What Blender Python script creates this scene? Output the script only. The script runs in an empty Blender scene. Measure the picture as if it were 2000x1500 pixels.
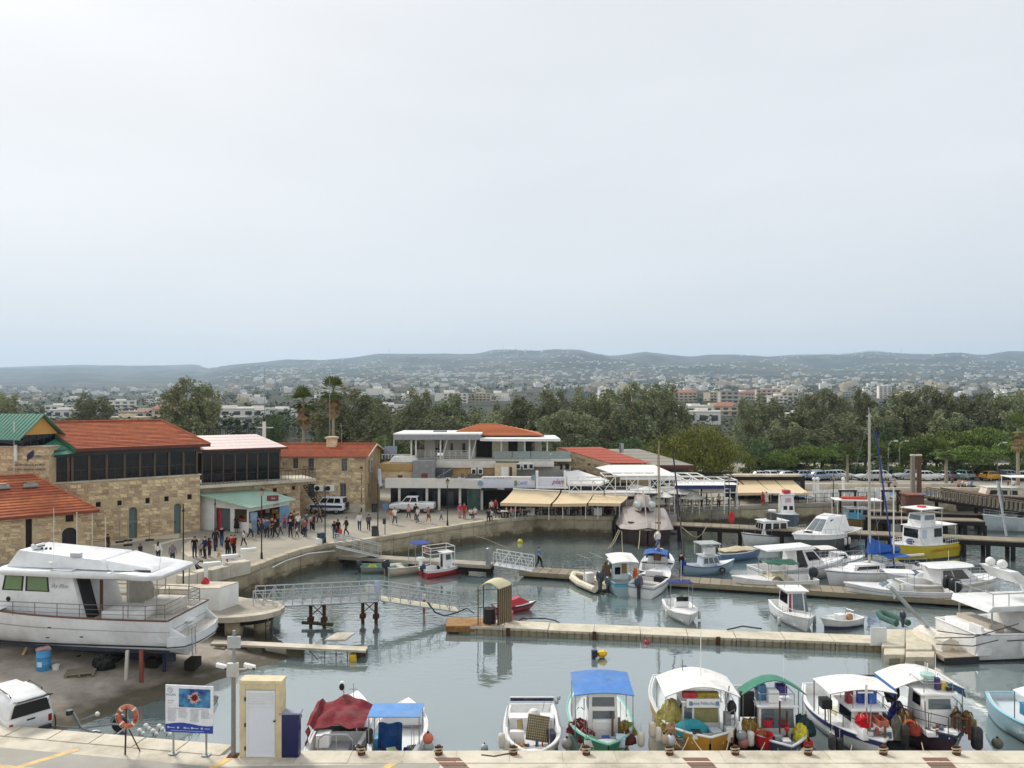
import bpy,bmesh,math,random
from mathutils import Vector,Matrix,noise
rnd=random.Random(11)
sc=bpy.context.scene
COL=sc.collection
PI=math.pi
CH,CF,HZ=15.0,1500.0,775.0
cam=bpy.data.cameras.new('camera');co=bpy.data.objects.new('camera',cam);COL.objects.link(co)
cam.sensor_width=36;cam.lens=36*CF/2000;cam.shift_y=(HZ-750)/2000
cam.clip_start=0.5;cam.clip_end=40000
co.location=(0,0,CH);co.rotation_euler=(PI/2,0,0)
sc.camera=co
SUN_EL,SUN_AZ=math.radians(43),math.radians(-40)
w=bpy.data.worlds.new('World');sc.world=w;w.use_nodes=True
nt=w.node_tree;nt.nodes.clear();N=nt.nodes.new;L=nt.links.new
sky=N('ShaderNodeTexSky');sky.sky_type='NISHITA';sky.sun_disc=False
sky.sun_elevation=SUN_EL;sky.sun_rotation=SUN_AZ;sky.dust_density=4;sky.air_density=1.2
tc=N('ShaderNodeTexCoord');mp=N('ShaderNodeMapping');mp.inputs['Scale'].default_value=(1.2,1.2,5)
no=N('ShaderNodeTexNoise');no.inputs['Scale'].default_value=2.2;no.inputs['Detail'].default_value=4;no.inputs['Roughness'].default_value=.45
cr=N('ShaderNodeValToRGB');cr.color_ramp.elements[0].position=.25;cr.color_ramp.elements[1].position=.8
cr.color_ramp.elements[0].color=(5.15,5.25,5.38,1);cr.color_ramp.elements[1].color=(5.75,5.8,5.9,1)
mx=N('ShaderNodeMix');mx.data_type='RGBA';mx.inputs[0].default_value=.92
bg=N('ShaderNodeBackground');bg.inputs['Strength'].default_value=.10
out=N('ShaderNodeOutputWorld')
L(tc.outputs['Generated'],mp.inputs['Vector']);L(mp.outputs[0],no.inputs['Vector']);L(no.outputs['Fac'],cr.inputs['Fac'])
L(sky.outputs[0],mx.inputs[6]);L(cr.outputs[0],mx.inputs[7]);L(mx.outputs[2],bg.inputs['Color']);L(bg.outputs[0],out.inputs['Surface'])
sl=bpy.data.lights.new('sun','SUN');sl.energy=2.0;sl.angle=math.radians(13);sl.color=(1,.95,.88)
so=bpy.data.objects.new('sun',sl);COL.objects.link(so)
sd=Vector((math.sin(SUN_AZ)*math.cos(SUN_EL),math.cos(SUN_AZ)*math.cos(SUN_EL),math.sin(SUN_EL)))
so.rotation_euler=sd.to_track_quat('Z','Y').to_euler()
vs=sc.view_settings;vs.view_transform='Standard';vs.look='None';vs.exposure=0.66;vs.gamma=1;vs.use_curve_mapping=False
cy=sc.cycles;cy.max_bounces=6;cy.diffuse_bounces=3;cy.glossy_bounces=3;cy.transparent_max_bounces=12
cy.volume_bounces=1;cy.use_denoising=True;cy.caustics_reflective=False;cy.caustics_refractive=False
def P(px,py,z=0.0):
 """ground point (height z) seen at pixel px,py of the photograph"""
 d=(CH-z)*CF/(py-HZ)
 return Vector(((px-1000)/CF*d,d,z))
def PD(px,py,d):
 return Vector(((px-1000)/CF*d,d,CH-(py-HZ)/CF*d))
def V(*a):return Vector(a)
class M:
 """collects shapes into one mesh"""
 def __init__(s):s.v=[];s.f=[]
 def add(s,vs,fs):
  o=len(s.v);s.v+=[tuple(a)for a in vs];s.f+=[tuple(i+o for i in f)for f in fs];return s
 def box(s,x0,x1,y0,y1,z0,z1):
  return s.hexa([(x0,y0,z0),(x1,y0,z0),(x1,y1,z0),(x0,y1,z0),(x0,y0,z1),(x1,y0,z1),(x1,y1,z1),(x0,y1,z1)])
 def hexa(s,p):
  return s.add(p,[(3,2,1,0),(4,5,6,7),(0,1,5,4),(1,2,6,5),(2,3,7,6),(3,0,4,7)])
 def cb(s,c,d,rz=0,tp=1.0):
  ca,sa=math.cos(rz),math.sin(rz);pts=[]
  for z,k in((0,1),(d[2],tp)):
   for x,y in((-.5,-.5),(.5,-.5),(.5,.5),(-.5,.5)):
    X,Y=x*d[0]*k,y*d[1]*k;pts.append((c[0]+X*ca-Y*sa,c[1]+X*sa+Y*ca,c[2]+z))
  return s.hexa(pts)
 def tube(s,pts,r,n=6,r1=None,cap=True):
  pts=[Vector(p)for p in pts];m=len(pts);rings=[]
  for i,p in enumerate(pts):
   t=(pts[min(i+1,m-1)]-pts[max(i-1,0)]).normalized()
   a=t.orthogonal().normalized()if abs(t.z)>.95 else t.cross(Vector((0,0,1))).normalized()
   b=t.cross(a)
   rr=r if r1 is None else r+(r1-r)*i/max(m-1,1)
   rings.append([p+rr*(math.cos(k*2*PI/n)*a+math.sin(k*2*PI/n)*b)for k in range(n)])
  return s.loft(rings,True,cap)
 def cyl(s,c,r,h,n=12,r1=None):
  r1=r if r1 is None else r1
  return s.loft([[(c[0]+r*math.cos(k*2*PI/n),c[1]+r*math.sin(k*2*PI/n),c[2])for k in range(n)],[(c[0]+r1*math.cos(k*2*PI/n),c[1]+r1*math.sin(k*2*PI/n),c[2]+h)for k in range(n)]],True,True)
 def loft(s,rings,closed=True,cap=False):
  n=len(rings[0]);vs=[p for r in rings for p in r];fs=[]
  for i in range(len(rings)-1):
   for k in range(n if closed else n-1):
    k2=(k+1)%n;fs.append((i*n+k,i*n+k2,(i+1)*n+k2,(i+1)*n+k))
  if cap:fs.append(tuple(range(n-1,-1,-1)));fs.append(tuple((len(rings)-1)*n+k for k in range(n)))
  return s.add(vs,fs)
 def sph(s,c,rx,ry=None,rz=None,nu=10,nv=6,lump=0,rg=None):
  ry=rx if ry is None else ry;rz=rx if rz is None else rz;rings=[]
  for j in range(nv+1):
   th=PI*(.02+.96*j/nv)-PI/2;row=[]
   for i in range(nu):
    k=1+(rg.uniform(-lump,lump)if lump else 0);ph=i*2*PI/nu
    row.append((c[0]+rx*k*math.cos(th)*math.cos(ph),c[1]+ry*k*math.cos(th)*math.sin(ph),c[2]+rz*k*math.sin(th)))
   rings.append(row)
  return s.loft(rings,True,True)
 def prism(s,poly,z0,z1):
  n=len(poly);z1f=z1 if callable(z1)else(lambda x,y:z1)
  vs=[(p[0],p[1],z0)for p in poly]+[(p[0],p[1],z1f(p[0],p[1]))for p in poly]
  return s.add(vs,[tuple(range(n-1,-1,-1)),tuple(range(n,2*n))]+[(k,(k+1)%n,n+(k+1)%n,n+k)for k in range(n)])
 def ext(s,poly,vec):
  n=len(poly);v=Vector(vec);a=[Vector(p)for p in poly]
  return s.add(a+[p+v for p in a],[tuple(range(n-1,-1,-1)),tuple(range(n,2*n))]+[(k,(k+1)%n,n+(k+1)%n,n+k)for k in range(n)])
 def sheet(s,fn,nu,nv,th=.02):
  top=[Vector(fn(i/nu,j/nv))for j in range(nv+1)for i in range(nu+1)];k=len(top);w=nu+1
  fs=[]
  for j in range(nv):
   for i in range(nu):
    a=j*w+i;fs.append((a,a+1,a+w+1,a+w));fs.append((k+a+w,k+a+w+1,k+a+1,k+a))
  for i in range(nu):fs.append((i+1,i,k+i,k+i+1));b=nv*w+i;fs.append((b,b+1,k+b+1,k+b))
  for j in range(nv):a=j*w;fs.append((a,a+w,k+a+w,k+a));b=j*w+nu;fs.append((b+w,b,k+b,k+b+w))
  return s.add(top+[p-Vector((0,0,th))for p in top],fs)
 def mesh(s,name,mat=None,smooth=False):
  me=bpy.data.meshes.new(name);me.from_pydata(s.v,[],s.f)
  b=bmesh.new();b.from_mesh(me);bmesh.ops.recalc_face_normals(b,faces=b.faces);b.to_mesh(me);b.free()
  if mat:me.materials.append(mat)
  if smooth:
   me.polygons.foreach_set('use_smooth',[True]*len(me.polygons))
   try:me.set_sharp_from_angle(angle=math.radians(42))
   except Exception:pass
  return me
 def obj(s,name,mat,parent=None,smooth=False):
  me=s.mesh(name,mat,smooth)
  if not smooth and 6<=len(s.f)<=18 and len(s.v)<=24:
   d=min(max(v[k]for v in s.v)-min(v[k]for v in s.v)for k in range(3))
   if d>.16 and len(s.v)==8:
    b=bmesh.new();b.from_mesh(me);bmesh.ops.bevel(b,geom=list(b.edges),offset=min(.06,d*.1),segments=2,profile=.6,affect='EDGES',clamp_overlap=True)
    b.to_mesh(me);b.free();me.polygons.foreach_set('use_smooth',[True]*len(me.polygons));me.set_sharp_from_angle(angle=math.radians(50))
  return link(name,me,parent)
def link(name,me,parent=None,loc=None,rz=None,sca=None):
 o=bpy.data.objects.new(name,me);COL.objects.link(o)
 if parent:o.parent=parent
 if loc is not None:o.location=loc
 if rz is not None:o.rotation_euler=(0,0,rz)
 if sca is not None:o.scale=(sca,)*3 if not hasattr(sca,'__len__')else sca
 return o
LABELS={}
def tag(o,label,cat,group=None):
 LABELS[label]=LABELS.get(label,0)+1
 o['label']=label;o['category']=cat
 if group:o['group']=group
 return o
def thing(name,label,cat,loc=(0,0,0),rz=0,group=None,sca=None):
 o=bpy.data.objects.new(name,None);COL.objects.link(o);o.location=loc;o.rotation_euler=(0,0,rz);o.empty_display_size=.2
 if sca:o.scale=(sca,)*3
 return tag(o,label,cat,group)
def stuff(o,parent=None):o['kind']='stuff';return o
def struct(name,m,mat,parent=None,smooth=False):
 o=m.obj(name,mat,parent,smooth)
 if not parent:o['kind']='structure'
 return o
def dup(root,label,loc=None,rz=None,sca=None,group=None):
 def cp(o,par):
  c=o.copy();COL.objects.link(c);c.parent=par
  for ch in o.children:cp(ch,c)
  return c
 r=cp(root,None)
 if loc is not None:r.location=loc
 if rz is not None:r.rotation_euler=(0,0,rz)
 if sca is not None:r.scale=(sca,)*3 if not hasattr(sca,'__len__')else sca
 return tag(r,label,root['category'],group or root.get('group'))
MATS={}
def rgb(h):
 """colour of the thing itself from an sRGB hex string"""
 f=lambda c:c/12.92 if c<=.04045 else((c+.055)/1.055)**2.4
 return tuple(f(int(h[i:i+2],16)/255)for i in(0,2,4))+(1,)
def mat(key,col,rough=.6,metal=0,var=.18,scale=3.0,bump=0.0,spec=.5,rand=0.0,bscale=None,dirt=None,dscale=.6,damt=.5,coord='Object',stretch=None):
 if key in MATS:return MATS[key]
 m=bpy.data.materials.new(key);m.use_nodes=True;t=m.node_tree;b=t.nodes['Principled BSDF'];n=t.nodes.new;l=t.links.new
 c=rgb(col)if isinstance(col,str)else tuple(col)+(1,)
 b.inputs['Roughness'].default_value=rough;b.inputs['Metallic'].default_value=metal
 b.inputs['Specular IOR Level'].default_value=spec
 tcn=n('ShaderNodeTexCoord');src=tcn.outputs[coord]if coord in tcn.outputs else None
 if coord=='World':src=n('ShaderNodeNewGeometry').outputs['Position']
 if stretch:
  mpn=n('ShaderNodeMapping');mpn.inputs['Scale'].default_value=stretch;l(src,mpn.inputs[0]);src=mpn.outputs[0]
 nz=n('ShaderNodeTexNoise');nz.inputs['Scale'].default_value=scale;nz.inputs['Detail'].default_value=5;nz.inputs['Roughness'].default_value=.65
 l(src,nz.inputs['Vector'])
 hs=n('ShaderNodeHueSaturation');hs.inputs['Color'].default_value=c
 mr=n('ShaderNodeMapRange');mr.inputs['From Min'].default_value=.25;mr.inputs['From Max'].default_value=.75
 mr.inputs['To Min'].default_value=1-var;mr.inputs['To Max'].default_value=1+var
 l(nz.outputs['Fac'],mr.inputs['Value']);val=mr.outputs[0]
 if rand:
  oi=n('ShaderNodeObjectInfo');m2=n('ShaderNodeMapRange');m2.inputs['To Min'].default_value=1-rand;m2.inputs['To Max'].default_value=1+rand
  l(oi.outputs['Random'],m2.inputs['Value']);mu=n('ShaderNodeMath');mu.operation='MULTIPLY';l(val,mu.inputs[0]);l(m2.outputs[0],mu.inputs[1]);val=mu.outputs[0]
  m3=n('ShaderNodeMapRange');m3.inputs['To Min'].default_value=.5-rand*.05;m3.inputs['To Max'].default_value=.5+rand*.05
  l(oi.outputs['Random'],m3.inputs['Value']);l(m3.outputs[0],hs.inputs['Hue'])
 l(val,hs.inputs['Value']);colout=hs.outputs[0]
 if dirt:
  nd=n('ShaderNodeTexNoise');nd.inputs['Scale'].default_value=dscale;nd.inputs['Detail'].default_value=7;nd.inputs['Roughness'].default_value=.7
  l(src,nd.inputs['Vector'])
  rp=n('ShaderNodeValToRGB');rp.color_ramp.elements[0].position=.45;rp.color_ramp.elements[1].position=.68
  rp.color_ramp.elements[0].color=(0,0,0,1);rp.color_ramp.elements[1].color=(damt,)*3+(1,)
  l(nd.outputs['Fac'],rp.inputs['Fac'])
  mxn=n('ShaderNodeMix');mxn.data_type='RGBA';l(rp.outputs[0],mxn.inputs[0]);l(colout,mxn.inputs[6]);mxn.inputs[7].default_value=rgb(dirt);colout=mxn.outputs[2]
 l(colout,b.inputs['Base Color'])
 if bump:
  nb=n('ShaderNodeTexNoise');nb.inputs['Scale'].default_value=bscale or scale*4;nb.inputs['Detail'].default_value=4;l(src,nb.inputs['Vector'])
  bp=n('ShaderNodeBump');bp.inputs['Strength'].default_value=bump;bp.inputs['Distance'].default_value=.05;l(nb.outputs['Fac'],bp.inputs['Height']);l(bp.outputs[0],b.inputs['Normal'])
 MATS[key]=m;return m
def paint(hexcol,rough=.35):
 return mat('paint_'+hexcol,hexcol,rough,var=.05,scale=1.5,dirt='6b6254',dscale=1.1,damt=.16)
def cloth(hexcol):
 return mat('cloth_'+hexcol,hexcol,.9,var=.16,scale=2.2,bump=.45,bscale=4,spec=.2,dirt='8f8a7e',dscale=1.2,damt=.3)
def metal(hexcol='9aa0a4',rough=.35):
 return mat('metal_'+hexcol,hexcol,rough,.75,var=.1,scale=5)
def plastic(hexcol):
 return mat('plastic_'+hexcol,hexcol,.45,var=.08,scale=4)
STONE=mat('limestone_block','d4bf9e',.95,var=.22,scale=2.2,bump=.5,rand=.34,dirt='7d6a50',dscale=1.4,damt=.55,spec=.2)
MORTAR=mat('limestone_mortar','c9b592',.95,var=.2,scale=1.2,bump=.4,dirt='6f5d46',dscale=.5,damt=.45,spec=.2)
TILE=mat('clay_roof_tile','b4694a',.85,var=.24,scale=2.2,bump=.4,bscale=6,rand=.14,dirt='75503f',dscale=.9,damt=.45,spec=.25)
CONC=mat('quay_concrete','a9a294',.9,var=.16,scale=.8,bump=.25,bscale=6,dirt='6d675b',dscale=.25,damt=.55,coord='World',spec=.25)
CREAM=mat('cream_concrete','cfc7b5',.9,var=.15,scale=.9,bump=.2,bscale=8,dirt='857a68',dscale=.5,damt=.65,coord='World',spec=.25)
WALLC=mat('weathered_quay_wall','b5a98e',.95,var=.25,scale=.9,bump=.5,bscale=3,rand=.12,dirt='5a5140',dscale=.55,damt=.6,spec=.2,coord='World')
def algae(mt,top,colr):
 t=mt.node_tree;n=t.nodes.new;l=t.links.new;b=t.nodes['Principled BSDF'];src=b.inputs['Base Color'].links[0].from_socket
 g=n('ShaderNodeNewGeometry');s=n('ShaderNodeSeparateXYZ');l(g.outputs['Position'],s.inputs[0])
 nz=n('ShaderNodeTexNoise');nz.inputs['Scale'].default_value=1.1;nz.inputs['Detail'].default_value=6;l(g.outputs['Position'],nz.inputs['Vector'])
 ad=n('ShaderNodeMath');ad.operation='MULTIPLY_ADD';l(nz.outputs['Fac'],ad.inputs[0]);ad.inputs[1].default_value=-1.1;l(s.outputs['Z'],ad.inputs[2])
 mr=n('ShaderNodeMapRange');mr.inputs['From Min'].default_value=top-.75;mr.inputs['From Max'].default_value=top-.35;mr.inputs['To Min'].default_value=.8;mr.inputs['To Max'].default_value=0;l(ad.outputs[0],mr.inputs['Value'])
 mx=n('ShaderNodeMix');mx.data_type='RGBA';l(mr.outputs[0],mx.inputs[0]);l(src,mx.inputs[6]);mx.inputs[7].default_value=rgb(colr);l(mx.outputs[2],b.inputs['Base Color'])
algae(WALLC,.65,'3d3a28')
WHITE=paint('e8e8e4',.5)
GEL=mat('white_gelcoat','ececea',.28,var=.05,scale=1.3,dirt='8f8a7c',dscale=1.1,damt=.28)
WWALL=mat('white_render','dedbd2',.9,var=.07,scale=1,dirt='9c9484',dscale=.45,damt=.35,coord='World',spec=.2)
WOOD=mat('weathered_timber','8d8372',.85,var=.25,scale=2.5,bump=.3,stretch=(.4,6,6),spec=.2,rand=.12)
DARKWOOD=mat('tarred_timber','2b2621',.85,var=.3,scale=3,bump=.3,spec=.2)
RUST=mat('rusty_steel','4a3327',.85,var=.35,scale=3,bump=.4,dirt='7c3f20',dscale=2,damt=.7,spec=.3)
GLASS=mat('dark_glass','0c1014',.08,var=.1,spec=.3)
GLASSB=mat('grey_glass','55646c',.08,var=.15,spec=.8)
BLACK=mat('black_rubber','141414',.6,var=.2)
STEEL=metal('a4a8aa',.3)
GREYM=mat('galvanised_steel','8f9496',.45,.5,var=.12,scale=5)
DGREY=mat('dark_grey_steel','3b3d3c',.5,.2,var=.1)
IRON=mat('black_iron','1d1d1f',.5,.2,var=.15)
ROPE=mat('rope','b5a888',.9,var=.2,scale=20)
DROPE=mat('dark_rope','4a453c',.9,var=.2,scale=20)
TEAK=mat('varnished_wood','6e4a34',.6,var=.2,scale=6)
def text(s,size,mt,parent,loc,rot=(PI/2,0,0),name='lettering',ext=.004,align='CENTER',sx=1,shear=0):
 c=bpy.data.curves.new(name,'FONT');c.body=s;c.size=size;c.extrude=ext;c.align_x=align;c.align_y='CENTER';c.resolution_u=2;c.shear=shear
 o=bpy.data.objects.new(name+'_tmp',c);COL.objects.link(o)
 me=bpy.data.meshes.new_from_object(o.evaluated_get(bpy.context.evaluated_depsgraph_get()));bpy.data.objects.remove(o);bpy.data.curves.remove(c)
 me.materials.clear();me.materials.append(mt)
 t=link(name,me,parent,loc);t.rotation_euler=rot;t.scale=(sx,1,1);return t
SKY_PTS=[(-700,706),(-300,708),(0,716),(60,714),(150,711),(220,713),(320,713),(380,711),(410,718),(450,712),(500,708),(560,701),(620,703),(690,698),(740,690),(800,690),(860,691),(930,690),(965,682),(1010,682),(1040,686),(1085,683),(1130,682),(1160,689),(1195,694),(1260,686),(1300,691),(1350,696),(1385,692),(1440,692),(1500,696),(1560,692),(1640,692),(1700,684),(1760,689),(1820,691),(1870,687),(1915,694),(1970,685),(2100,688),(2400,700),(2800,706)]
def lerp_tab(t,x):
 for(a,b),(c,d)in zip(t,t[1:]):
  if x<=c:k=(x-a)/(c-a);k=max(0,k);return b+(d-b)*k
 return t[-1][1]
def sstep(a,b,x):k=min(1,max(0,(x-a)/(b-a)));return k*k*(3-2*k)
def ridge_d(px):return 11200-2600*sstep(385,440,px)
def plain(px,y):
 k=.45+.55*sstep(250,700,px)
 return 1.9+k*lerp_tab([(112,0),(250,.3),(500,4),(1000,13),(2000,42),(3500,70),(20000,70)],y)
def terrain(px,y):
 rd=ridge_d(px);zr=CH+(HZ-lerp_tab(SKY_PTS,px))/CF*rd
 b=plain(px,y)
 if y<=2600:return b
 X=(px-1000)/CF*y
 k=min(1,(y-2600)/(rd-2600));k=k**1.25
 z=b+(zr-b)*k
 nn=noise.fractal(Vector((X/900,y/700,3)),1,2,5)
 z+=nn*75*math.sin(PI*min(1,k))*min(1,(y-2600)/2500)
 if y>rd:z=zr-(y-rd)*.22
 return z
ys=[112,125,140,160,190,230,280,350,450,600,800,1050,1400,1800,2300]+[2700+i*170 for i in range(38)]+[9300+i*280 for i in range(12)]
pxs=list(range(-700,2801,14))
mm=M();nn_=len(pxs)
for y in ys:
 for px in pxs:mm.v.append(((px-1000)/CF*y,y,terrain(px,y)))
for j in range(len(ys)-1):
 for i in range(nn_-1):a=j*nn_+i;mm.f.append((a,a+1,a+nn_+1,a+nn_))
SCRUB=mat('dry_scrub_hills','343c36',.95,var=.35,scale=.004,dirt='857c66',dscale=.0035,damt=.5,coord='World',spec=.1)
struct('hills',mm,SCRUB,smooth=True)
def water_mat():
 m=bpy.data.materials.new('harbour_water');m.use_nodes=True;t=m.node_tree;t.nodes.clear();n=t.nodes.new;l=t.links.new
 o=n('ShaderNodeOutputMaterial');geo=n('ShaderNodeNewGeometry')
 def nz(sx,sy,scale,det):
  mp=n('ShaderNodeMapping');mp.inputs['Scale'].default_value=(sx,sy,1);l(geo.outputs['Position'],mp.inputs[0])
  a=n('ShaderNodeTexNoise');a.inputs['Scale'].default_value=scale;a.inputs['Detail'].default_value=det;l(mp.outputs[0],a.inputs['Vector']);return a.outputs['Fac']
 rip=nz(.8,1.6,1.5,3);patch=nz(.05,.09,1,2)
 pr=n('ShaderNodeMapRange');pr.inputs['From Min'].default_value=.38;pr.inputs['From Max'].default_value=.62;pr.inputs['To Min'].default_value=.06;pr.inputs['To Max'].default_value=.4
 l(patch,pr.inputs['Value'])
 sx=n('ShaderNodeSeparateXYZ');l(geo.outputs['Position'],sx.inputs[0])
 yr=n('ShaderNodeMapRange');yr.inputs['From Min'].default_value=38;yr.inputs['From Max'].default_value=56;yr.inputs['To Min'].default_value=.2;yr.inputs['To Max'].default_value=1
 l(sx.outputs['Y'],yr.inputs['Value'])
 mu=n('ShaderNodeMath');mu.operation='MULTIPLY';l(pr.outputs[0],mu.inputs[0]);l(yr.outputs[0],mu.inputs[1])
 bp=n('ShaderNodeBump');bp.inputs['Distance'].default_value=.12;l(mu.outputs[0],bp.inputs['Strength']);l(rip,bp.inputs['Height'])
 di=n('ShaderNodeBsdfDiffuse');di.inputs['Color'].default_value=rgb('879999')
 tr=n('ShaderNodeBsdfTransparent');tr.inputs['Color'].default_value=(.7,.78,.72,1)
 m1=n('ShaderNodeMixShader');m1.inputs[0].default_value=.4;l(di.outputs[0],m1.inputs[1]);l(tr.outputs[0],m1.inputs[2])
 gl=n('ShaderNodeBsdfGlossy');gl.inputs['Roughness'].default_value=.02;gl.inputs['Color'].default_value=(.98,1,1,1);l(bp.outputs[0],gl.inputs['Normal'])
 fr=n('ShaderNodeFresnel');fr.inputs['IOR'].default_value=1.7;l(bp.outputs[0],fr.inputs['Normal'])
 fa=n('ShaderNodeMath');fa.operation='MULTIPLY_ADD';fa.use_clamp=True;l(fr.outputs[0],fa.inputs[0]);fa.inputs[1].default_value=1.15;fa.inputs[2].default_value=.2
 m2=n('ShaderNodeMixShader');l(fa.outputs[0],m2.inputs[0]);l(m1.outputs[0],m2.inputs[1]);l(gl.outputs[0],m2.inputs[2])
 l(m2.outputs[0],o.inputs['Surface']);return m
struct('water',M().add([(-90,-60,0),(240,-60,0),(240,128,0),(-90,128,0)],[(0,1,2,3)]),water_mat())
struct('sea_bed',M().add([(-110,-80,-2.8),(260,-80,-2.8),(260,135,-2.8),(-110,135,-2.8)],[(0,1,2,3)]),mat('sea_bed_mud','3a4038',.95,coord='World'))
QZ=2.1
EDGE=[P(x,y,QZ)for x,y in((476,1114),(536,1090),(586,1074),(640,1062),(700,1056),(800,1040),(900,1025),(970,1015),(1050,1007))]
EDGE2=[V(10.7,82.3,QZ),V(12.5,88,QZ),V(27,91,QZ),V(45,95,QZ),V(75,101,QZ),V(190,114,QZ)]
poly=[(-24.6,50.5),(-21.8,54.2)]+[(p.x,p.y)for p in EDGE]+[(p.x,p.y)for p in EDGE2]+[(190,150),(-220,150),(-220,50.5)]
struct('quay',M().prism(poly,-2.7,QZ-.02),WALLC)
PAVE=mat('plaza_paving','a09a8c',.9,var=.12,scale=.35,bump=.15,bscale=5,dirt='7a7367',dscale=.12,damt=.6,coord='World',spec=.25)
plaza=struct('plaza',M().prism([((p[0]),p[1])for p in poly],QZ-.015,QZ),PAVE)
def band(pts,w0,mt,z,name,par,n=6):
 m=M();pts=[Vector(p)for p in pts];L_=[];R_=[]
 for i,p in enumerate(pts):
  t=(pts[min(i+1,len(pts)-1)]-pts[max(0,i-1)]);t.z=0;t.normalize();q=Vector((-t.y,t.x,0))*w0/2
  L_.append((p.x+q.x,p.y+q.y,z));R_.append((p.x-q.x,p.y-q.y,z))
 vs=L_+R_;k=len(pts)
 return m.add(vs,[(i,i+1,k+i+1,k+i)for i in range(k-1)]).obj(name,mt,par)
BANDM=mat('cream_paving','d2c6ae',.9,var=.08,scale=2,coord='World',dirt='9a8f7c',dscale=.4,damt=.4)
def arc_px(l):return[P(x,y,QZ)for x,y in l]
band(arc_px([(160,1063),(215,1061),(262,1054),(300,1049),(350,1046)]),2.6,BANDM,QZ+.004,'paving_band',plaza)
band(arc_px([(205,1075),(245,1078),(268,1086),(245,1098)]),.8,BANDM,QZ+.008,'paving_band',plaza)
band(arc_px([(385,1052),(366,1064),(364,1076),(378,1086)]),.8,BANDM,QZ+.004,'paving_band',plaza)
band(arc_px([(300,1066),(345,1054),(380,1050)]),.7,BANDM,QZ+.008,'paving_band',plaza)
def along(pts,step):
 out=[];acc=0
 for a,b in zip(pts,pts[1:]):
  d=(b-a).length;k=max(1,round(d/step))
  for i in range(k):out.append((a.lerp(b,i/k),a.lerp(b,(i+1)/k)))
 return out
COPE=mat('worn_coping_stone','bdb29a',.9,var=.15,scale=2,bump=.3,rand=.1,dirt='6f6554',dscale=1,damt=.5,spec=.2,coord='World')
qwall=bpy.data.objects['quay']
def facing(a,b,z0,z1,off,th,name,mt,par,gap=.02):
 t=(b-a);t.z=0;ln=t.length;t.normalize();nrm=Vector((t.y,-t.x,0))
 a2=a+t*gap;b2=b-t*gap
 p=[a2+nrm*off,b2+nrm*off,b2-nrm*th,a2-nrm*th]
 m=M().hexa([(q.x,q.y,z0)for q in p]+[(q.x,q.y,z1)for q in p]);return m.obj(name,mt,par)
for i,(a,b)in enumerate(along(EDGE+[EDGE2[0],EDGE2[1]],1.9)):
 r=rnd.uniform(-.03,.04)
 facing(a,b,-.9,.62,.05+r,.4,'wall_block',WALLC,qwall,.03)
 facing(a,b,.66,1.7,.02+rnd.uniform(-.02,.03),.4,'wall_block',WALLC,qwall,.03)
 facing(a,b,1.735,QZ+.03+rnd.uniform(0,.05),.12+rnd.uniform(-.02,.03),.55,'coping_stone',COPE,qwall,.025)
for i,(a,b)in enumerate(along([EDGE2[1]]+EDGE2[2:5],4)):
 facing(a,b,-.9,1.6,.05,.4,'wall_block',WALLC,qwall,.03)
 facing(a,b,1.62,QZ+.05,.12,.6,'coping_stone',CONC,qwall,.01)
def slip_z(x,y):
 s1=(x+20.1)*-.8+(y-34.6)*.61;s2=(x+12.9)*-.79+(y-43.5)*-.6+1.2
 return max(-2.5,min(1.25,.125*min(s1,s2)))
m=M();xs_=[-70+i*1.0 for i in range(66)];ysl=[27+i*.8 for i in range(31)]
for y in ysl:
 for x in xs_:m.v.append((x,y,slip_z(x,y)+.03*noise.noise(Vector((x*.7,y*.7,0)))))
for j in range(len(ysl)-1):
 for i in range(len(xs_)-1):a=j*66+i;m.f.append((a,a+1,a+67,a+66))
def slip_mat():
 mt=mat('slipway_concrete','a9a094',.85,var=.25,scale=.6,bump=.4,bscale=4,dirt='6a5f50',dscale=.35,damt=.65,coord='World',spec=.3)
 t=mt.node_tree;n=t.nodes.new;l=t.links.new;b=t.nodes['Principled BSDF'];src=b.inputs['Base Color'].links[0].from_socket
 g=n('ShaderNodeNewGeometry');s=n('ShaderNodeSeparateXYZ');l(g.outputs['Position'],s.inputs[0])
 nz=n('ShaderNodeTexNoise');nz.inputs['Scale'].default_value=.9;nz.inputs['Detail'].default_value=6;l(g.outputs['Position'],nz.inputs['Vector'])
 ad=n('ShaderNodeMath');ad.operation='MULTIPLY_ADD';l(nz.outputs['Fac'],ad.inputs[0]);ad.inputs[1].default_value=-.5;l(s.outputs['Z'],ad.inputs[2])
 mr=n('ShaderNodeMapRange');mr.inputs['From Min'].default_value=-.12;mr.inputs['From Max'].default_value=.16;mr.inputs['To Min'].default_value=.85;mr.inputs['To Max'].default_value=0;l(ad.outputs[0],mr.inputs['Value'])
 mx=n('ShaderNodeMix');mx.data_type='RGBA';l(mr.outputs[0],mx.inputs[0]);l(src,mx.inputs[6]);mx.inputs[7].default_value=rgb('3a3420');l(mx.outputs[2],b.inputs['Base Color']);return mt
slip=struct('slipway',m,slip_mat(),smooth=True)
FZ=1.1
fedge=[(-80,41.6),(-21.0,31.5),(-11.3,29.75),(-10.4,30.09),(40,30.09),(40,0),(-80,0)]
fq=struct('near_quay',M().prism(fedge,-2.7,FZ),CREAM)
ASPH=mat('worn_asphalt','a09d94',.9,var=.14,scale=.8,bump=.25,bscale=14,dirt='a39c8c',dscale=.6,damt=.5,coord='World',spec=.25)
struct('road',M().add([(-80,40.6,FZ+.004),(-20.9,30.55,FZ+.004),(-11.2,28.85,FZ+.004),(-2.72,29.1,FZ+.004),(-2.9,0,FZ+.004),(-80,0,FZ+.004)],[(0,1,2,3,4,5)]),ASPH)
road=bpy.data.objects['road']
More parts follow.
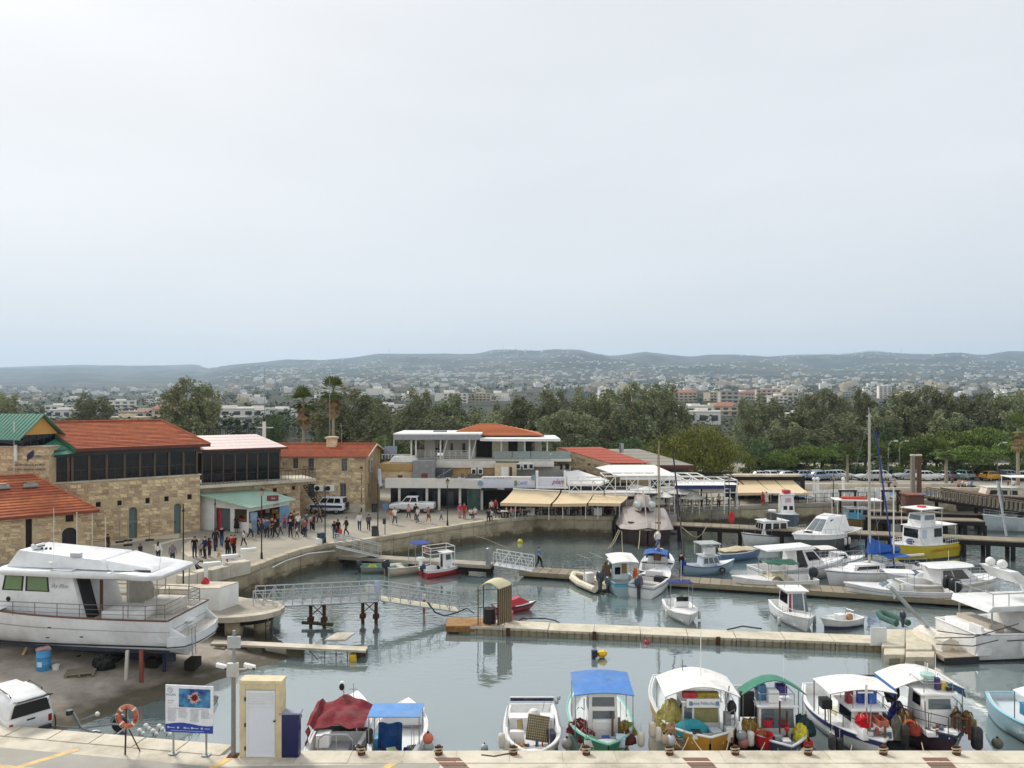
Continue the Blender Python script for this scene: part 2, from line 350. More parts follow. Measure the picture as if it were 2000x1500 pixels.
YLINE=mat('faded_yellow_paint','d8b777',.8,var=.2,scale=4,dirt='a09a8c',dscale=2.5,damt=.7,coord='World')
def mark(px0,py0,px1,py1,wd,z=.008):band([P(px0,py0,FZ),P(px1,py1,FZ)],wd,YLINE,FZ+z,'painted_line',road)
mark(-10,1512,152,1464,.3);mark(-40,1494,300,1530,.34,.012);mark(380,1520,452,1479,.3);mark(720,1520,788,1479,.3)
for i in range(17):
 x0=-10.35+i*2.05;M().box(x0+.012,x0+2.04,29.12,30.13,FZ-.12,FZ+.012+.012*rnd.random()).obj('coping_slab',CREAM,fq)
for i in range(11):
 k0=i/11;k1=(i+1)/11-.003
 a=V(-32,33.45,0).lerp(V(-11.25,29.76,0),k0);b=V(-32,33.45,0).lerp(V(-11.25,29.76,0),k1)
 facing(a,b,FZ-.12,FZ+.03+.015*rnd.random(),.04,.85,'coping_slab',CREAM,fq,0)
GRATE=mat('rusted_drain_slot','7a5a4a',.8,var=.2,scale=4)
for gx in(882,1366,1834):
 for k,(y0,y1)in enumerate(((1481,1487.5),(1490,1497),(1499.5,1507))):
  sh=k*9
  a,b,c,d=P(gx-27+sh,y1,FZ),P(gx+22+sh,y1,FZ),P(gx+18+sh-3,y0,FZ),P(gx-31+sh-3,y0,FZ)
  M().add([(q.x,q.y,FZ+.03)for q in(a,b,c,d)]+[(q.x,q.y,FZ-.01)for q in(a,b,c,d)],[(0,1,2,3),(0,4,5,1),(1,5,6,2),(2,6,7,3),(3,7,4,0)]).obj('drain_slot',GRATE,fq)
class Frame:
 def __init__(s,x,y,rz,z0):s.x,s.y,s.rz,s.z0=x,y,rz,z0;s.u=(math.cos(rz),math.sin(rz))
 def lx(s,px,off=0):
  k=(px-1000)/CF;ux,uy=s.u;ox,oy=s.x-uy*off,s.y+ux*off
  return(k*oy-ox)/(ux-k*uy)
 def at(s,px,py,off=0):
  x=s.lx(px,off);d=s.y+s.u[0]*off+s.u[1]*x
  return x,CH-(py-HZ)/CF*d-s.z0
def wall(m,x0,x1,z0,z1,y0,y1,holes=()):
 """wall slab between y0 (face) and y1 with rectangular openings (x0,x1,z0,z1)"""
 xs=sorted({x0,x1,*[h[0]for h in holes],*[h[1]for h in holes]});zs=sorted({z0,z1,*[h[2]for h in holes],*[h[3]for h in holes]})
 xs=[x for x in xs if x0<=x<=x1];zs=[z for z in zs if z0<=z<=z1]
 for xa,xb in zip(xs,xs[1:]):
  run=None
  for za,zb in zip(zs,zs[1:]):
   cx,cz=(xa+xb)/2,(za+zb)/2
   if any(h[0]<cx<h[1]and h[2]<cz<h[3]for h in holes):
    if run:m.box(xa,xb,y0,y1,run[0],run[1]);run=None
   else:run=(run[0],zb)if run else(za,zb)
  if run:m.box(xa,xb,y0,y1,run[0],run[1])
 return m
BLOCKS=[]
for k in range(6):
 g=random.Random(k);a=[(-.5,-.5),(.5,-.5),(.5,.5),(-.5,.5)]
 j=lambda:g.uniform(-.05,.05)
 p=[(x+j(),0,z+j())for x,z in a]+[(x*.86+j(),-1,z*.82+j())for x,z in a]
 BLOCKS.append(M().add(p,[(4,5,6,7),(0,1,5,4),(1,2,6,5),(2,3,7,6),(3,0,4,7)]).mesh('stone',STONE))
def masonry(par,x0,x1,z0,z1,y,holes,cw=.42,ch=.24,limit=280,prefer=None):
 cells=[];z=z0;r=random.Random(int(abs(x0*31+z1*7)))
 while z<z1-.1:
  h=min(ch*r.uniform(.65,1.35),z1-z);x=x0-r.uniform(0,cw*.5)
  while x<x1:
   w_=cw*r.uniform(.45,1.7);a,b=max(x,x0),min(x+w_,x1)
   if b-a>.12 and not any(hh[0]-.02<b and hh[1]+.02>a and hh[2]-.02<z+h and hh[3]+.02>z for hh in holes):cells.append((a,b,z,z+h))
   x+=w_
  z+=h
 r.shuffle(cells);mm=M()
 cells.sort(key=lambda c:-(c[1]-c[0])*(c[3]-c[2]))
 for i,(a,b,za,zb)in enumerate(cells):
  d=r.uniform(.01,.06)
  if i<limit:
   o=link('stone',r.choice(BLOCKS),par,((a+b)/2,y,(za+zb)/2));o.scale=(b-a-.03,d,zb-za-.03)
  else:mm.box(a+.015,b-.015,y-d,y+.01,za+.015,zb-.015)
 if mm.v:stuff(mm.obj('stone_facing',STONE,par))
def courses(par,q,n,mt,name='tile_course',th=.095,ov=.35):
 """roof slope q = eave-left, eave-right, ridge-right, ridge-left laid in overlapping courses"""
 a,b,c,d=[Vector(p)for p in q]
 nrm=(b-a).cross(d-a).normalized()
 if nrm.z<0:nrm=-nrm
 for i in range(n):
  k0,k1=i/n,min(1,(i+1+ov*.4)/n)
  p=[a.lerp(d,k0),b.lerp(c,k0),b.lerp(c,k1),a.lerp(d,k1)]
  lo=nrm*th;hi=nrm*.008
  M().hexa([p[0],p[1],p[2]-nrm*.02,p[3]-nrm*.02,p[0]+lo,p[1]+lo,p[2]+hi,p[3]+hi]).obj(name,mt,par)
RZ=math.radians(38.5)
def fthing(F,name,label,cat):return thing(name,label,cat,(F.x,F.y,F.z0),F.rz)
def win(par,x0,x1,z0,z1,y,fm,gm,nx=1,nz=1,fw=.06,name='window'):
 """recessed window: frame with bars, one pane mesh for each light"""
 f=M()
 f.box(x0,x1,y-.03,y+.05,z0,z0+fw).box(x0,x1,y-.03,y+.05,z1-fw,z1).box(x0,x0+fw,y-.031,y+.051,z0+fw,z1-fw).box(x1-fw,x1,y-.031,y+.051,z0+fw,z1-fw)
 for i in range(1,nx):xx=x0+(x1-x0)*i/nx;f.box(xx-fw/2,xx+fw/2,y-.028,y+.04,z0+fw,z1-fw)
 for i in range(1,nz):zz=z0+(z1-z0)*i/nz;f.box(x0+fw,x1-fw,y-.026,y+.04,zz-fw/2,zz+fw/2)
 o=f.obj(name,fm,par)
 for i in range(nx):
  for j in range(nz):
   a=x0+(x1-x0)*i/nx;b=x0+(x1-x0)*(i+1)/nx;c=z0+(z1-z0)*j/nz;d=z0+(z1-z0)*(j+1)/nz
   M().box(a+.01,b-.01,y+.045,y+.06,c+.01,d-.01).obj('pane',gm,o)
 return o
def hole(F,x0,y0,x1,y1,off=0):
 a=F.at(x0,y1,off);b=F.at(x1,y0,off);return(a[0],b[0],max(0,a[1]),b[1])
def arch_fill(m,h,y0,y1,mt=None,n=8):
 """stone spandrels turning the top of a rectangular hole into a round arch"""
 x0,x1,z0,z1=h;r=(x1-x0)/2;cx=(x0+x1)/2;zc=z1-r
 for s in(-1,1):
  pts=[(cx+s*r*math.cos(k*PI/2/n),y0,zc+r*math.sin(k*PI/2/n))for k in range(n+1)]+[(cx+s*r,y0,z1)]
  m.ext(pts,(0,y1-y0,0))
DOORM=mat('teal_door_paint','5f7574',.6,var=.12,scale=3)
BROWN=mat('brown_window_frame','4a3629',.6)
FA=Frame(-34.6,63.4,RZ,QZ)
A=fthing(FA,'stone_hall','low stone hall with red tiled roof and dark arched doorway behind the hauled-out white yacht','building')
ez=FA.at(188,997,-.5)[1];rzA=FA.at(63,928,4.5)[1]
hs=[hole(FA,50,1013,63,1090),hole(FA,128,1005,144,1020),hole(FA,121,1029,151,1090)]
hs[0]=hs[0][:2]+(0,hs[0][3]);hs[2]=hs[2][:2]+(0,hs[2][3])
m=wall(M(),-16,0,0,ez-.05,0,.6,hs);m.box(-16,0,8.5,9,0,ez-.05).box(-.5,0,.6,8.5,0,ez-.05).box(-16,-15.5,.6,8.5,0,ez-.05);arch_fill(m,hs[2],.05,.5)
m.obj('wall',MORTAR,A);masonry(A,-9.5,0,.2,ez-.1,0,hs,.45,.26,260)
M().box(hs[0][0],hs[0][1],.4,.45,0,hs[0][3]).obj('slit_window',BLACK,A)
win(A,*hs[1],.25,BROWN,GLASS);M().box(hs[2][0],hs[2][1],.5,.56,0,hs[2][3]).obj('door',mat('dark_door','15181d',.4),A)
xl=FA.lx(63,4.5)
courses(A,[(-16,-.55,ez),(.35,-.55,ez),(xl,4.5,rzA),(-16,4.5,rzA)],15,TILE)
courses(A,[(.35,-.55,ez),(.35,9.55,ez),(xl,4.5,rzA),(xl,4.5,rzA)],12,TILE)
courses(A,[(.35,9.55,ez),(-16,9.55,ez),(-16,4.5,rzA),(xl,4.5,rzA)],12,TILE)
M().tube([(.35,-.5,ez+.07),(xl,4.5,rzA+.08),(-16,4.5,rzA+.08)],.09).obj('ridge_tile',TILE,A)
M().box(-16,.38,-.6,-.5,ez-.16,ez+.02).obj('gutter',mat('red_gutter','7a3b2c',.6),A)
VENT=mat('grey_vent','8b8a80',.6)
for px,py in((4,957),(60,952)):
 k=.68 if px<20 else.72;x=FA.lx(px,3.0);z=ez+(rzA-ez)*.69
 v=M().cb((x,2.9,z+.05),(1.15,.7,.28),0,.8).obj('roof_vent',VENT,A);M().cb((x,2.9,z+.33),(.6,.45,.12)).obj('vent_cap',VENT,v)
FB=Frame(-29.9,73.6,RZ,QZ)
B=fthing(FB,'gallery_building','long stone building with dark glazed upper gallery under a broad red tiled roof','building')
pz=FB.at(393,928)[1];eB=FB.at(398,868,-.7)[1];rB=FB.at(314,822,5)[1];xr=FB.lx(314,5)
hs=[hole(FB,*q)for q in((187,980,197,991),(229,977,238,988),(284,972,293,984),(321,969,330,980),(366,965,375,976))]
ds=[hole(FB,252,990,268,1050),hole(FB,340,983,354,1040)];ds=[d[:2]+(0,d[3])for d in ds]
m=wall(M(),-12.7,0,0,pz,0,.7,hs+ds);m.box(-12.7,0,9.5,10,0,pz).box(-.5,0,.7,9.5,0,pz)
for d in ds:arch_fill(m,d,.03,.4)
m.obj('wall',MORTAR,B);masonry(B,-12.6,0,.1,pz-.15,0,hs+ds,.45,.26,290)
M().box(-12.7,.12,-.08,.8,pz,pz+.12).obj('parapet_cap',CREAM,B)
for h in hs:
 win(B,*h,.3,BROWN,GLASS);M().box(h[0]-.1,h[1]+.1,-.06,.1,h[2]-.12,h[2]-.002).obj('sill',CREAM,B)
for d in ds:
 o=M().box(d[0],d[1],.28,.36,0,d[3]).obj('door',DOORM,B);M().box(d[0]+.1,d[0]+.16,.2,.28,1,1.2).obj('handle',IRON,o)
posts=[102,133,141,174,208,243,273,302,330,358,384]
FRM=mat('bronze_mullion','5a4a3a',.5,.2)
gz0,gz1=pz+.12,FB.at(384,881,.4)[1]
for i,px in enumerate(posts):
 x=FB.lx(px,.4);M().box(x-.1,x+.1,.3,.5,gz0,gz1).obj('gallery_post',FRM,B)
for a,b in zip(posts,posts[1:]):
 xa,xb=FB.lx(a,.45)+.1,FB.lx(b,.45)-.1
 if xb-xa<.15:continue
 p=M().box(xa,xb,.46,.5,gz0,gz1).obj('pane',GLASS,B);M().box(xa,xb,.43,.46,gz0+.9,gz0+.95).box((xa+xb)/2-.02,(xa+xb)/2+.02,.43,.459,gz0,gz0+.9).obj('glazing_bar',DGREY,p)
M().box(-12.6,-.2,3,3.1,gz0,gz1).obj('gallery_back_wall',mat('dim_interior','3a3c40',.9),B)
M().box(-12.8,.1,.2,.6,gz1,eB-.06).obj('eave_beam',DGREY,B);M().box(-.25,-.05,.6,9.5,pz,eB).obj('end_glazing',GLASS,B)
xlB=FB.lx(149,-.7);xrl=FB.lx(76,5)
courses(B,[(xlB,-.75,eB),(.7,-.75,eB),(xr,5,rB),(xrl,5,rB)],19,TILE)
courses(B,[(.7,-.75,eB),(.7,10.75,eB),(xr,5,rB),(xr,5,rB)],10,TILE)
courses(B,[(.7,10.75,eB),(-16,10.75,eB),(-16,5,rB),(xr,5,rB)],10,TILE)
M().box(xlB,.74,-.82,-.72,eB-.22,eB+.02).obj('gutter',mat('maroon_fascia','5c2c24',.6),B)
M().tube([(.72,-.72,eB+.07),(xr,5,rB+.1),(xrl,5,rB+.1)],.1).obj('ridge_tile',TILE,B)
M().hexa([(xrl-.1,5,rB-.35),(xlB-.02,-.75,eB-.35),(xlB-.02,-.6,eB-.35),(xrl-.1,5.2,rB-.35),(xrl-.1,5,rB+.1),(xlB-.02,-.75,eB+.1),(xlB-.02,-.6,eB+.1),(xrl-.1,5.2,rB+.1)]).obj('verge_board',mat('green_metal_dark','3e6a55',.5),B)
M().add([(xrl+.3,4.6,rB-.35),(xlB+.0,-.5,eB-.35),(-13.4,.1,eB-.6),(-13.6,4.6,eB-.6)],[(0,1,2,3)]).obj('gable_panel',mat('green_panel','3f8067',.6),B)
T=thing('stair_tower','stone stair tower with green ribbed metal roof, ochre gable and blue emblem','building',(-39.5,65.6,QZ),0)
tz=15-98/1500*65.6-QZ
m=M().box(-9,0,0,4.5,0,tz);m.obj('wall',MORTAR,T);masonry(T,-6.2,-.02,4.0,tz-.1,0,[(-1.65,-1.05,5.35,5.9)],.45,.26,120)
M().box(-1.65,-1.05,-.03,.05,5.35,5.9).obj('window',GLASS,T)
M().box(-9,.1,-.1,1.2,tz,tz+.08).obj('parapet_cap',CREAM,T)
NAVY=mat('navy_lettering','23214f',.5)
ex=-1.62;ezz=15-(890-775)/1500*65.6-QZ
em=M()
for k,(dx,sc_)in enumerate(((.0,1),(.16,.8),(-.12,.62))):
 em.ext([(ex+dx-.28*sc_,-.06,ezz-.45*sc_+k*.06),(ex+dx+.12*sc_,-.06,ezz-.1*sc_),(ex+dx+.26*sc_,-.06,ezz+.5*sc_),(ex+dx-.2*sc_,-.06,ezz+.15*sc_)],(0,-.02-k*.006,0))
em.obj('emblem',NAVY,T)
text('ΑΡΧΗ ΛΙΜΕΝΩΝ ΚΥΠΡΟΥ',.21,NAVY,T,(ex,-.07,15-(908-775)/1500*65.6-QZ));text('CYPRUS PORTS AUTHORITY',.2,NAVY,T,(ex,-.07,15-(917-775)/1500*65.6-QZ))
GRN=mat('green_metal_roof','5a8f7b',.45,.2,var=.1,dirt='6b5a44',dscale=1.2,damt=.4)
OCH=mat('ochre_render','cf9f55',.85,var=.08)
a=math.radians(-20);ca,sa=math.cos(a),math.sin(a)
def tl(x,y,z):return(-1.55+x*ca-y*sa,1.0+x*sa+y*ca,z)
zb=tz+.08;ze=zb+.95;zr=ze+1.75
M().hexa([tl(-7,-1.4,zb),tl(0,-1.4,zb),tl(0,1.7,zb),tl(-7,1.7,zb),tl(-7,-1.4,ze),tl(0,-1.4,ze),tl(0,1.7,ze),tl(-7,1.7,ze)]).obj('glazed_band',GLASS,T)
for k in range(6):
 q=-1.4+k*.62;M().hexa([tl(-.02,q-.05,zb),tl(.03,q-.05,zb),tl(.03,q+.05,zb),tl(-.02,q+.05,zb),tl(-.02,q-.05,ze),tl(.03,q-.05,ze),tl(.03,q+.05,ze),tl(-.02,q+.05,ze)]).obj('mullion',IRON,T)
M().ext([tl(.02,-1.5,ze),tl(.02,1.8,ze),tl(.02,.15,zr-.1)],(ca*.05,sa*.05,0)).obj('gable',OCH,T)
for s in(-1,1):
 y0=.15+s*2.3;zl=ze-.35
 rf=M().hexa([tl(-7.5,y0,zl-.06),tl(.55,y0,zl-.06),tl(.55,.15,zr-.06),tl(-7.5,.15,zr-.06),tl(-7.5,y0,zl),tl(.55,y0,zl),tl(.55,.15,zr),tl(-7.5,.15,zr)]).obj('roof',GRN,T)
 for k in range(19):
  x=-7.4+k*.44;M().tube([tl(x,y0,zl+.03),tl(x,.15,zr+.03)],.035,4).obj('standing_seam',GRN,rf)
M().tube([(-2.9,-.2,tz-2.5),(-2.9,-.2,tz+2.2)],.03).obj('antenna',WHITE,T);M().cb((-2.75,-.2,tz-1.2),(.22,.15,1.4)).obj('antenna_panel',WHITE,T)
FC=Frame(-30.45,75.5,math.radians(32.2),QZ)
Cb=fthing(FC,'glazed_wing','glazed upper wing with pale pink sheet roof and long black-railed balcony','building')
x1=FC.lx(546);g0=FC.at(395,943)[1];g1=FC.at(395,889)[1];eC=FC.at(395,879,-.6)[1];rC=FC.at(500,848,4.5)[1]
cp=[395,413,436,459,482,503,524,546]
for px in cp:x=FC.lx(px);M().box(x-.06,x+.06,-.06,.1,g0,g1).obj('gallery_post',FRM,Cb)
for a_,b_ in zip(cp,cp[1:]):
 xa,xb=FC.lx(a_)+.06,FC.lx(b_)-.06;M().box(xa,xb,.02,.06,g0,g1).obj('pane',GLASS,Cb)
M().box(0,x1+.1,-.1,.2,g1,eC-.05).obj('eave_beam',DGREY,Cb);M().box(x1,x1+.12,.1,8.5,g0-.2,g1+.3).obj('end_wall',DGREY,Cb)
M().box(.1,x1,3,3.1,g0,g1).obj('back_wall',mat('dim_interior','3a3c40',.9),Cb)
PINK=mat('pale_roof_sheet','d9c6bf',.6,var=.06,scale=1,stretch=(4,.3,1))
xrC=FC.lx(500,4.5)
courses(Cb,[(-2.5,-.65,eC),(x1+.6,-.65,eC),(xrC,4.5,rC),(-3,4.5,rC)],5,PINK,'roof_sheet',.03)
courses(Cb,[(x1+.6,-.65,eC),(x1+.6,9.6,eC),(xrC,4.5,rC),(xrC,4.5,rC)],4,PINK,'roof_sheet',.03)
M().box(-1.2,x1+.65,-.72,-.62,eC-.18,eC+.03).obj('gutter',mat('maroon_fascia','5c2c24',.6),Cb)
fm=M()
for k in range(46):fm.box(-4+k*.25,-3.95+k*.25,8.9,8.95,rC-.4,rC+.55)
fm.box(-4,7.5,8.9,8.96,rC+.5,rC+.56).obj('roof_fence',IRON,Cb)
FL=Frame(-29.9,73.6,math.radians(34),QZ)
L0=FL.lx(390);L1=FL.lx(618);bz=FL.at(390,952)[1]
Bc=fthing(FL,'balcony','long concrete balcony with black railing and tables running past the stone house','balcony')
M().prism([(L0,0),(L1,0),(L1,4.2),(L0+5.5,6),(L0,1.5)],bz-.12,bz+.18).obj('slab',CREAM,Bc)
rail=M();n=int((L1-L0)/.35)
for k in range(n+1):
 x=L0+.05+(L1-L0-.1)*k/n
 M().box(x-.015,x+.015,.06,.09,bz+.18,bz+1.15).obj('baluster',IRON,Bc)
M().box(L0,L1,.05,.11,bz+1.15,bz+1.2).box(L0,L1,.055,.1,bz+.24,bz+.27).box(L1-.1,L1-.04,.11,4.1,bz+1.15,bz+1.2).obj('handrail',IRON,Bc)
for k in range(12):
 y=.3+k*.33;M().box(L1-.085,L1-.055,y,y+.03,bz+.18,bz+1.15).obj('baluster',IRON,Bc)
w1=FL.lx(586,1.0);hs=[hole(FL,533,953,541,961,1.0),hole(FL,570,949,577,957,1.0),hole(FL,548,964,562,1004,1.0)];hs[2]=hs[2][:2]+(0,hs[2][3])
GF=fthing(FL,'ground_floor_wing','stone ground floor below the black-railed balcony, behind the green-roofed kiosk','building')
m=wall(M(),.2,w1,0,bz-.13,1.0,1.6,hs).box(w1-.5,w1,1.6,7,0,bz-.13);arch_fill(m,hs[2],1.03,1.4);m.obj('wall',MORTAR,GF)
masonry(GF,5.0,w1,.1,bz-.2,1.0,hs,.5,.3,110)
for h in hs[:2]:win(GF,*h,1.2,mat('red_brown_frame','6b3324',.6),GLASS)
M().box(hs[2][0],hs[2][1],1.4,1.45,0,hs[2][3]).obj('door',mat('dark_door','15181d',.4),GF)
S=thing('steel_stairs','black open steel stairs climbing to the balcony beside the parked police car','stairs',(PD(590,1000,82).x,82.3,QZ),0)
s0,s1=V(2.2,0,.1),V(-.2,1.0,3.2)
for k in range(14):
 c=s0.lerp(s1,k/13);M().box(c.x-.15,c.x+.15,c.y-.05,c.y+.95,c.z,c.z+.04).obj('tread',IRON,S)
for dy in(-.06,.95):
 M().tube([s0+V(.1,dy,-.1),s1+V(0,dy,0)],.06,4).obj('stringer',IRON,S);M().tube([s0+V(.1,dy,.95),s1+V(0,dy,1.0)],.025,5).obj('handrail',IRON,S)
 for k in range(0,14,3):c=s0.lerp(s1,k/13);M().tube([c+V(0,dy,0),c+V(0,dy,1)],.02,4).obj('rail_post',IRON,S)
FD=Frame(-16.5,86,0,QZ)
D=fthing(FD,'stone_house','two-storey stone house with red tiled gable roof and chimney','building')
eD=FD.at(640,891)[1];rD=FD.at(640,868,5)[1]
hs=[hole(FD,*q)for q in((572,895,582,915),(602,895,613,919),(667,896,678,920),(601,945,616,970),(664,944,676,976))]
m=wall(M(),-13,0,0,eD,0,.5,hs).box(-13,0,9.5,10,0,eD)
side=[(2.0,3.0,.9,2.9),(2.0,3.0,4.2,5.6)]
for sy in range(1):
 ys_=sorted({0.5,9.5,*[h[0]for h in side],*[h[1]for h in side]})
 for a_,b_ in zip(ys_,ys_[1:]):
  cuts=[h for h in side if h[0]<(a_+b_)/2<h[1]];z=0
  for h in sorted(cuts,key=lambda h:h[2]):m.box(-.5,0,a_,b_,z,h[2]);z=h[3]
  m.box(-.5,0,a_,b_,z,eD)
m.ext([(-.5,0,eD),(-.5,10,eD),(-.5,5,rD-.05)],(.5,0,0));m.obj('wall',MORTAR,D)
masonry(D,-11.5,0,.9,eD-.1,0,hs,.5,.28,270)
qu=M()
for k in range(16):qu.box(.0,.03,.02+(k%2)*.0,.55+(k%2)*.35,.3+k*.37,.62+k*.37)
stuff(qu.obj('quoins',STONE,D))
M().box(-6,.04,-.06,.1,0,.85).obj('plinth',CREAM,D)
for h in hs:win(D,*h,.22,mat('grey_green_frame','6d6f63',.6),GLASSB,2,2);M().box(h[0]-.12,h[1]+.12,-.08,.15,h[2]-.14,h[2]-.002).obj('sill',CREAM,D)
for h in side:M().box(-.3,-.2,h[0],h[1],h[2],h[3]).obj('side_window',GLASSB,D)
courses(D,[(-13,-.5,eD-.05),(.5,-.5,eD-.05),(.5,5,rD),(-13,5,rD)],13,TILE);courses(D,[(.5,10.5,eD-.05),(-13,10.5,eD-.05),(-13,5,rD),(.5,5,rD)],9,TILE)
M().tube([(-13,5,rD+.1),(.5,5,rD+.1)],.12).obj('ridge_tile',TILE,D)
for s in(-.5,10.5):M().hexa([(.5,s,eD-.12),(.58,s,eD-.12),(.58,5,rD-.08),(.5,5,rD-.08),(.5,s,eD+.08),(.58,s,eD+.08),(.58,5,rD+.12),(.5,5,rD+.12)]).obj('verge_board',CREAM,D)
cx=FD.lx(648,4);ch=M().box(cx-.55,cx+.55,3.6,4.5,rD-.6,rD+1.0).obj('chimney',STONE,D);M().box(cx-.7,cx+.7,3.45,4.65,rD+.75,rD+.95).obj('chimney_cap',CREAM,ch)
for px in(624,645):
 x,z=FD.at(px,953);o=M().box(x-.5,x+.5,-.42,-.02,z-.35,z+.35).obj('air_conditioner',WHITE,D);M().cyl((x-.15,-.43,z),.27,.01,14).obj('fan_grille',IRON,o);o.children[0].rotation_euler=(PI/2,0,0);o.children[0].location=(0,z-.43,z+.43)
p=M().box(.03,.08,3.3,4.5,4.1,5.7).obj('sign',WHITE,D);M().box(.08,.1,3.75,4.05,4.3,5.4).box(.08,.1,3.6,4.2,4.3,4.5).box(.08,.1,3.65,4.15,5.2,5.5).obj('lighthouse_mark',NAVY,p)
K=thing('kiosk','white kiosk with sloping pale green roof and open shop front full of posters','kiosk',(0,0,0),0)
kl,kc,kr=V(-30.6,74.7,QZ),V(-24.9,72.7,QZ),V(-22.2,76.6,QZ);kb=V(-27.5,78.3,QZ)
zt={0:3.6,1:2.45,2:2.7}
def kq(a,b,za0,za1,zb0,zb1,th,name,mt,par=K):
 t=(b-a).normalized();nrm=V(t.y,-t.x,0)
 p=[a+V(0,0,za0),b+V(0,0,zb0),b+V(0,0,zb0)-nrm*th,a+V(0,0,za0)-nrm*th,a+V(0,0,za1),b+V(0,0,zb1),b+V(0,0,zb1)-nrm*th,a+V(0,0,za1)-nrm*th]
 return M().hexa(p).obj(name,mt,par)
e1,e2=kl.lerp(kc,.36),kl.lerp(kc,.64);e3=kl.lerp(kc,.72)
kq(kl,e1,0,3.5,0,3.08,.12,'side_wall',WHITE);kq(e1,kc,2.2,3.08,2.2,2.35,.12,'front_fascia',WHITE)
kq(e1+V(.1,.3,0),e1.lerp(e2,.33)+V(0,.3,0),0,2.2,0,2.2,.05,'red_poster',mat('red_poster','b0353c',.6));kq(e1.lerp(e2,.36)+V(0,.3,0),e2+V(0,.3,0),0,2.2,0,2.2,.05,'glass_door',GLASSB)
kq(e2,e3,0,2.2,0,2.2,.12,'door_post',WHITE);kq(e3,kc,0,1.0,0,1.0,.12,'counter_front',WHITE);kq(e3+V(0,.15,1.02),kc+V(0,.15,1.02),0,.25,0,.25,.4,'counter_goods',mat('terracotta_goods','9a4a33',.7))
M().cb(kc+V(-.12,.1,0),(.16,.16,2.4)).obj('corner_post',WHITE,K)
kq(kc,kr,2.0,2.4,2.1,2.6,.1,'sign_fascia',WHITE);kq(kr+V(-.7,-.9,0),kr,0,2.1,0,2.1,.1,'blue_poster',mat('blue_poster','6d98b8',.5,var=.4,scale=2));kq(kc+V(.1,.15,0),kc+V(.55,.8,0),0,1.9,0,1.9,.05,'pale_poster',mat('pale_poster','8fb0c4',.5,var=.4,scale=2))
ins=M();ins.add([(-30.4,75.2,QZ+.02),(-25,73.2,QZ+.02),(-22.6,76.6,QZ+.02),(-27.5,78.3,QZ+.02)],[(0,1,2,3)]);ins.add([(-28.5,77.5,QZ),(-23,77.4,QZ),(-23,77.4,QZ+2.4),(-28.5,77.5,QZ+2.6)],[(0,1,2,3)]);ins.obj('interior',mat('shop_interior','6b4a3c',.9,var=.5,scale=2),K)
g=random.Random(3)
for i in range(26):
 x=-27+g.random()*4;M().cb((x,76.6+g.uniform(-.3,.3),QZ+g.choice((.1,.7,1.3))),(.35,.2,.4)).obj('shop_goods',plastic(g.choice(('b84a3a','d9c9a0','4a6a9a','c8c8c4','3d5a3f','c98a3a'))),K)
rp=[kl+V(-.6,-.5,3.62),kc+V(.35,-.75,2.42),kr+V(.7,-.1,2.62),kb+V(.4,.6,3.9),kl+V(-.3,2.2,3.95)]
rf=M().ext(rp,(0,0,.08)).obj('roof',mat('pale_green_roof','a3c0ae',.6,var=.12,scale=1.2,dirt='6a7a68',dscale=.6,damt=.3),K)
for k in range(9):a_=rp[0].lerp(rp[1],(k+.5)/9);M().tube([a_+V(0,.02,.1),a_.lerp(rp[3].lerp(rp[2],k/9),.93)+V(0,0,.1)],.02,4).obj('roof_seam',MATS['pale_green_roof'],rf)
sg=M().cb(kr.lerp(kc,.45)+V(.1,0,2.75),(1.1,.1,.55),math.radians(20)).obj('sign_board',mat('maroon_sign','7a2733',.5),K);text('Ice',.3,WHITE,sg,kr.lerp(kc,.45)+V(.15,-.08,3.02),(PI/2,0,math.radians(20)),shear=.3)
text('CRUISES',.2,mat('blue_text','33558a',.5),K,kr.lerp(kc,.35)+V(.07,-.05,2.33),(PI/2,0,math.atan2(3.9,2.7)))
FG=Frame(0,87,0,QZ)
G=fthing(FG,'restaurant_building','white two-level restaurant with colonnade, roof canopy slab and small red hipped roof','building')
def gx(px,off=0):return FG.lx(px,off)
def gz(py,off=0):return FG.at(1000,py,off)[1]
def gbox(name,px0,px1,py0,py1,off,dep,mt,par=None):
 return M().box(gx(px0,off),gx(px1,off),off,off+dep,max(0,gz(py1,off)),gz(py0,off)).obj(name,mt,par or G)
f0,f1=gz(953),gz(935)
GW=mat('dark_shopfront','2a3138',.3,var=.4,scale=.6)  # dark glass tone of the shopfront, mottled by noise
M().prism([(gx(752),0),(gx(900),-.3),(gx(985),-1.6),(gx(990),8),(gx(752),8)],f0,f1).obj('fascia',WWALL,G)
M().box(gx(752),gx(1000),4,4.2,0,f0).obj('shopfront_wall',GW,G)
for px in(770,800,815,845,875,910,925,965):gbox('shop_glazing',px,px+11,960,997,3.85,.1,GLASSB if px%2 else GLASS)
gbox('teal_glass_screen',912,942,953,999,.6,.08,mat('teal_glass','2f5a56',.1,spec=.7))
for px in(779,833,857,898,941):M().box(gx(px)-.14,gx(px)+.14,.3,.6,0,f0).obj('column',WWALL,G)
gbox('ochre_parapet',742,806,905,920,1,3,mat('ochre_wall','b0905f',.9,dirt='7c6a50',dscale=.8,damt=.4));gbox('rubble_wall',742,806,920,936,1.15,2.7,MORTAR)
gbox('window',777,786,928,934,1.1,.06,BROWN)
gbox('grey_plant_room',806,849,900,936,.8,3,mat('grey_render','8c8d8c',.9,dirt='6f7070',dscale=.6,damt=.4));gbox('window',823,835,925,934,.76,.06,mat('red_brown_frame','6b3324',.6))
gbox('stained_parapet',849,968,901,914,2,2,mat('stained_white','d8d3c8',.9,dirt='8a7a66',dscale=1.5,damt=.6,coord='World'));gbox('ochre_strip',880,966,914,931,2.2,1.6,MATS['ochre_wall'])
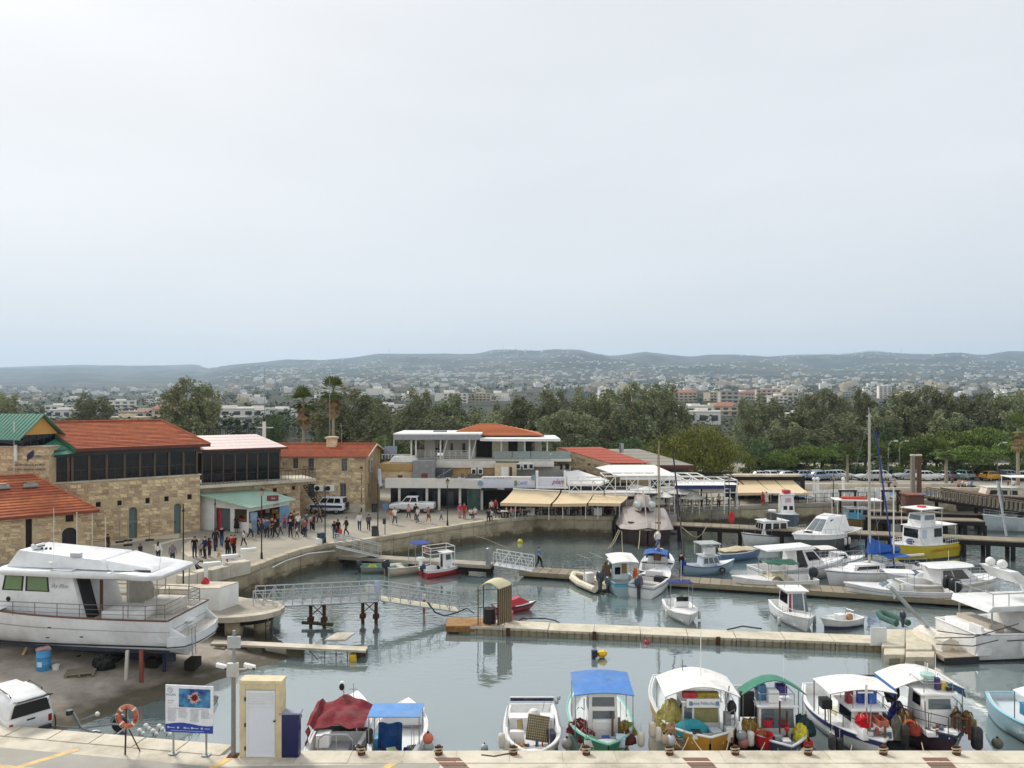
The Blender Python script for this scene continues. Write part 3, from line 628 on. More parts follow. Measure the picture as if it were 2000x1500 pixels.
gbox('roof_plant',849,883,914,932,1.6,1.2,mat('dark_plant','4a4c4c',.7,var=.4))
for px in(925,938,1012,1026,1037):
 py=921 if px<1000 else 911;o=gbox('air_conditioner',px-5,px+5,py-6,py+6,1.7,.5,WHITE);gbox('fan_grille',px-3,px+3.5,py-4,py+4,1.66,.04,IRON,o)
gbox('door_surround',966,1009,905,931,1.3,1,mat('beige_render','c9b99b',.9));gbox('white_door',979,993,912,931,1.25,.06,WHITE);gbox('brown_door',995,1000,912,931,1.25,.06,BROWN)
gbox('white_block',1014,1082,902,912,2,2,WWALL);gbox('grey_wall',1008,1115,912,933,3,2,mat('grey_wall','a5a29a',.9,dirt='7f7c74',dscale=.6,damt=.4))
for px,w_ in((1094,3),(1104,5)):gbox('window',px,px+w_*1.6,906,917,2.96,.06,GLASS)
rr=random.Random(5);m=M()
for i in range(14):x=gx(rr.uniform(850,960),1);m.cb((x,rr.uniform(.4,1.4),f1),(rr.uniform(.3,.9),.4,rr.uniform(.1,.45)),rr.random())
stuff(m.obj('roof_clutter',mat('roof_clutter','6b6a66',.9,var=.4),G));M().tube([(gx(855,1),.8,f1+.1),(gx(884,1),.9,f1+1.1)],.05).tube([(gx(867,1),.8,f1+.1),(gx(867,1),.8,f1+1.0)],.04).obj('roof_pipe',GREYM,G)
UO=4
gbox('floor_slab',806,1116,897,901.5,UO,10,WWALL)
u0=gz(897,UO);c0=gz(858,UO)
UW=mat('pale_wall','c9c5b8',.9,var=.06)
def uw(name,px0,px1,py0,py1,off,dep,mt):return M().box(gx(px0,off),gx(px1,off),off,off+dep,max(u0,gz(py1,off)),min(c0+.05,gz(py0,off))).obj(name,mt,G)
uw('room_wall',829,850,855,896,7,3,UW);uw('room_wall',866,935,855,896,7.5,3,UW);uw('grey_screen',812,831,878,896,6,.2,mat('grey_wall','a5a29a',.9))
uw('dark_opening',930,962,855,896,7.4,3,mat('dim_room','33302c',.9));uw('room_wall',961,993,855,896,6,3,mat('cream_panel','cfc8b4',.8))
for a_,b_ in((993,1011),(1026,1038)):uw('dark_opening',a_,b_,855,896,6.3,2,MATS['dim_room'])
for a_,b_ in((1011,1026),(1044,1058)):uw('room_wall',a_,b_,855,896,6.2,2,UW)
for a_,b_,c_,d_ in((880,884,866,880),(903,909,866,884),(849,864,875,884)):uw('window',a_,b_,c_,d_,7.4 if a_>870 else 7.2,.08,GLASS)
for px in(803,812,860,917,979,1025,1069):M().box(gx(px,UO)-.09,gx(px,UO)+.09,UO+.1,UO+.28,u0,c0).obj('column',WHITE,G)
for px in(868,925):M().tube([(gx(px-5,UO),UO+.4,u0),(gx(px+5,UO),UO+.4,c0)],.08,6).obj('raking_strut',WHITE,G)
for k in range(5):M().box(gx(830,UO),gx(926,UO),UO+.06,UO+.09,u0+.2+k*.2,u0+.23+k*.2).obj('rail',WHITE,G)
for k in range(9):x=gx(830+k*12,UO);M().box(x-.02,x+.02,UO+.05,UO+.1,u0,u0+1.02).obj('rail_post',WHITE,G)
for a_,b_ in((964,1000),(1001,1036),(1037,1075),(1076,1114)):M().box(gx(a_,UO),gx(b_,UO),UO+.05,UO+.07,u0+.05,u0+.95).obj('glass_balustrade',mat('balustrade_glass','8fa09c',.08,spec=.8),G)
M().box(gx(771,UO),gx(935,UO),UO-.6,UO+8,c0,c0+.25).obj('canopy_soffit',mat('canopy_grey','9a9c9e',.7),G);M().box(gx(770,UO),gx(940,UO),UO-.7,UO-.6,c0-.02,gz(849,UO-.6)).obj('canopy_fascia',MATS['canopy_grey'],G);M().box(gx(770,UO),gx(941,UO),UO-.75,UO+8,c0+.25+.3,c0+.72).obj('canopy_roof',WHITE,G)
M().prism([(gx(938,UO),UO-.7),(gx(965,UO),UO-1.6),(gx(1093,UO),UO-1.6),(gx(1090,UO),UO+7),(gx(938,UO),UO+7)],gz(862,UO-1.6),gz(857,UO-1.6)).obj('thin_canopy',WHITE,G)
M().tube([(gx(771,UO),UO-.6,gz(897,UO-.6)),(gx(771,UO),UO-.6,c0)],.05).obj('downpipe',WHITE,G)
hz0,hz1=gz(851,6),gz(828,10);h=[(gx(872,6),6,hz0),(gx(1062,6),6,hz0),(gx(1050,15),15,hz0),(gx(885,15),15,hz0)];ra,rb=(gx(938,10.5),10.5,hz1),(gx(969,10.5),10.5,hz1)
T2=mat('orange_roof_tile','b87049',.85,var=.14,scale=1.6,bump=.3,rand=.08,spec=.25)
courses(G,[h[0],h[1],rb,ra],10,T2);courses(G,[h[1],h[2],rb,rb],8,T2);courses(G,[h[2],h[3],ra,rb],8,T2);courses(G,[h[3],h[0],ra,ra],8,T2)
M().tube([h[1],rb,ra,h[0]],.09).obj('ridge_tile',T2,G)
o=M().cb((gx(762,3),3,gz(896,3)),(.1,.1,.8)).obj('satellite_dish',GREYM,G)
M().sheet(lambda u,v:(gx(762,3)+(u-.5)*1.5,3+((u-.5)**2+(v-.5)**2)*.8,gz(884,3)+(v-.5)*1.5),6,6,.02).obj('dish',mat('dish_grey','7f8894',.5),o)
gbox('roof_rail',745,803,887,888.2,3,.05,WHITE)
for k in range(10):gbox('roof_rail_post',746+k*6,747+k*6,887,897,3,.05,WHITE)
M().cb((gx(790,2.5),2.5,gz(902,2.5)),(3.4,2,.7),0,.7).obj('white_sheet_pile',cloth('d9d6d0'),G);gbox('solar_tank',846,872,841,846,7,.8,GREYM)
H=thing('cafe','white sign fascia of the waterside cafe with logos over the beige awnings','restaurant',(0,0,0),0)
FH=Frame(0,85.3,0,0)
def hb(name,px0,px1,py0,py1,off,dep,mt,par=None):
 a_,b_=FH.at(px0,py1,off),FH.at(px1,py0,off);return M().box(a_[0],b_[0],85.3+off,85.3+off+dep,a_[1],b_[1]).obj(name,mt,par or H)
hb('sign_fascia',940,1045,933,953,0,.4,mat('sign_white','d5d8e2',.6,var=.05));hb('sign_fascia',1046,1106,932,952,.1,.4,mat('sign_white','d5d8e2',.6));hb('white_upstand',942,1050,931,934.5,-.05,.5,WHITE)
for px in(1049,1104):hb('white_pylon',px-2.5,px+2.5,920,956,-.15,.4,WHITE)
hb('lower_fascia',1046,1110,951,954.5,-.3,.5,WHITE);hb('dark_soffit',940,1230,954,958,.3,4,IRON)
BLUE=mat('sign_blue','7f9bb0',.6);PURP=mat('sign_purple','6d6fb5',.6);MAG=mat('sign_magenta','a3245e',.6)
for px,py in((938,944),(1042,933)):
 x,z=FH.at(px,py,-.06);q=M();q.cyl((0,0,0),.3,.03,18);o=q.obj('round_logo',BLUE,H);o.rotation_euler=(PI/2,0,0);o.location=(x,85.2 if px<1000 else 85.15,z)
x,z=FH.at(1019,944,-.06);text('CAFE',.5,PURP,H,(x,85.27,z),shear=.3);x,z=FH.at(1007,944,-.06);M().cb((x,85.28,z-.3),(.3,.03,.6)).obj('bottle_mark',mat('sign_green','7d8a4f',.6),H)
x,z=FH.at(1089,941,.04);text('plan',.75,MAG,H,(x,85.34,z),shear=.35)
for k in range(9):x,z=FH.at(948+k*6,934.5,-.1);text('CAFEBARSS'[k],.22,IRON,H,(x,85.2,z+.05))
x0_,z0_=FH.at(985,1003,3)
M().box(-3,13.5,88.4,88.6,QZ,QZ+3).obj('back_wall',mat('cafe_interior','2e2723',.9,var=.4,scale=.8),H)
AWN=mat('beige_awning','d8c29c',.8,var=.06,scale=1,bump=.1)
def awning(tl,tr,br,bl,label,dt=84.6,db=81.0):
 a_,b_,c_,d_=PD(*tl,dt),PD(*tr,dt),PD(*br,db),PD(*bl,db)
 t=thing('awning',label,'awning',(a_+b_+c_+d_)/4,0,'beige awnings over the cafe tables');o_=t.location
 sh=M().sheet(lambda u,v:a_.lerp(b_,u).lerp(d_.lerp(c_,u),v)-V(0,0,.12*math.sin(PI*v))-o_,6,5,.03).obj('fabric',AWN,t)
 M().hexa([d_-o_+V(0,-.02,-.32),c_-o_+V(0,-.02,-.32),c_-o_+V(0,.02,-.32),d_-o_+V(0,.02,-.32),d_-o_+V(0,-.02,0),c_-o_+V(0,-.02,0),c_-o_+V(0,.02,0),d_-o_+V(0,.02,0)]).obj('valance',AWN,t)
 M().tube([a_-o_+V(0,.1,.1),b_-o_+V(0,.1,.1)],.1).obj('roller',WHITE,t)
 for k in(.3,.97):q=d_.lerp(c_,k)-o_;M().tube([q+V(0,.1,0),q+V(0,.1,QZ-d_.z)],.04).obj('post',WHITE,t)
awning((1002,957),(1094,961),(1075,984),(977,982),'widest beige awning at the left end of the cafe terrace')
awning((1097,961),(1159,963),(1146,983),(1079,984),'middle beige awning over the cafe terrace on the quay wall')
awning((1161,963),(1229,967),(1212,983),(1149,982),'right beige awning of the cafe, beside the submarine-shaped boat')
Kb=thing('stone_barn','stone building with plain red sheet roof behind the white marquee','building')
R0,R1,E1_,E0_=PD(1086,874,97),PD(1173,873,98.5),PD(1272,905,93.5),PD(1191,905,92)
REDS=mat('red_sheet_roof','a8513c',.8,var=.08,scale=.6)
courses(Kb,[E0_,E1_,R1,R0],6,REDS,'roof_sheet',.04)
bk=V(-2.5,6,0)
M().ext([(R0.x,R0.y,QZ),(E0_.x,E0_.y,QZ),E0_-V(0,0,.05),R0-V(0,0,.05)],(.3,.5,0)).obj('wall',MORTAR,Kb)
M().ext([(E0_.x,E0_.y+.1,QZ),(E1_.x,E1_.y,QZ),E1_-V(0,0,.1),E0_-V(0,-.1,.1)],(0,.4,0)).obj('front_wall',MORTAR,Kb)
for k in range(70):
 a_=rr.random();b_=rr.random();p=R0.lerp(E0_,a_);z=5.2+b_*(p.z-5.6)
 if z<p.z-.4:o=link('stone',rr.choice(BLOCKS),Kb,(p.x,p.y-.01,z),math.atan2((E0_-R0).y,(E0_-R0).x));o.scale=(.55,.05,.3)
Kc=thing('grey_roof_hall','hall with broad pale grey corrugated roof and maroon eave behind the cafes','building')
g0_,g1_,g2_,g3_=PD(1180,877,104),PD(1248,877,105),PD(1356,909,97.5),PD(1272,909,96.5)
courses(Kc,[g3_,g2_,g1_,g0_],5,mat('grey_sheet_roof','8f8a7d',.7,var=.15,scale=1,stretch=(3,.4,1)),'roof_sheet',.04)
M().ext([g3_-V(0,0,.5),g2_-V(0,0,.5),g2_,g3_],(0,.3,0)).obj('eave_board',mat('maroon_fascia','5c2c24',.6),Kc);M().ext([(g3_.x,g3_.y+1,QZ),(g2_.x-1,g2_.y+1,QZ),g2_-V(1,-1,.5),g3_-V(0,-1,.5)],(0,.3,0)).obj('wall',GW,Kc)
q=PD(1214,884,100);M().cyl(q,.3,1.2,10).obj('flue',STEEL,Kc)
Mq=thing('marquee','large white fabric marquee roof below the red sheet roof','marquee')
a_,b_,c_,d_,e_=PD(1188,908,92),PD(1278,908,91),PD(1330,931,87.5),PD(1212,931,87.5),PD(1163,913,90.5)
M().ext([a_,b_,c_,d_,e_],(0,0,-.06)).obj('fabric',mat('white_fabric_roof','e4e2de',.7,var=.03),Mq);M().ext([d_,c_,c_-V(0,0,.35),d_-V(0,0,.35)],(0,.05,0)).obj('valance',WHITE,Mq)
for p in(d_,c_,d_.lerp(c_,.5)):M().tube([(p.x,p.y+.2,QZ),p+V(0,.2,0)],.06).obj('post',WHITE,Mq)
Mr=thing('white_flat_roof','white membrane roof sloping down beside the plum-coloured cafe sign','roof')
M().ext([PD(1106,921,89),PD(1128,918,90),PD(1190,938,86.5),PD(1172,945,85.5),PD(1108,945,85.5)],(0,0,-.25)).obj('membrane',MATS['white_fabric_roof'],Mr)
for p in(PD(1112,944,85.8),PD(1180,943,86)):M().tube([(p.x,p.y,QZ),p-V(0,0,.2)],.07).obj('post',WHITE,Mr)
Pg=thing('white_pergola','white steel pergola frames with crossed bracing over the waterside terraces','pergola')
for(xa,xb,ya,yb,d)in((1112,1180,938,962,84),(1180,1290,930,958,84),(1285,1375,930,952,86),(1290,1440,938,962,88)):
 p=[PD(xa,yb,d),PD(xb,yb,d),PD(xb,ya,d),PD(xa,ya,d)]
 for s,e in((p[0],p[1]),(p[3],p[2])):M().tube([s,e],.07,4).obj('beam',WHITE,Pg);M().tube([s+V(0,3.5,0),e+V(0,3.5,0)],.07,4).obj('beam',WHITE,Pg)
 n=max(2,int((xb-xa)/22))
 for k in range(n+1):
  s,e=p[0].lerp(p[1],k/n),p[3].lerp(p[2],k/n);M().tube([(s.x,s.y,QZ),e],.06,4).obj('post',WHITE,Pg);M().tube([e,e+V(0,3.5,0)],.05,4).obj('cross_beam',WHITE,Pg)
  if k<n and k%2==0:M().tube([s,p[3].lerp(p[2],(k+1)/n)],.035,4).tube([e,p[0].lerp(p[1],(k+1)/n)],.035,4).obj('brace',WHITE,Pg)
def flatroof(px0,px1,py0,py1,d0,d1,label,mt,edge=None):
 a_,b_,c_,d_=PD(px0,py0,d1),PD(px1,py0,d1),PD(px1,py1,d0),PD(px0,py1,d0)
 t=thing('terrace_roof',label,'canopy');M().ext([a_,b_,c_,d_],(0,0,-.1)).obj('panel',mt,t)
 M().ext([d_,c_,c_-V(0,0,.4),d_-V(0,0,.4)],(0,.05,0)).obj('valance',edge or mt,t)
 for p in(d_,d_.lerp(c_,.5),c_):M().tube([(p.x,p.y+.1,QZ),p+V(0,.1,-.05)],.05).obj('post',WHITE,t)
 return t
WF=MATS['white_fabric_roof'];NB=mat('navy_edge','2b2f63',.7)
flatroof(1110,1240,955,962,84.4,86.5,'long white terrace roof just above the beige awnings',WF)
flatroof(1318,1415,940,948,84,90,'white canopy with navy blue edge right of the mast',WF,NB);flatroof(1415,1438,941,947,88,91,'short white canopy piece with navy edge beside the far beige awnings',WF,NB)
PER=thing('dark_pergola','dark slatted pergola roof in front of the big round tree','pergola')
for k in range(16):a_=PD(1290+k*9,926,93);M().tube([a_,a_+V(.8,-3,-.9)],.09,4).obj('slat',DARKWOOD,PER)
M().tube([PD(1285,924,93),PD(1432,924,93)],.12,4).obj('beam',DARKWOOD,PER);M().tube([PD(1300,940,90),PD(1440,940,90)],.12,4).obj('beam',DARKWOOD,PER)
for px in(1300,1370,1436):p=PD(px,940,90);M().tube([(p.x,p.y,QZ),p],.1,4).obj('post',DARKWOOD,PER)
def parasol(px,py,d,r,label,colr,drop=.55):
 p=PD(px,py,d);t=thing('parasol',label,'parasol',(p.x,p.y,QZ),rnd.random(),'parasols on the waterside terraces');h=p.z-QZ
 n=8;rim=[(r*math.cos(k*2*PI/n),r*math.sin(k*2*PI/n),h-drop)for k in range(n)]
 M().add([(0,0,h)]+rim+[(0,0,h-.05)]+[(x,y,z-.04)for x,y,z in rim],[(0,1+k,1+(k+1)%n)for k in range(n)]+[(n+1,n+2+(k+1)%n,n+2+k)for k in range(n)]).obj('canopy',cloth(colr),t)
 M().tube([(0,0,0),(0,0,h-.05)],.035).obj('pole',WHITE,t);M().cb((0,0,0),(.6,.6,.08)).obj('base',CONC,t)
for px,py,l in((1262,950,'nearest the submarine-shaped boat'),(1305,947,'left of the bare wooden mast'),(1335,952,'just right of the bare wooden mast'),(1290,958,'lowest, in front of the white pergola'),(1240,944,'highest, at the foot of the marquee')):
 parasol(px,py,85.5 if py>948 else 88,1.9,'white square-topped parasol on the terrace '+l,'d8d6d0')
for px,py,l in((1275,970,'over the tables behind the submarine-shaped boat'),(1352,960,'over the tables beside the dark deck railing')):parasol(px,py,84,1.5,'grey terrace parasol '+l,'8f8e86',.7)
def awning2(px0,px1,px2,px3,label):
 a_,b_,c_,d_=PD(px0,938,97),PD(px1,938,97),PD(px2,962,92.5),PD(px3,963,92.5);t=thing('awning',label,'awning',(0,0,0),0,'beige awnings of the far restaurant')
 M().sheet(lambda u,v:a_.lerp(b_,u).lerp(d_.lerp(c_,u),v)-V(0,0,.1*math.sin(PI*v)),5,4,.03).obj('fabric',AWN,t)
 M().ext([d_,c_,c_-V(0,0,.3),d_-V(0,0,.3)],(0,.04,0)).obj('valance',AWN,t);M().tube([(c_.x-.1,c_.y+.1,QZ),c_+V(-.1,.1,0)],.05).obj('post',WHITE,t)
awning2(1432,1478,1508,1437,'left of the three far beige awnings');awning2(1480,1513,1543,1510,'middle of the three far beige awnings');awning2(1515,1549,1579,1545,'right of the three far beige awnings, at the open end')
FR=thing('far_restaurant','dim open-sided restaurant room under the far beige awnings','restaurant');M().box(27,37,97,97.3,QZ,QZ+2.9).obj('back_wall',MATS['cafe_interior'],FR);M().box(27,36.5,96.5,98,4.95,5.2).obj('roof',CREAM,FR)
for k in range(6):M().box(27.3+k*1.6,28.4+k*1.6,96.9,97,QZ+.9,QZ+2.2).obj('window',GLASSB,FR)
def railing(a_,b_,h,step,label,mt,z,panel=None):
 t=thing('railing',label,'railing');d=(b_-a_).length;n=max(1,round(d/step))
 for k in range(n+1):p=a_.lerp(b_,k/n);M().box(p.x-.03,p.x+.03,p.y-.03,p.y+.03,z,z+h).obj('post',mt,t)
 for f in(1,.55,.15):M().tube([a_+V(0,0,z+h*f-a_.z),b_+V(0,0,z+h*f-b_.z)],.025,4).obj('rail',mt,t)
 return t
railing(V(13,88.5,0),V(27,91.2,0),1.05,1.3,'dark post railing along the terrace right of the submarine-shaped boat',IRON,QZ)
railing(V(30,92,0),V(45,95.2,0),1.1,1.2,'dark railing below the far beige awnings',IRON,QZ)
WB=thing('white_balustrade','white panelled balustrade right of the far beige awnings','balustrade')
for k in range(14):p=V(37.8,94,QZ).lerp(V(47,96.2,QZ),k/13);M().cb(p,(.55,.12,1.5),.2).obj('panel',WHITE,WB)
for px in(1590,1597,1647):p=PD(px,960,97);q=thing('white_statue','white column figure standing on the promenade, %s'%{1590:'left one of the close pair',1597:'right one of the close pair',1647:'standing alone to the right'}[px],'column',(p.x,p.y,QZ));M().cyl((0,0,0),.35,.3,10).obj('plinth',WHITE,q);M().cyl((0,0,.3),.2,2.0,10,.14).obj('shaft',WHITE,q);M().sph((0,0,2.5),.25).obj('finial',WHITE,q)
PW=thing('promenade_wall','low cream wall and hedge bank along the road behind the harbour','wall');M().box(33,62,106,106.4,QZ-.1,QZ+.9).obj('wall',CREAM,PW);M().box(46,75,102.6,103,QZ-.1,QZ+.75).obj('wall',CREAM,PW)
PZ=1.75
pl=thing('round_jetty','round-ended concrete jetty platform on dark piers beside the white yacht','jetty')
pc=P(440,1192,PZ);cx_,cy_=pc.x+.2,pc.y+.6
rim=[(cx_+3.2*math.cos(t)*1.02,cy_+3.1*math.sin(t)*.72)for t in[(-PI*.62)+k*PI*1.1/14 for k in range(15)]]
rim=[(cx_-4.2,cy_-2.0)]+rim+[(cx_-2.2,cy_+3.6),(cx_-5,cy_+3.2)]
M().prism(rim,PZ-.32,PZ).obj('slab',CREAM,pl)
M().prism([(cx_+(x-cx_)*.86,cy_+.25+(y-cy_)*.8)for x,y in rim],PZ+.002,PZ+.012).obj('worn_surface',CONC,pl)
M().box(cx_-4.1,cx_-1.2,cy_-2.25,cy_-1.55,PZ-.3,PZ+.02).obj('plank_edge',WOOD,pl)
for dx,dy in((-3.2,-.9),(-1.3,-1.3),(.6,-1.3),(2.0,-.2),(-.2,.8),(1.6,1.4),(-2.4,1.2)):
 M().box(cx_+dx-.45,cx_+dx+.45,cy_+dy-.4,cy_+dy+.4,-1.5,PZ-.32).obj('pier',WALLC,pl)
M().prism([(cx_+(x-cx_)*.8,cy_+(y-cy_)*.75)for x,y in rim],PZ-.7,PZ-.33).obj('under_beam',DARKWOOD,pl)
for s in(0,.4):M().tube([(cx_+2.6+s*.5,cy_-1.5+s,-1),(cx_+2.6+s*.5,cy_-1.5+s,PZ-.3)],.03,5).obj('ladder_rail',IRON,pl)
for k in range(7):M().tube([(cx_+2.6,cy_-1.5,-.4+k*.28),(cx_+2.8,cy_-1.1,-.4+k*.28)],.02,4).obj('ladder_rung',IRON,pl)
wb=thing('white_block','big white-painted masonry block at the landward end of the round jetty','block',P(411,1195,PZ))
M().hexa([(-1.25,0,0),(.5,.1,0),(1.15,1.7,0),(-.9,1.8,0),(-1.25,0,1.4),(.5,.1,1.4),(1.15,1.7,1.4),(-.9,1.8,1.4)]).obj('body',WHITE,wb);M().hexa([(-1.25,0,1.402),(.5,.1,1.402),(1.15,1.7,1.402),(-.9,1.8,1.402),(-1.22,.03,1.45),(.48,.13,1.45),(1.12,1.67,1.45),(-.88,1.77,1.45)]).obj('top',CREAM,wb)
m=M().box(-3.6,-1.3,.9,2.2,0,1.2);m.obj('low_wall',CREAM,wb)
par=thing('stone_parapet','raised parapet of large pale stone blocks where the quay curves to the jetty','wall')
pp=[V(-21.7,54.2,QZ),P(404,1146,QZ),P(436,1128,QZ),P(476,1112,QZ)]
pp=[V(-22.6,52.6,QZ),V(-21.4,54.4,QZ),V(-20.6,56.0,QZ),V(-19.6,57.4,QZ)]
for i,(a,b)in enumerate(along(pp,1.3)):facing(a,b,QZ-.3,QZ+.62+.06*(i%2),.15,.75,'stone_block',CREAM,par,.012)
for i,(px,py,l)in enumerate(((402,1128,'nearest the red bag'),(437,1112,'middle one'),(474,1098,'farthest, beside the lamp post'))):
 p=P(px,py+6,QZ);t=thing('mooring_hook','white L-shaped mooring bracket on the quay parapet, '+l,'bollard',p,.4,'white brackets on the parapet')
 M().cb((0,0,0),(.28,.28,1.0)).obj('upright',WHITE,t);M().cb((.42,0,1.0),(1.15,.34,.28)).obj('arm',WHITE,t)
rb=thing('red_bag','bright red cloth bundle tied to a post on the low wall by the white block','bag',P(401,1158,2.6));M().sph((0,0,.45),.28,.25,.5,10,7,.12,rnd).obj('cloth',cloth('c22a35'),rb)
def hose(name,label,pts,r,mt,n=8):
 q=[]
 for a,b in zip(pts,pts[1:]):
  for k in range(n):q.append(Vector(a).lerp(Vector(b),k/n))
 q.append(Vector(pts[-1]));return tag(M().tube(q,r,5).obj(name,mt),label,name.split('_')[-1])
E1=[PD(530,1107,60.6),PD(556,1094,63),PD(600,1080,65.2),PD(652,1075,67.5)]
hose('white_pipe','white pipe hung along the curved quay wall above the water',[e+V(.15,-.25,0)for e in E1],.06,WHITE)
hose('mooring_rope','long pale rope sagging from the quay wall to the water',[PD(850,1036,74.6),PD(905,1041,75),PD(945,1051,76),PD(990,1070,76.2)],.035,ROPE)
def gangway(t,a,b,w_,h,n,mt,deckm,brace=True):
 d=(b-a);ln=d.length;u=d.normalized();s=V(-u.y,u.x,0).normalized()*w_/2
 M().hexa([a-s-V(0,0,.12),b-s-V(0,0,.12),b+s-V(0,0,.12),a+s-V(0,0,.12),a-s,b-s,b+s,a+s]).obj('deck',deckm,t)
 for sg in(-1,1):
  o=s*sg
  for f in(1,.5):M().tube([a+o+V(0,0,h*f),b+o+V(0,0,h*f)],.045 if f==1 else.028,5).obj('handrail',mt,t)
  M().tube([a+o+V(0,0,-.05),b+o+V(0,0,-.05)],.05,4).obj('chord',mt,t)
  for k in range(n+1):p=a.lerp(b,k/n)+o;M().tube([p,p+V(0,0,h)],.035,4).obj('post',mt,t)
  if brace:
   for k in range(n):
    p,q=a.lerp(b,k/n)+o,a.lerp(b,(k+1)/n)+o
    M().tube([p,q+V(0,0,h)]if k%2 else[p+V(0,0,h),q],.026,4).obj('brace',mt,t)
LG=mat('pale_grey_steel','b9bdc0',.5,.2,var=.1)
g0,g1=P(497,1180,1.7),P(738,1168,1.66);g0.z=1.7;g1.z=1.66
t=thing('gangway','long grey truss-railed gangway on rusty piles from the round jetty','gangway');gangway(t,g0,g1,1.3,1.0,13,LG,GREYM)
t=thing('gangway','sloping lower gangway leading down to the cream pontoon with the cage','gangway');gangway(t,g1+V(.1,.1,0),V(-3.7,52.3,.55),1.2,1.0,8,LG,mat('yellowed_grp','c9c2a8',.7))
for px,py,l in((618,1243,'left'),(721,1222,'right')):
 p=g0.lerp(g1,(px-497)/241);t=thing('pile_trestle','rusty braced steel pile trestle under the %s part of the long gangway'%l,'trestle',(p.x,p.y,0),-.1)
 for s in(-.45,.45):M().tube([(s,0,-2.5),(s,0,1.6)],.12,8).obj('pile',RUST,t);M().cb((s,0,.35),(.36,.36,.3)).obj('collar',RUST,t)
 M().tube([(-.45,0,.7),(.45,0,1.5)],.03,4).tube([(-.45,0,1.5),(.45,0,.7)],.03,4).obj('brace',RUST,t);M().box(-.6,.6,-.2,.2,1.45,1.58).obj('cap',RUST,t)
 if l=='left':M().tube([(-1.0,-.1,.28),(.1,-.1,.26)],.12,8).obj('fender_log',mat('algae_wood','4b4630',.9),t);M().tube([(.15,-.12,.24),(1.1,-.2,.24)],.12,8).obj('fender_log',MATS['algae_wood'],t)
gs=thing('gangway_sign','white sign boards fixed on the railing of the long gangway','sign',PD(728,1148,51));M().cb((-.2,0,-.3),(.55,.04,.5)).obj('board',WHITE,gs);M().cb((.25,.05,-.3),(.3,.04,.75)).obj('board',mat('blue_white_board','b9c4e0',.5),gs)
JZ=.95
ja,jb=P(668,1083,JZ),P(962,1101,JZ)
J=thing('concrete_jetty','narrow concrete jetty on dark piles reaching out from the curved quay','jetty')
u=(jb-ja).normalized();sN=V(-u.y,u.x,0)
M().hexa([ja-sN*.7-V(0,0,.3),jb-sN*.7-V(0,0,.3),jb+sN*.7-V(0,0,.3),ja+sN*.7-V(0,0,.3),ja-sN*.7,jb-sN*.7,jb+sN*.7,ja+sN*.7]).obj('deck',CONC,J)
M().hexa([ja-sN*.5-V(0,0,.65),jb-sN*.5-V(0,0,.65),jb+sN*.5-V(0,0,.65),ja+sN*.5-V(0,0,.65),ja-sN*.5-V(0,0,.302),jb-sN*.5-V(0,0,.302),jb+sN*.5-V(0,0,.302),ja+sN*.5-V(0,0,.302)]).obj('beam',DARKWOOD,J)
for k in range(7):
 for s in(-.5,.5):p=ja.lerp(jb,.04+k*.157)+sN*s;M().tube([(p.x,p.y,-2),(p.x,p.y,JZ-.3)],.16,8).obj('pile',DARKWOOD,J)
t=thing('gangway','short grey gangway from the curved quay down to the concrete jetty','gangway');gangway(t,P(655,1066,QZ+.02),P(742,1086,JZ+.03),1.2,1.0,5,LG,GREYM,False)
t=thing('gangway','white truss gangway dropping from the jetty to the pontoon with the man in blue','gangway');gangway(t,jb+V(.2,0,.05),P(1042,1112,.6),1.3,1.05,6,mat('white_steel','d9dbd9',.5),LG)
jp=thing('jetty_bollard','grey round post at the head of the white gangway','post',jb+V(-.35,-.35,0));M().cyl((0,0,0),.22,1.3,12,.2).obj('post',GREYM,jp);M().sph((0,0,1.3),.2,.2,.12).obj('cap',GREYM,jp)
sj=thing('slip_jetty','low narrow landing stage on concrete blocks in front of the round jetty','jetty');s0,s1=P(415,1253,.62),P(716,1267,.62)
M().hexa([s0-V(0,.35,.12),s1-V(0,.35,.12),s1+V(0,.35,-.12),s0+V(0,.35,-.12),s0-V(0,.35,0),s1-V(0,.35,0),s1+V(0,.35,0),s0+V(0,.35,0)]).obj('deck',CREAM,sj)
for px,w_ in((431,.7),(501,.85),(577,.9),(703,.8)):p=P(px,1262,.5);M().cb((p.x,p.y,-1.4),(w_,.7,1.88)).obj('support_block',WALLC,sj)
for px in(636,658,680):p=P(px,1264,.5);M().tube([(p.x,p.y-.2,-1.5),(p.x,p.y-.2,.5)],.03,4).obj('leg',IRON,sj)
M().tube([P(596,1262,.5),P(622,1290,.05)],.025,4).obj('brace',IRON,sj)
p=P(660,1252,.62);bt=thing('white_hatch','pale panel propped on the end of the low landing stage','panel',p);M().hexa([(-.75,-.2,.05),(.5,-.2,.05),(.9,.6,.25),(-.2,.6,.25),(-.75,-.2,.15),(.5,-.2,.15),(.9,.6,.33),(-.2,.6,.33)]).obj('panel',CREAM,bt)
p=P(689,1289,0);by=thing('yellow_buoy','yellow square float tied under the end of the landing stage','buoy',p);M().cb((0,0,-.1),(.42,.42,.45),.3,.85).obj('float',plastic('e3b81f'),by)
CRP=mat('cream_float','cdc5b0',.75,var=.1,scale=1.2,dirt='8d7f5c',dscale=.9,damt=.5,coord='World')
FLT=mat('stained_float','a39a80',.8,var=.2,scale=1,dirt='5d5638',dscale=.8,damt=.6,coord='World')
fp=thing('front_pontoon','long cream pontoon of linked floats across the near basin','pontoon')
f0_,f1_=P(900,1216,.45),P(1722,1250,.45)
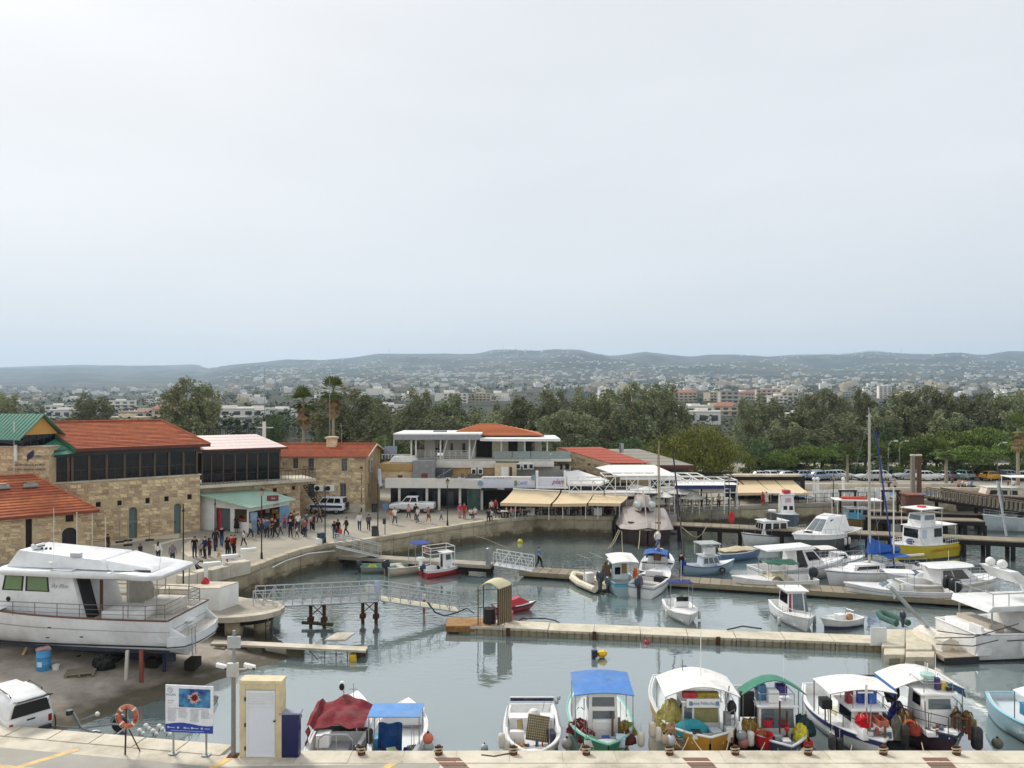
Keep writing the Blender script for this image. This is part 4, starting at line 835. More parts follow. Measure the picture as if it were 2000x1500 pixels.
for i in range(9):
 a,b=f0_.lerp(f1_,i/9),f0_.lerp(f1_,(i+1)/9);u=(b-a).normalized();s=V(-u.y,u.x,0)*.8;a=a+u*.02;b=b-u*.02
 dz=V(0,0,rnd.uniform(-.03,.03))
 o=M().hexa([a-s-V(0,0,.16)+dz,b-s-V(0,0,.16)+dz,b+s-V(0,0,.16)+dz,a+s-V(0,0,.16)+dz,a-s+dz,b-s+dz,b+s+dz,a+s+dz]).obj('deck_float',CRP,fp)
 s2=s*.95;M().hexa([a-s2-V(0,0,.9),b-s2-V(0,0,.9),b+s2-V(0,0,.9),a+s2-V(0,0,.9),a-s2-V(0,0,.162),b-s2-V(0,0,.162),b+s2-V(0,0,.162),a+s2-V(0,0,.162)]).obj('hull_float',FLT,o)
 for k in range(6):q=a.lerp(b,(k+.5)/6)-s*1.0;M().box(q.x-.02,q.x+.02,q.y-.03,q.y+.02,-.3,.38).obj('rib',mat('float_rib','7f7350',.9),o)
for k in(.12,.33,.62):q=f0_.lerp(f1_,k);M().box(q.x-.12,q.x+.12,q.y-.95,q.y-.87,-.2,.5).obj('rusty_clamp',RUST,fp)
M().box(f0_.x-.9,f0_.x+1.9,f0_.y-.9,f0_.y+.9,.1,.5).obj('rusty_end_frame',mat('rust_stained','9c7a45',.8,var=.3,scale=2,dirt='7c3f20',dscale=1.5,damt=.8),fp)
fb=thing('end_pontoon','wide cream float platform of square blocks at the right end of the near pontoon','pontoon')
for i,(px0,px1,y0,y1)in enumerate(((1722,1768,1228,1262),(1769,1822,1229,1268),(1726,1768,1262,1278),(1769,1826,1268,1283))):
 z=.62-(.1 if y1>1270 else 0);a,b=P(px0,y1,z),P(px1,y1,z);q_=[a,b-V(.03,0,0),P(px1,y0,.62)-V(.03,.03,0),P(px0,y0,.62)-V(0,.03,0)]
 M().prism([(v_.x,v_.y)for v_ in q_],-.6,z).obj('float_block',CRP,fb)
 if y1>1270:c=(a.x+b.x)/2;M().box(c-.3,c+.3,a.y-.02,a.y+.06,.0,.3).obj('slot',FLT,fb)
p=P(1708,1252,.5);wsb=thing('white_sign_board','blank white board standing at the edge of the end pontoon','sign',p);M().cb((0,-.5,-.1),(.95,.05,1.05)).obj('board',WHITE,wsb);M().cb((-.4,-.42,-.1),(.05,.05,.9)).obj('stay',GREYM,wsb);M().cb((.4,-.42,-.1),(.05,.05,.9)).obj('stay',GREYM,wsb)
fl=thing('float_drum','grey cylindrical fender drum lying against the front pontoon','fender',P(1504,1249,.1));M().tube([(-.6,0,0),(.6,0,0)],.2,10).obj('drum',FLT,fl);M().tube([(.6,0,0),(.68,0,0)],.16,10).obj('end_cap',BLACK,fl)
def rope_px(pts,label,r=.025,mt=DROPE,name='mooring_rope'):
 return tag(M().tube([PD(*q)for q in pts],r,4).obj(name,mt),label,'rope')
mid=thing('middle_pontoon','long timber-decked pontoon on dark floats across the middle basin','pontoon');m0,m1=P(1020,1111,.55),P(1960,1172,.55)
n=44
for i in range(n):
 a,b=m0.lerp(m1,i/n),m0.lerp(m1,(i+1)/n);u=(b-a).normalized();s=V(-u.y,u.x,0)*1.0;b=b-u*.04
 M().hexa([a-s-V(0,0,.08),b-s-V(0,0,.08),b+s-V(0,0,.08),a+s-V(0,0,.08),a-s,b-s,b+s,a+s]).obj('deck_board',WOOD,mid)
u=(m1-m0).normalized();s=V(-u.y,u.x,0)
M().hexa([m0-s*1.05-V(0,0,.35),m1-s*1.05-V(0,0,.35),m1+s*1.05-V(0,0,.35),m0+s*1.05-V(0,0,.35),m0-s*1.05-V(0,0,.082),m1-s*1.05-V(0,0,.082),m1+s*1.05-V(0,0,.082),m0+s*1.05-V(0,0,.082)]).obj('side_beam',mat('pontoon_concrete','8b8267',.9,coord='World'),mid)
for k in range(9):
 a,b=m0.lerp(m1,.01+k*.11),m0.lerp(m1,.055+k*.11);M().hexa([a-s*.9-V(0,0,1),b-s*.9-V(0,0,1),b+s*.9-V(0,0,1),a+s*.9-V(0,0,1),a-s*.9-V(0,0,.36),b-s*.9-V(0,0,.36),b+s*.9-V(0,0,.36),a+s*.9-V(0,0,.36)]).obj('float',DARKWOOD,mid)
def pier(label,a,b,wd,z,step,pil=True,boards=True,mt=WOOD,th=.12):
 t=thing('timber_pier',label,'pier');d=b-a;u=d.normalized();s=V(-u.y,u.x,0)*wd;n=max(1,round(d.length/step))
 for i in range(n):
  p,q=a.lerp(b,i/n),a.lerp(b,(i+1)/n)-u*.03
  M().hexa([(p.x,p.y,z-th),(q.x,q.y,z-th),(q.x+s.x,q.y+s.y,z-th),(p.x+s.x,p.y+s.y,z-th),(p.x,p.y,z),(q.x,q.y,z),(q.x+s.x,q.y+s.y,z),(p.x+s.x,p.y+s.y,z)]).obj('deck_board',mt,t)
 for e in(0,1):
  o=s*(.02 if e==0 else.9);p,q=a+o,b+o;w_=V(-u.y,u.x,0)*.22
  M().hexa([(p.x,p.y,z-.55),(q.x,q.y,z-.55),(q.x+w_.x,q.y+w_.y,z-.55),(p.x+w_.x,p.y+w_.y,z-.55),(p.x,p.y,z-th-.002),(q.x,q.y,z-th-.002),(q.x+w_.x,q.y+w_.y,z-th-.002),(p.x+w_.x,p.y+w_.y,z-th-.002)]).obj('side_beam',DARKWOOD,t)
 if pil:
  k=max(2,round(d.length/2.0))
  for i in range(k+1):
   for f in(.08,.85):p=a.lerp(b,i/k)+s*f;M().tube([(p.x,p.y,-2.5),(p.x,p.y,z-.5)],.2,7).obj('pile',DARKWOOD,t)
 return t
PR=1.75
pier('nearest long timber pier on dark piles behind the motor yachts',P(1250,1022,PR),P(2080,1062,PR),2.2,PR,.9)
pier('second timber pier, behind the yellow-hulled boat',P(1700,1012,PR),P(1925,1018,PR),2.0,PR,.9)
pier('third timber pier, farthest back below the stone quay',P(1700,1000,PR),P(1925,1006,PR),1.6,PR+.1,.9)
ww=thing('wooden_footbridge','sloping wooden footbridge with close balustrade right of the brown kiosk box','footbridge');a,b=PD(1812,972,88),PD(2010,1002,84)
u=(b-a).normalized();s=V(-u.y,u.x,0)*2
M().hexa([a-V(0,0,.35),b-V(0,0,.35),b+s-V(0,0,.35),a+s-V(0,0,.35),a,b,b+s,a+s]).obj('deck',DARKWOOD,ww)
for sd_ in(0,1):
 o=s*sd_;M().tube([a+o+V(0,0,1.0),b+o+V(0,0,1.0)],.06,4).obj('handrail',WOOD,ww)
 for k in range(24):p=a.lerp(b,k/23)+o;M().box(p.x-.06,p.x+.06,p.y-.03,p.y+.03,p.z,p.z+1.0).obj('baluster',WOOD,ww)
for k in(.1,.5,.9):p=a.lerp(b,k)+s*.5;M().tube([(p.x,p.y,-2),(p.x,p.y,p.z-.3)],.2,7).obj('pile',DARKWOOD,ww)
bk_=thing('brown_kiosk_box','brown timber box cabin on the pier between the masts','cabin',PD(1790,998,87));M().box(-.9,.9,0,1.8,-1.0,1.7).obj('body',mat('brown_panel','5d3b2e',.7),bk_);M().box(-1,1,-.1,1.9,1.7,1.85).obj('roof',mat('red_brown_top','7a4637',.7),bk_)
for k,px in enumerate((1783,1795)):p=PD(px,972,100);q=thing('tall_post',('pale' if k==0 else 'brown')+' thick post standing behind the brown timber cabin','post',(p.x,p.y,QZ));M().cyl((0,0,0),.32,5.2,10,.28).obj('shaft',mat('pale_trunk','8c8272',.9)if k==0 else mat('brown_trunk','6a4d3c',.9),q);M().cyl((0,0,5.2),.36,.2,10).obj('cap',CREAM,q)
for px,py,l in((1642,1010,'left'),(1725,985,'right')):p=PD(px,py,88);q=thing('timber_gate','dark timber frame on the pier, %s one behind the sailing mast'%l,'frame',(p.x,p.y,1.7));M().box(-.1,.1,0,.2,0,2.4).obj('post',DARKWOOD,q);M().box(1.6,1.8,0,.2,0,2.4).obj('post',DARKWOOD,q);M().box(-.2,1.9,-.02,.22,2.4,2.6).obj('lintel',DARKWOOD,q)
railing(P(1250,1017,PR),P(1320,1020,PR),1.0,.6,'grey gangway railing beside the submarine-shaped boat',GREYM,PR);railing(P(1325,1012,PR),P(1425,1015,PR),1.0,.7,'grey tube railing on the near timber pier',GREYM,PR)
for px,py,c,l in((1341,1003,'c22a35','left'),):
 pass
rc=thing('red_cover','red cover hung on the pier railing beside a ring buoy','cover',PD(1429,1012,79));M().sph((0,0,0),.32,.2,.6,10,7,.1,rnd).obj('cloth',cloth('c22a35'),rc)
class Hull:
 def __init__(s,t,L,W,F,mt,bow=.5,stern=.08,draft=.4,tr=.86,full=2.3,rake=.5,liner=GEL,sole=.15,fd=.55,stripe=None,strake=None,boot=None,wl=None,deckm=None,name='hull'):
  s.L,s.W,s.F,s.bow,s.stern,s.tr,s.full,s.rake,s.draft=L,W,F,bow,stern,tr,full,rake,draft
  n=16;ts=[i/n for i in range(n+1)];ts[-1]=.997
  prof=[]
  for t_ in ts:
   b,z=s.b(t_),s.sheer(t_)
   prof.append([s.xp(t_,1),b,z,s.xp(t_,.6),b*(.985-.1*t_**3),z*.55,s.xp(t_,.3),b*(.86-.4*t_**3),.04+.12*t_,s.xp(t_,0),0,-draft*(1-t_**6)])
  def ring(p,k0=0):
   a=[(p[i],p[i+1],p[i+2])for i in range(0,12,3)];return a+[(x,-y,z)for x,y,z in a[-2::-1]]
  rings=[ring(p)for p in prof]
  m=M().loft(rings,False);m.add(rings[0],[tuple(range(7))]);s.hull=m.obj(name,mt,t,True)
  if stripe:
   sm,h0,h1=stripe;m=M()
   for sg in(1,-1):
    m.loft([[(s.xp(t_,1-.4*q),sg*(s.b(t_)*(1-.02*q)+.012),s.sheer(t_)*(1-.45*q))for q in(h0,h1)]for t_ in ts],False)
   z=s.sheer(0);m.add([(s.xp(0,1)-.012,y,zz)for y,zz in((s.b(0),z*(1-.45*h0)),(-s.b(0),z*(1-.45*h0)),(-s.b(0)*.98,z*(1-.45*h1)),(s.b(0)*.98,z*(1-.45*h1)))],[(0,1,2,3)]);m.obj('stripe',sm,t,True)
  if boot:
   m=M()
   for sg in(1,-1):m.loft([[(s.xp(t_,.36),sg*(s.b(t_)*(.9-.33*t_**3)+.02),.07+.13*t_+.05),(s.xp(t_,.3),sg*(s.b(t_)*(.86-.4*t_**3)+.02),-.05)]for t_ in ts],False)
   m.obj('waterline_band',boot,t)
  g=M();pts=[s.pt(t_,1,-.01)for t_ in ts]+[s.pt(t_,-1,-.01)for t_ in reversed(ts)]+[s.pt(0,1,-.01)]
  g.tube(pts,.05,6,cap=False);g.obj('gunwale',strake or liner,t,True)
  if sole is not None:
   c=[t_ for t_ in ts if t_<=fd];m=M()
   m.loft([[(s.xp(t_,1),s.b(t_)-.04,s.sheer(t_)),(s.xp(t_,1),s.b(t_)-.14,s.sheer(t_)),(s.xp(t_,.9),max(.05,s.b(t_)-.2),sole),(s.xp(t_,.9),-max(.05,s.b(t_)-.2),sole),(s.xp(t_,1),-s.b(t_)+.14,s.sheer(t_)),(s.xp(t_,1),-s.b(t_)+.04,s.sheer(t_))]for t_ in c],False)
   for t_ in(c[0]+.012,c[-1]):b=s.b(t_)-.1;x=s.xp(t_,1);m.add([(x,b,s.sheer(t_)-.01),(x,-b,s.sheer(t_)-.01),(x,-b,sole),(x,b,sole)],[(0,1,2,3)])
   m.obj('cockpit',liner,t)
  if fd<1:
   c=[t_ for t_ in ts if t_>=fd-.001];m=M()
   m.loft([[(s.xp(t_,1),s.b(t_)*k,s.sheer(t_)+.07*(1-k*k)-.005)for k in(1,.5,0,-.5,-1)]for t_ in c],False);m.obj('foredeck',deckm or liner,t,True)
 def b(s,t):
  h=s.W/2
  return h*(s.tr+(1-s.tr)*math.sin(min(t/.45,1)*PI/2))if t<.45 else h*max(.012,1-((t-.45)/.55)**s.full)
 def sheer(s,t):return s.F+s.bow*t**2.4+s.stern*(1-t)**3
 def xp(s,t,lv):return-s.L/2+s.L*t+s.rake*(lv-.5)*t**4
 def pt(s,t,sg,dz=0,inset=0):return V(s.xp(t,1),sg*max(0,s.b(t)-inset),s.sheer(t)+dz)
 def rail(s,t,t0,t1,h,mt=STEEL,n=5,mids=0,sides=(1,-1),close=True):
  for sg in sides:
   q=[s.pt(t0+(t1-t0)*k/n,sg,0,.06)for k in range(n+1)]
   for f in[1]+[(i+1)/(mids+1)for i in range(mids)]:M().tube([p+V(0,0,h*f)for p in q],.018,5).obj('rail',mt,t)
   for p in q:M().tube([p,p+V(0,0,h)],.016,4).obj('rail_post',mt,t)
  if close and t1>.97 and len(sides)==2:pass
def quad_panel(m,q,u0,u1,v0,v1,off,th=.01):
 a,b,c,d=[Vector(p)for p in q];nrm=(b-a).cross(d-a).normalized()
 f=lambda u,v:a.lerp(b,u).lerp(d.lerp(c,u),v)
 p=[f(u0,v0),f(u1,v0),f(u1,v1),f(u0,v1)]
 return m.hexa([x+nrm*(off-th)for x in p]+[x+nrm*off for x in p])
class Cabin:
 def __init__(s,t,x0,x1,wf,wb,z0,z1,fs=.3,bs=0,ss=.06,mt=GEL,name='cabin',roof=None,over=.12,rt=.06):
  bl=[(x0,-wb/2,z0),(x1,-wf/2,z0),(x1,wf/2,z0),(x0,wb/2,z0)];tp=[(x0+bs,-wb/2+ss,z1),(x1-fs,-wf/2+ss,z1),(x1-fs,wf/2-ss,z1),(x0+bs,wb/2-ss,z1)]
  s.o=M().hexa(bl+tp).obj(name,mt,t);s.t=t
  s.q={'r':[bl[0],bl[1],tp[1],tp[0]],'f':[bl[1],bl[2],tp[2],tp[1]],'l':[bl[2],bl[3],tp[3],tp[2]],'b':[bl[3],bl[0],tp[0],tp[3]]}
  s.z1=z1
  if roof:M().hexa([(x0+bs-over,-wb/2-over*.6,z1),(x1-fs+over,-wf/2-over*.6,z1),(x1-fs+over,wf/2+over*.6,z1),(x0+bs-over,wb/2+over*.6,z1),(x0+bs-over,-wb/2-over*.5,z1+rt),(x1-fs+over*.8,-wf/2-over*.5,z1+rt),(x1-fs+over*.8,wf/2+over*.5,z1+rt),(x0+bs-over,wb/2+over*.5,z1+rt)]).obj('cabin_roof',roof,t)
 def win(s,face,u0,u1,v0,v1,gm=GLASS,fr=None,name='window'):
  if fr:
   q=quad_panel(M(),s.q[face],u0-.02,u1+.02,v0-.03,v1+.03,.008).obj('window_frame',fr,s.o)
  return quad_panel(M(),s.q[face],u0,u1,v0,v1,.016).obj(name,gm,s.o)
def canopy(t,x0,x1,w_,z,mt,arch=.15,legs=None,zl=.6,slope=0,wob=.0,sag=.0,name='canopy',pm=STEEL,th=.03,nx=6,ny=8,sideflap=None):
 g=random.Random(int((x0+w_)*99));w0=w_
 def fn(u,v):
  x=x0+(x1-x0)*u;y=-w0/2+w0*v
  return(x,y,z+arch*math.sin(PI*v)+slope*(u-.5)-sag*math.sin(PI*u)+g.uniform(-wob,wob))
 M().sheet(fn,nx,ny,th).obj(name,mt,t,True)
 for x,y in(legs if legs is not None else((x0+.05,-w_/2+.05),(x0+.05,w_/2-.05),(x1-.05,-w_/2+.05),(x1-.05,w_/2-.05))):
  zz=z+arch*math.sin(PI*(y/w_+.5))-.02+slope*((x-x0)/(x1-x0)-.5);M().tube([(x,y,zl),(x,y,zz)],.022,5).obj('canopy_pole',pm,t)
 for xe in(x0+.02,x1-.02):M().tube([(xe,-w_/2+w_*k/8,z+arch*math.sin(PI*k/8)-.03+slope*((xe-x0)/(x1-x0)-.5))for k in range(9)],.02,5).obj('canopy_bow',pm,t)
def outboard(t,x,y,z,colr='1c2126',s=1.0,tilt=0.0,name='outboard_motor'):
 mt=mat('cowl_'+colr,colr,.35,var=.08);o=M()
 o.loft([[(x+s*(dx*k),y+s*dy*k,z+s*dz)for dx,dy in((-.3,-.15),(.12,-.17),(.2,0),(.12,.17),(-.3,.15),(-.42,0))]for k,dz in((.75,.05),(1.05,.2),(1.05,.42),(.85,.6),(.45,.68))],True,True)
 ob=o.obj(name,mt,t,True)
 M().hexa([(x-.16*s,y-.06*s,z-.75*s),(x+.05*s,y-.06*s,z-.75*s),(x+.05*s,y+.06*s,z-.75*s),(x-.16*s,y+.06*s,z-.75*s),(x-.2*s,y-.08*s,z+.1*s),(x+.1*s,y-.08*s,z+.1*s),(x+.1*s,y+.08*s,z+.1*s),(x-.2*s,y+.08*s,z+.1*s)]).obj('motor_leg',DGREY,ob)
 M().tube([(x-.4*s,y,z-.62*s),(x+.08*s,y,z-.62*s)],.06*s,6).obj('gearcase',DGREY,ob);return ob
def boat(label,px,py,head,name='motor_boat',cat='boat',z=0,group=None):
 p=P(px,py,0);return thing(name,label,cat,(p.x,p.y,z),math.radians(head),group)
def fender(loc,label,colr='d8d4c6',r=.13,h=.55,group='fenders hung on the moored boats'):
 t=thing('fender',label,'fender',loc,0,group);mt=mat('fender_'+colr,colr,.6,var=.12,dirt='6b6254',dscale=3,damt=.5)
 m=M();m.loft([[(r*k*math.cos(a*PI/5),r*k*math.sin(a*PI/5),zz)for a in range(10)]for k,zz in((.35,0),(.85,.07*h),(1,.18*h),(1,.82*h),(.85,.93*h),(.35,h))],True,True);m.obj('body',mt,t,True)
 M().tube([(0,0,h),(0,0,h+.35)],.012,4).obj('lanyard',ROPE,t);return t
def buoy(loc,label,colr,r=.2,group=None,name='buoy'):
 t=thing(name,label,'buoy',loc,0,group);M().sph((0,0,0),r,r,r*1.05,12,8).obj('ball',mat('buoy_'+colr,colr,.5,var=.1,dirt='6b6254',dscale=3,damt=.4),t,True);M().cyl((0,0,r*.95),r*.22,r*.35,8).obj('eye',BLACK,t);return t
def crate(loc,label,colr,d=(.5,.35,.28),rz=0):
 t=thing('crate',label,'crate',loc,rz);mt=plastic(colr);x,y,z=d;w_=.025
 M().box(-x/2,x/2,-y/2,y/2,0,.03).obj('bottom',mt,t)
 for a in((-x/2,x/2,-y/2,-y/2+w_),(-x/2,x/2,y/2-w_,y/2),(-x/2,-x/2+w_,-y/2+w_,y/2-w_),(x/2-w_,x/2,-y/2+w_,y/2-w_)):M().box(*a,.03,z).obj('side',mt,t)
 return t
def bucket(loc,label,colr,r=.17,h=.3,name='bucket'):
 t=thing(name,label,'bucket',loc);mt=plastic(colr);n=14
 M().loft([[(rr_*math.cos(k*2*PI/n),rr_*math.sin(k*2*PI/n),z)for k in range(n)]for rr_,z in((r*.8,0),(r,h),(r*1.06,h),(r*1.06,h-.03),(r*.93,h-.03),(r*.75,.03))],True,True).obj('shell',mt,t,True)
 M().tube([(r*math.cos(a),0,h+r*.5*math.sin(a))for a in[k*PI/6 for k in range(7)]],.008,4).obj('handle',GREYM,t);return t
def netpile(loc,label,colr,rx,ry,rz,seed=1,name='fishing_net'):
 g=random.Random(seed);m=M();nu,nv=18,8;rings=[]
 for j in range(nv+1):
  th=PI/2*j/nv;row=[]
  for i in range(nu):
   ph=i*2*PI/nu;k=1+.22*noise.noise(Vector((math.cos(ph)*2+seed,math.sin(ph)*2,j*.6)))+g.uniform(-.06,.06)
   row.append((rx*k*math.cos(th)*math.cos(ph),ry*k*math.cos(th)*math.sin(ph),rz*k*math.sin(th)))
  rings.append(row)
 m.loft(rings,True,True);t=thing(name,label,'net',loc);m.obj('heap',mat('net_'+colr,colr,.95,var=.35,scale=9,bump=.8,bscale=30,spec=.1),t)
 c=M()
 for k in range(5):
  a=g.random()*6;c.tube([(rx*.9*math.cos(a+i*.25)*(.4+.1*i),ry*.9*math.sin(a+i*.25)*(.4+.1*i),rz*(1.02-.12*i))for i in range(5)],.02,4)
 c.obj('float_line',ROPE,t);return t
def box_thing(loc,label,colr,d,rz=0,name='fish_box',lid=None,cat='box'):
 t=thing(name,label,cat,loc,rz);M().cb((0,0,0),d,0,.97).obj('body',plastic(colr),t);M().cb((0,0,d[2]),(d[0]*1.04,d[1]*1.04,.04)).obj('lid',plastic(lid or colr),t);return t
def wl(t,x,y,z):
 return Matrix.Translation(t.location)@Matrix.Rotation(t.rotation_euler.z,4,'Z')@V(x,y,z)
def clutter(t,x0,x1,w_,z,n,seed):
 """loose small gear nobody could count: rope tangles, bottles, tins, boards"""
 g=random.Random(seed);rp=M();ms=[M()for _ in range(4)]
 for k in range(n):
  x,y=g.uniform(x0,x1),g.uniform(-w_/2,w_/2);m=ms[k%4];h_=g.uniform(.05,.3)
  if g.random()<.5:m.cyl((x,y,z),g.uniform(.03,.09),h_,7)
  else:m.cb((x,y,z),(g.uniform(.06,.3),g.uniform(.05,.2),h_*.6),g.random()*3)
 for k in range(max(3,n//6)):
  x,y,r=g.uniform(x0,x1),g.uniform(-w_/2,w_/2),g.uniform(.08,.2)
  rp.tube([(x+r*math.cos(i*.8)*g.uniform(.7,1.1),y+r*math.sin(i*.8)*g.uniform(.7,1.1),z+.02+.012*i)for i in range(16)],.016,4)
 for m,c in zip(ms,('d4d0c6','5f625f','3f5f86','8a4a3c')):stuff(m.obj('small_gear',plastic(c),t))
 stuff(rp.obj('rope_tangle',ROPE,t))
 for k in range(4):
  x,y=g.uniform(x0,x1),g.choice((-1,1))*w_*g.uniform(.4,.5);M().tube([(x,y,z),(x+g.uniform(-.2,.2),y,z+g.uniform(.7,1.5))],.014,4).obj('gear_pole',g.choice((GREYM,WOOD,DGREY)),t)
def fboat(label,pxc,L,W,F,hullm,head=-90,bowY=30.7,**k):
 y=bowY+L/2;x=(pxc-1000)/CF*(bowY+1.2);t=thing('fishing_boat',label,'boat',(x,y,0),math.radians(head),'fishing boats moored along the near quay')
 return t,Hull(t,L,W,F,hullm,**k)
def fx(t,Y):return t.location.y-Y
def zp(t,py,x):return CH-(py-HZ)/CF*(t.location.y-x)
BLK=IRON
t,h=fboat('small white cabin boat with torn dark red canvas cover beside the navy cabinet',656,5.4,2.35,.75,GEL,90,30.6,bow=.35,fd=.42,sole=.25,strake=GEL)
MAR=cloth('7a2a33')
Cabin(t,.3,2.2,.9,1.7,.7,1.35,.5,.1,.1)
def cov(u,v):
 x=-.4-1.1*(1-u)+1.9*u*.6;y=-1.15+2.35*v
 return(x-.15*math.sin(v*9),y,1.28+.42*math.sin(PI*(v*.85+.08))*(.55+.45*u)+.05*math.sin(v*17+u*5)+.04*math.sin(u*13+v*4)-.5*max(0,.25-u)*(.5+math.sin(v*3))+(.25 if v>.9 else 0))
M().sheet(cov,10,16,.02).obj('canvas_cover',MAR,t,True)
M().sheet(lambda u,v:(-2.2+.5*u,1.05+.06*math.sin(v*7),.75+.7*v),4,6,.02).obj('canvas_flap',MAR,t,True)
M().tube([(-2.62,-.95,.3),(-2.55,-.92,1.25),(-2.5,-.7,1.45),(-2.5,.25,1.45),(-2.55,.45,1.3),(-2.62,.5,.3)],.035,6).obj('stern_arch',STEEL,t)
M().tube([(-2.6,-.25,.3),(-2.5,-.25,1.45)],.03,6).obj('stern_post',STEEL,t)
M().box(-2.0,-1.2,-.6,.5,.25,.62).obj('bench',plastic('8e9092'),t);M().box(-1.9,-1.3,.2,.75,.62,1.15).obj('engine_box',GEL,t);outboard(t,-2.6,-1.1,.6,'22262b',.75)
M().tube([(.6,-.3,1.35),(.6,-.3,2.35)],.015,4).tube([(.6,-.5,2.1),(.6,-.1,2.1)],.015,4).obj('rod_rack',GREYM,t)
o=M().tube([(.9,.2,1.35),(.9,.2,2.0)],.02,5).obj('light_mast',STEEL,t);M().sph((.85,.25,2.15),.16,.16,.22).obj('spotlight',WHITE,o);M().sph((.72,.25,2.15),.06,.12,.16).obj('lamp_glass',BLACK,o)
t,h=fboat('small white open boat with flat bright blue awning and blue tarpaulin',773,4.8,2.35,.8,GEL,90,30.5,bow=.25,tr=.78,fd=.75,sole=.3)
canopy(t,-1.75,-.35,2.15,2.02,cloth('6b98cf'),.0,zl=.75,name='awning')
def tarp(u,v):return(-.2+.25*math.sin(v*5)*.3+.1*u,-.5+.95*v,.35+1.05*u+.05*math.sin(v*8))
M().sheet(lambda u,v:(-1.2+.12*math.sin(v*9)+.15*u,-.25+1.0*v,.35+1.15*u-.08*abs(v-.5)),8,10,.03).obj('tarpaulin',cloth('1f4c86'),t,True)
M().box(-1.0,-.3,.55,.95,.3,.8).obj('cooler',plastic('4da0c4'),t)
M().box(1.0,1.5,-.9,.9,.5,1.1).obj('console',GEL,t)
crate(wl(t,-1.5,-.6,.32),'open blue crate in the boat with the blue tarpaulin','2a3f8a');netpile(wl(t,-1.3,-.75,.3),'small mauve net heap in the boat with the blue tarpaulin','6b6470',.35,.3,.35,2);box_thing(wl(t,-1.95,.05,.35),'pale green folded sack at the stern of the blue-awning boat','a9b88c',(.35,.4,.4),.4,'sack',cat='sack')
clutter(t,-2.0,-.9,1.6,.32,30,2)
t,h=fboat('small white boat with rounded bow, white tube arch and rolled navy awning',1041,5.0,2.4,.72,GEL,-90,30.45,bow=.25,full=3.0,fd=.93,sole=.3)
z3=zp(t,1364,-.2)
M().tube([(-.2,-1.1,.7),(-.25,-1.05,1.5),(-.3,-.95,z3),(-.3,.95,z3),(-.25,1.1,1.4),(-.2,1.22,.7)],.045,6).obj('arch',WHITE,t);M().tube([(-.28,-.93,z3-.07),(-.28,.93,z3-.07)],.075,7).obj('rolled_awning',cloth('25274f'),t)
for y in(.55,.85):M().tube([(-.3,y,z3-.1),(-.2,y-.1,z3-.55)],.015,4).obj('rod_holder',GREYM,t)
for k,dz in enumerate((.0,-.18)):M().sph((-.2,1.15+k*-.08,z3+.02+dz),.09,.09,.09).obj('deck_light',STEEL,t)
M().box(-1.5,-.9,-1.0,1.0,.3,.85).obj('rear_bench',GEL,t);M().box(.5,.75,-.95,-.35,.4,.95).obj('hatch_panel',GEL,t);M().sph((-.7,.1,1.0),.3,.3,.35).obj('engine_cover',WHITE,t)
lp=thing('mattress','quilted lattice-pattern cushion leaning in the white arch boat','cushion',wl(t,.5,.15,.45),0)
def lat():
 m=M();g=M()
 for i in range(10):m.box(-.42+i*.093,-.39+i*.093,-.06,-.04,0,1.0)
 for j in range(11):m.box(-.44,.45,-.062,-.042,j*.1,j*.1+.03)
 return m
M().box(-.45,.46,-.04,.1,0,1.02).obj('padding',cloth('3c3a38'),lp);lat().obj('piping_lattice',cloth('a89a78'),lp);lp.rotation_euler=(-.35,.18,.05)
tag(M().tube([wl(t,.55,-.45,.35),wl(t,.3,-.55,1.3)],.13,9).obj('rolled_mat',cloth('a8946a')),'tan rolled mat standing beside the lattice cushion','mat');netpile(wl(t,1.2,-.55,.35),'orange and yellow net heap in the bow of the white arch boat','c98a3a',.28,.22,.3,4);box_thing(wl(t,.55,.8,.35),'dark blue tool box beside the lattice cushion','2b2f45',(.3,.5,.5),.2,'tool_box')
clutter(t,.6,2.0,1.6,.32,24,3)
t,h=fboat('green-hulled fishing boat with bright blue arched canopy',1180,6.2,2.75,.95,paint('2f7d57'),-90,30.75,bow=.25,full=3.6,fd=.93,tr=.6,sole=.7,strake=paint('7fc4b4'),liner=paint('cfd4d2'))
canopy(t,fx(t,33.9),fx(t,31.9),2.5,2.72,cloth('5a88c6'),.12,zl=.9,slope=-.25)
c=Cabin(t,fx(t,33.6),fx(t,32.15),1.25,1.25,.7,2.5,.15,0,.05,GEL,'wheelhouse',GEL);c.win('f',.1,.9,.72,.93,GLASSB,WHITE);c.win('f',.12,.9,.38,.62,GLASSB,WHITE);c.win('r',.2,.8,.55,.85);c.win('l',.2,.8,.55,.85)
M().box(1.35,1.75,-.45,.5,.7,1.5).obj('winch_housing',GEL,t);M().box(1.75,1.78,-.35,.4,1.1,1.4).obj('white_panel',WHITE,t)
for k,(x,y)in enumerate(((1.9,.35),(2.0,.6),(2.1,.8))):M().tube([(x,y,.6),(x,y,1.9-.2*k)],.05,6).obj('samson_post',TEAK,t)
M().tube([(1.4,-1.15,.9),(1.4,-1.15,1.75),(1.3,-1.0,1.85)],.03,5).tube([(1.2,-.9,1.8),(1.0,-.75,1.6),(1.0,-.75,2.1)],.025,5).obj('davit',GREYM,t)
for k,(x,y,r,c_,l)in enumerate(((1.0,-.95,.55,'6e2f35','left side'),(1.9,-.75,.4,'70303a','left bow'),(1.2,1.0,.45,'8c8a3f','right side'),(2.1,.95,.35,'6a3a3a','right bow'))):netpile(wl(t,x,y,.7),('olive' if k==2 else 'dark red')+' net heap on the %s of the green-hulled boat'%l,c_,r,r*.8,.5,5+k)
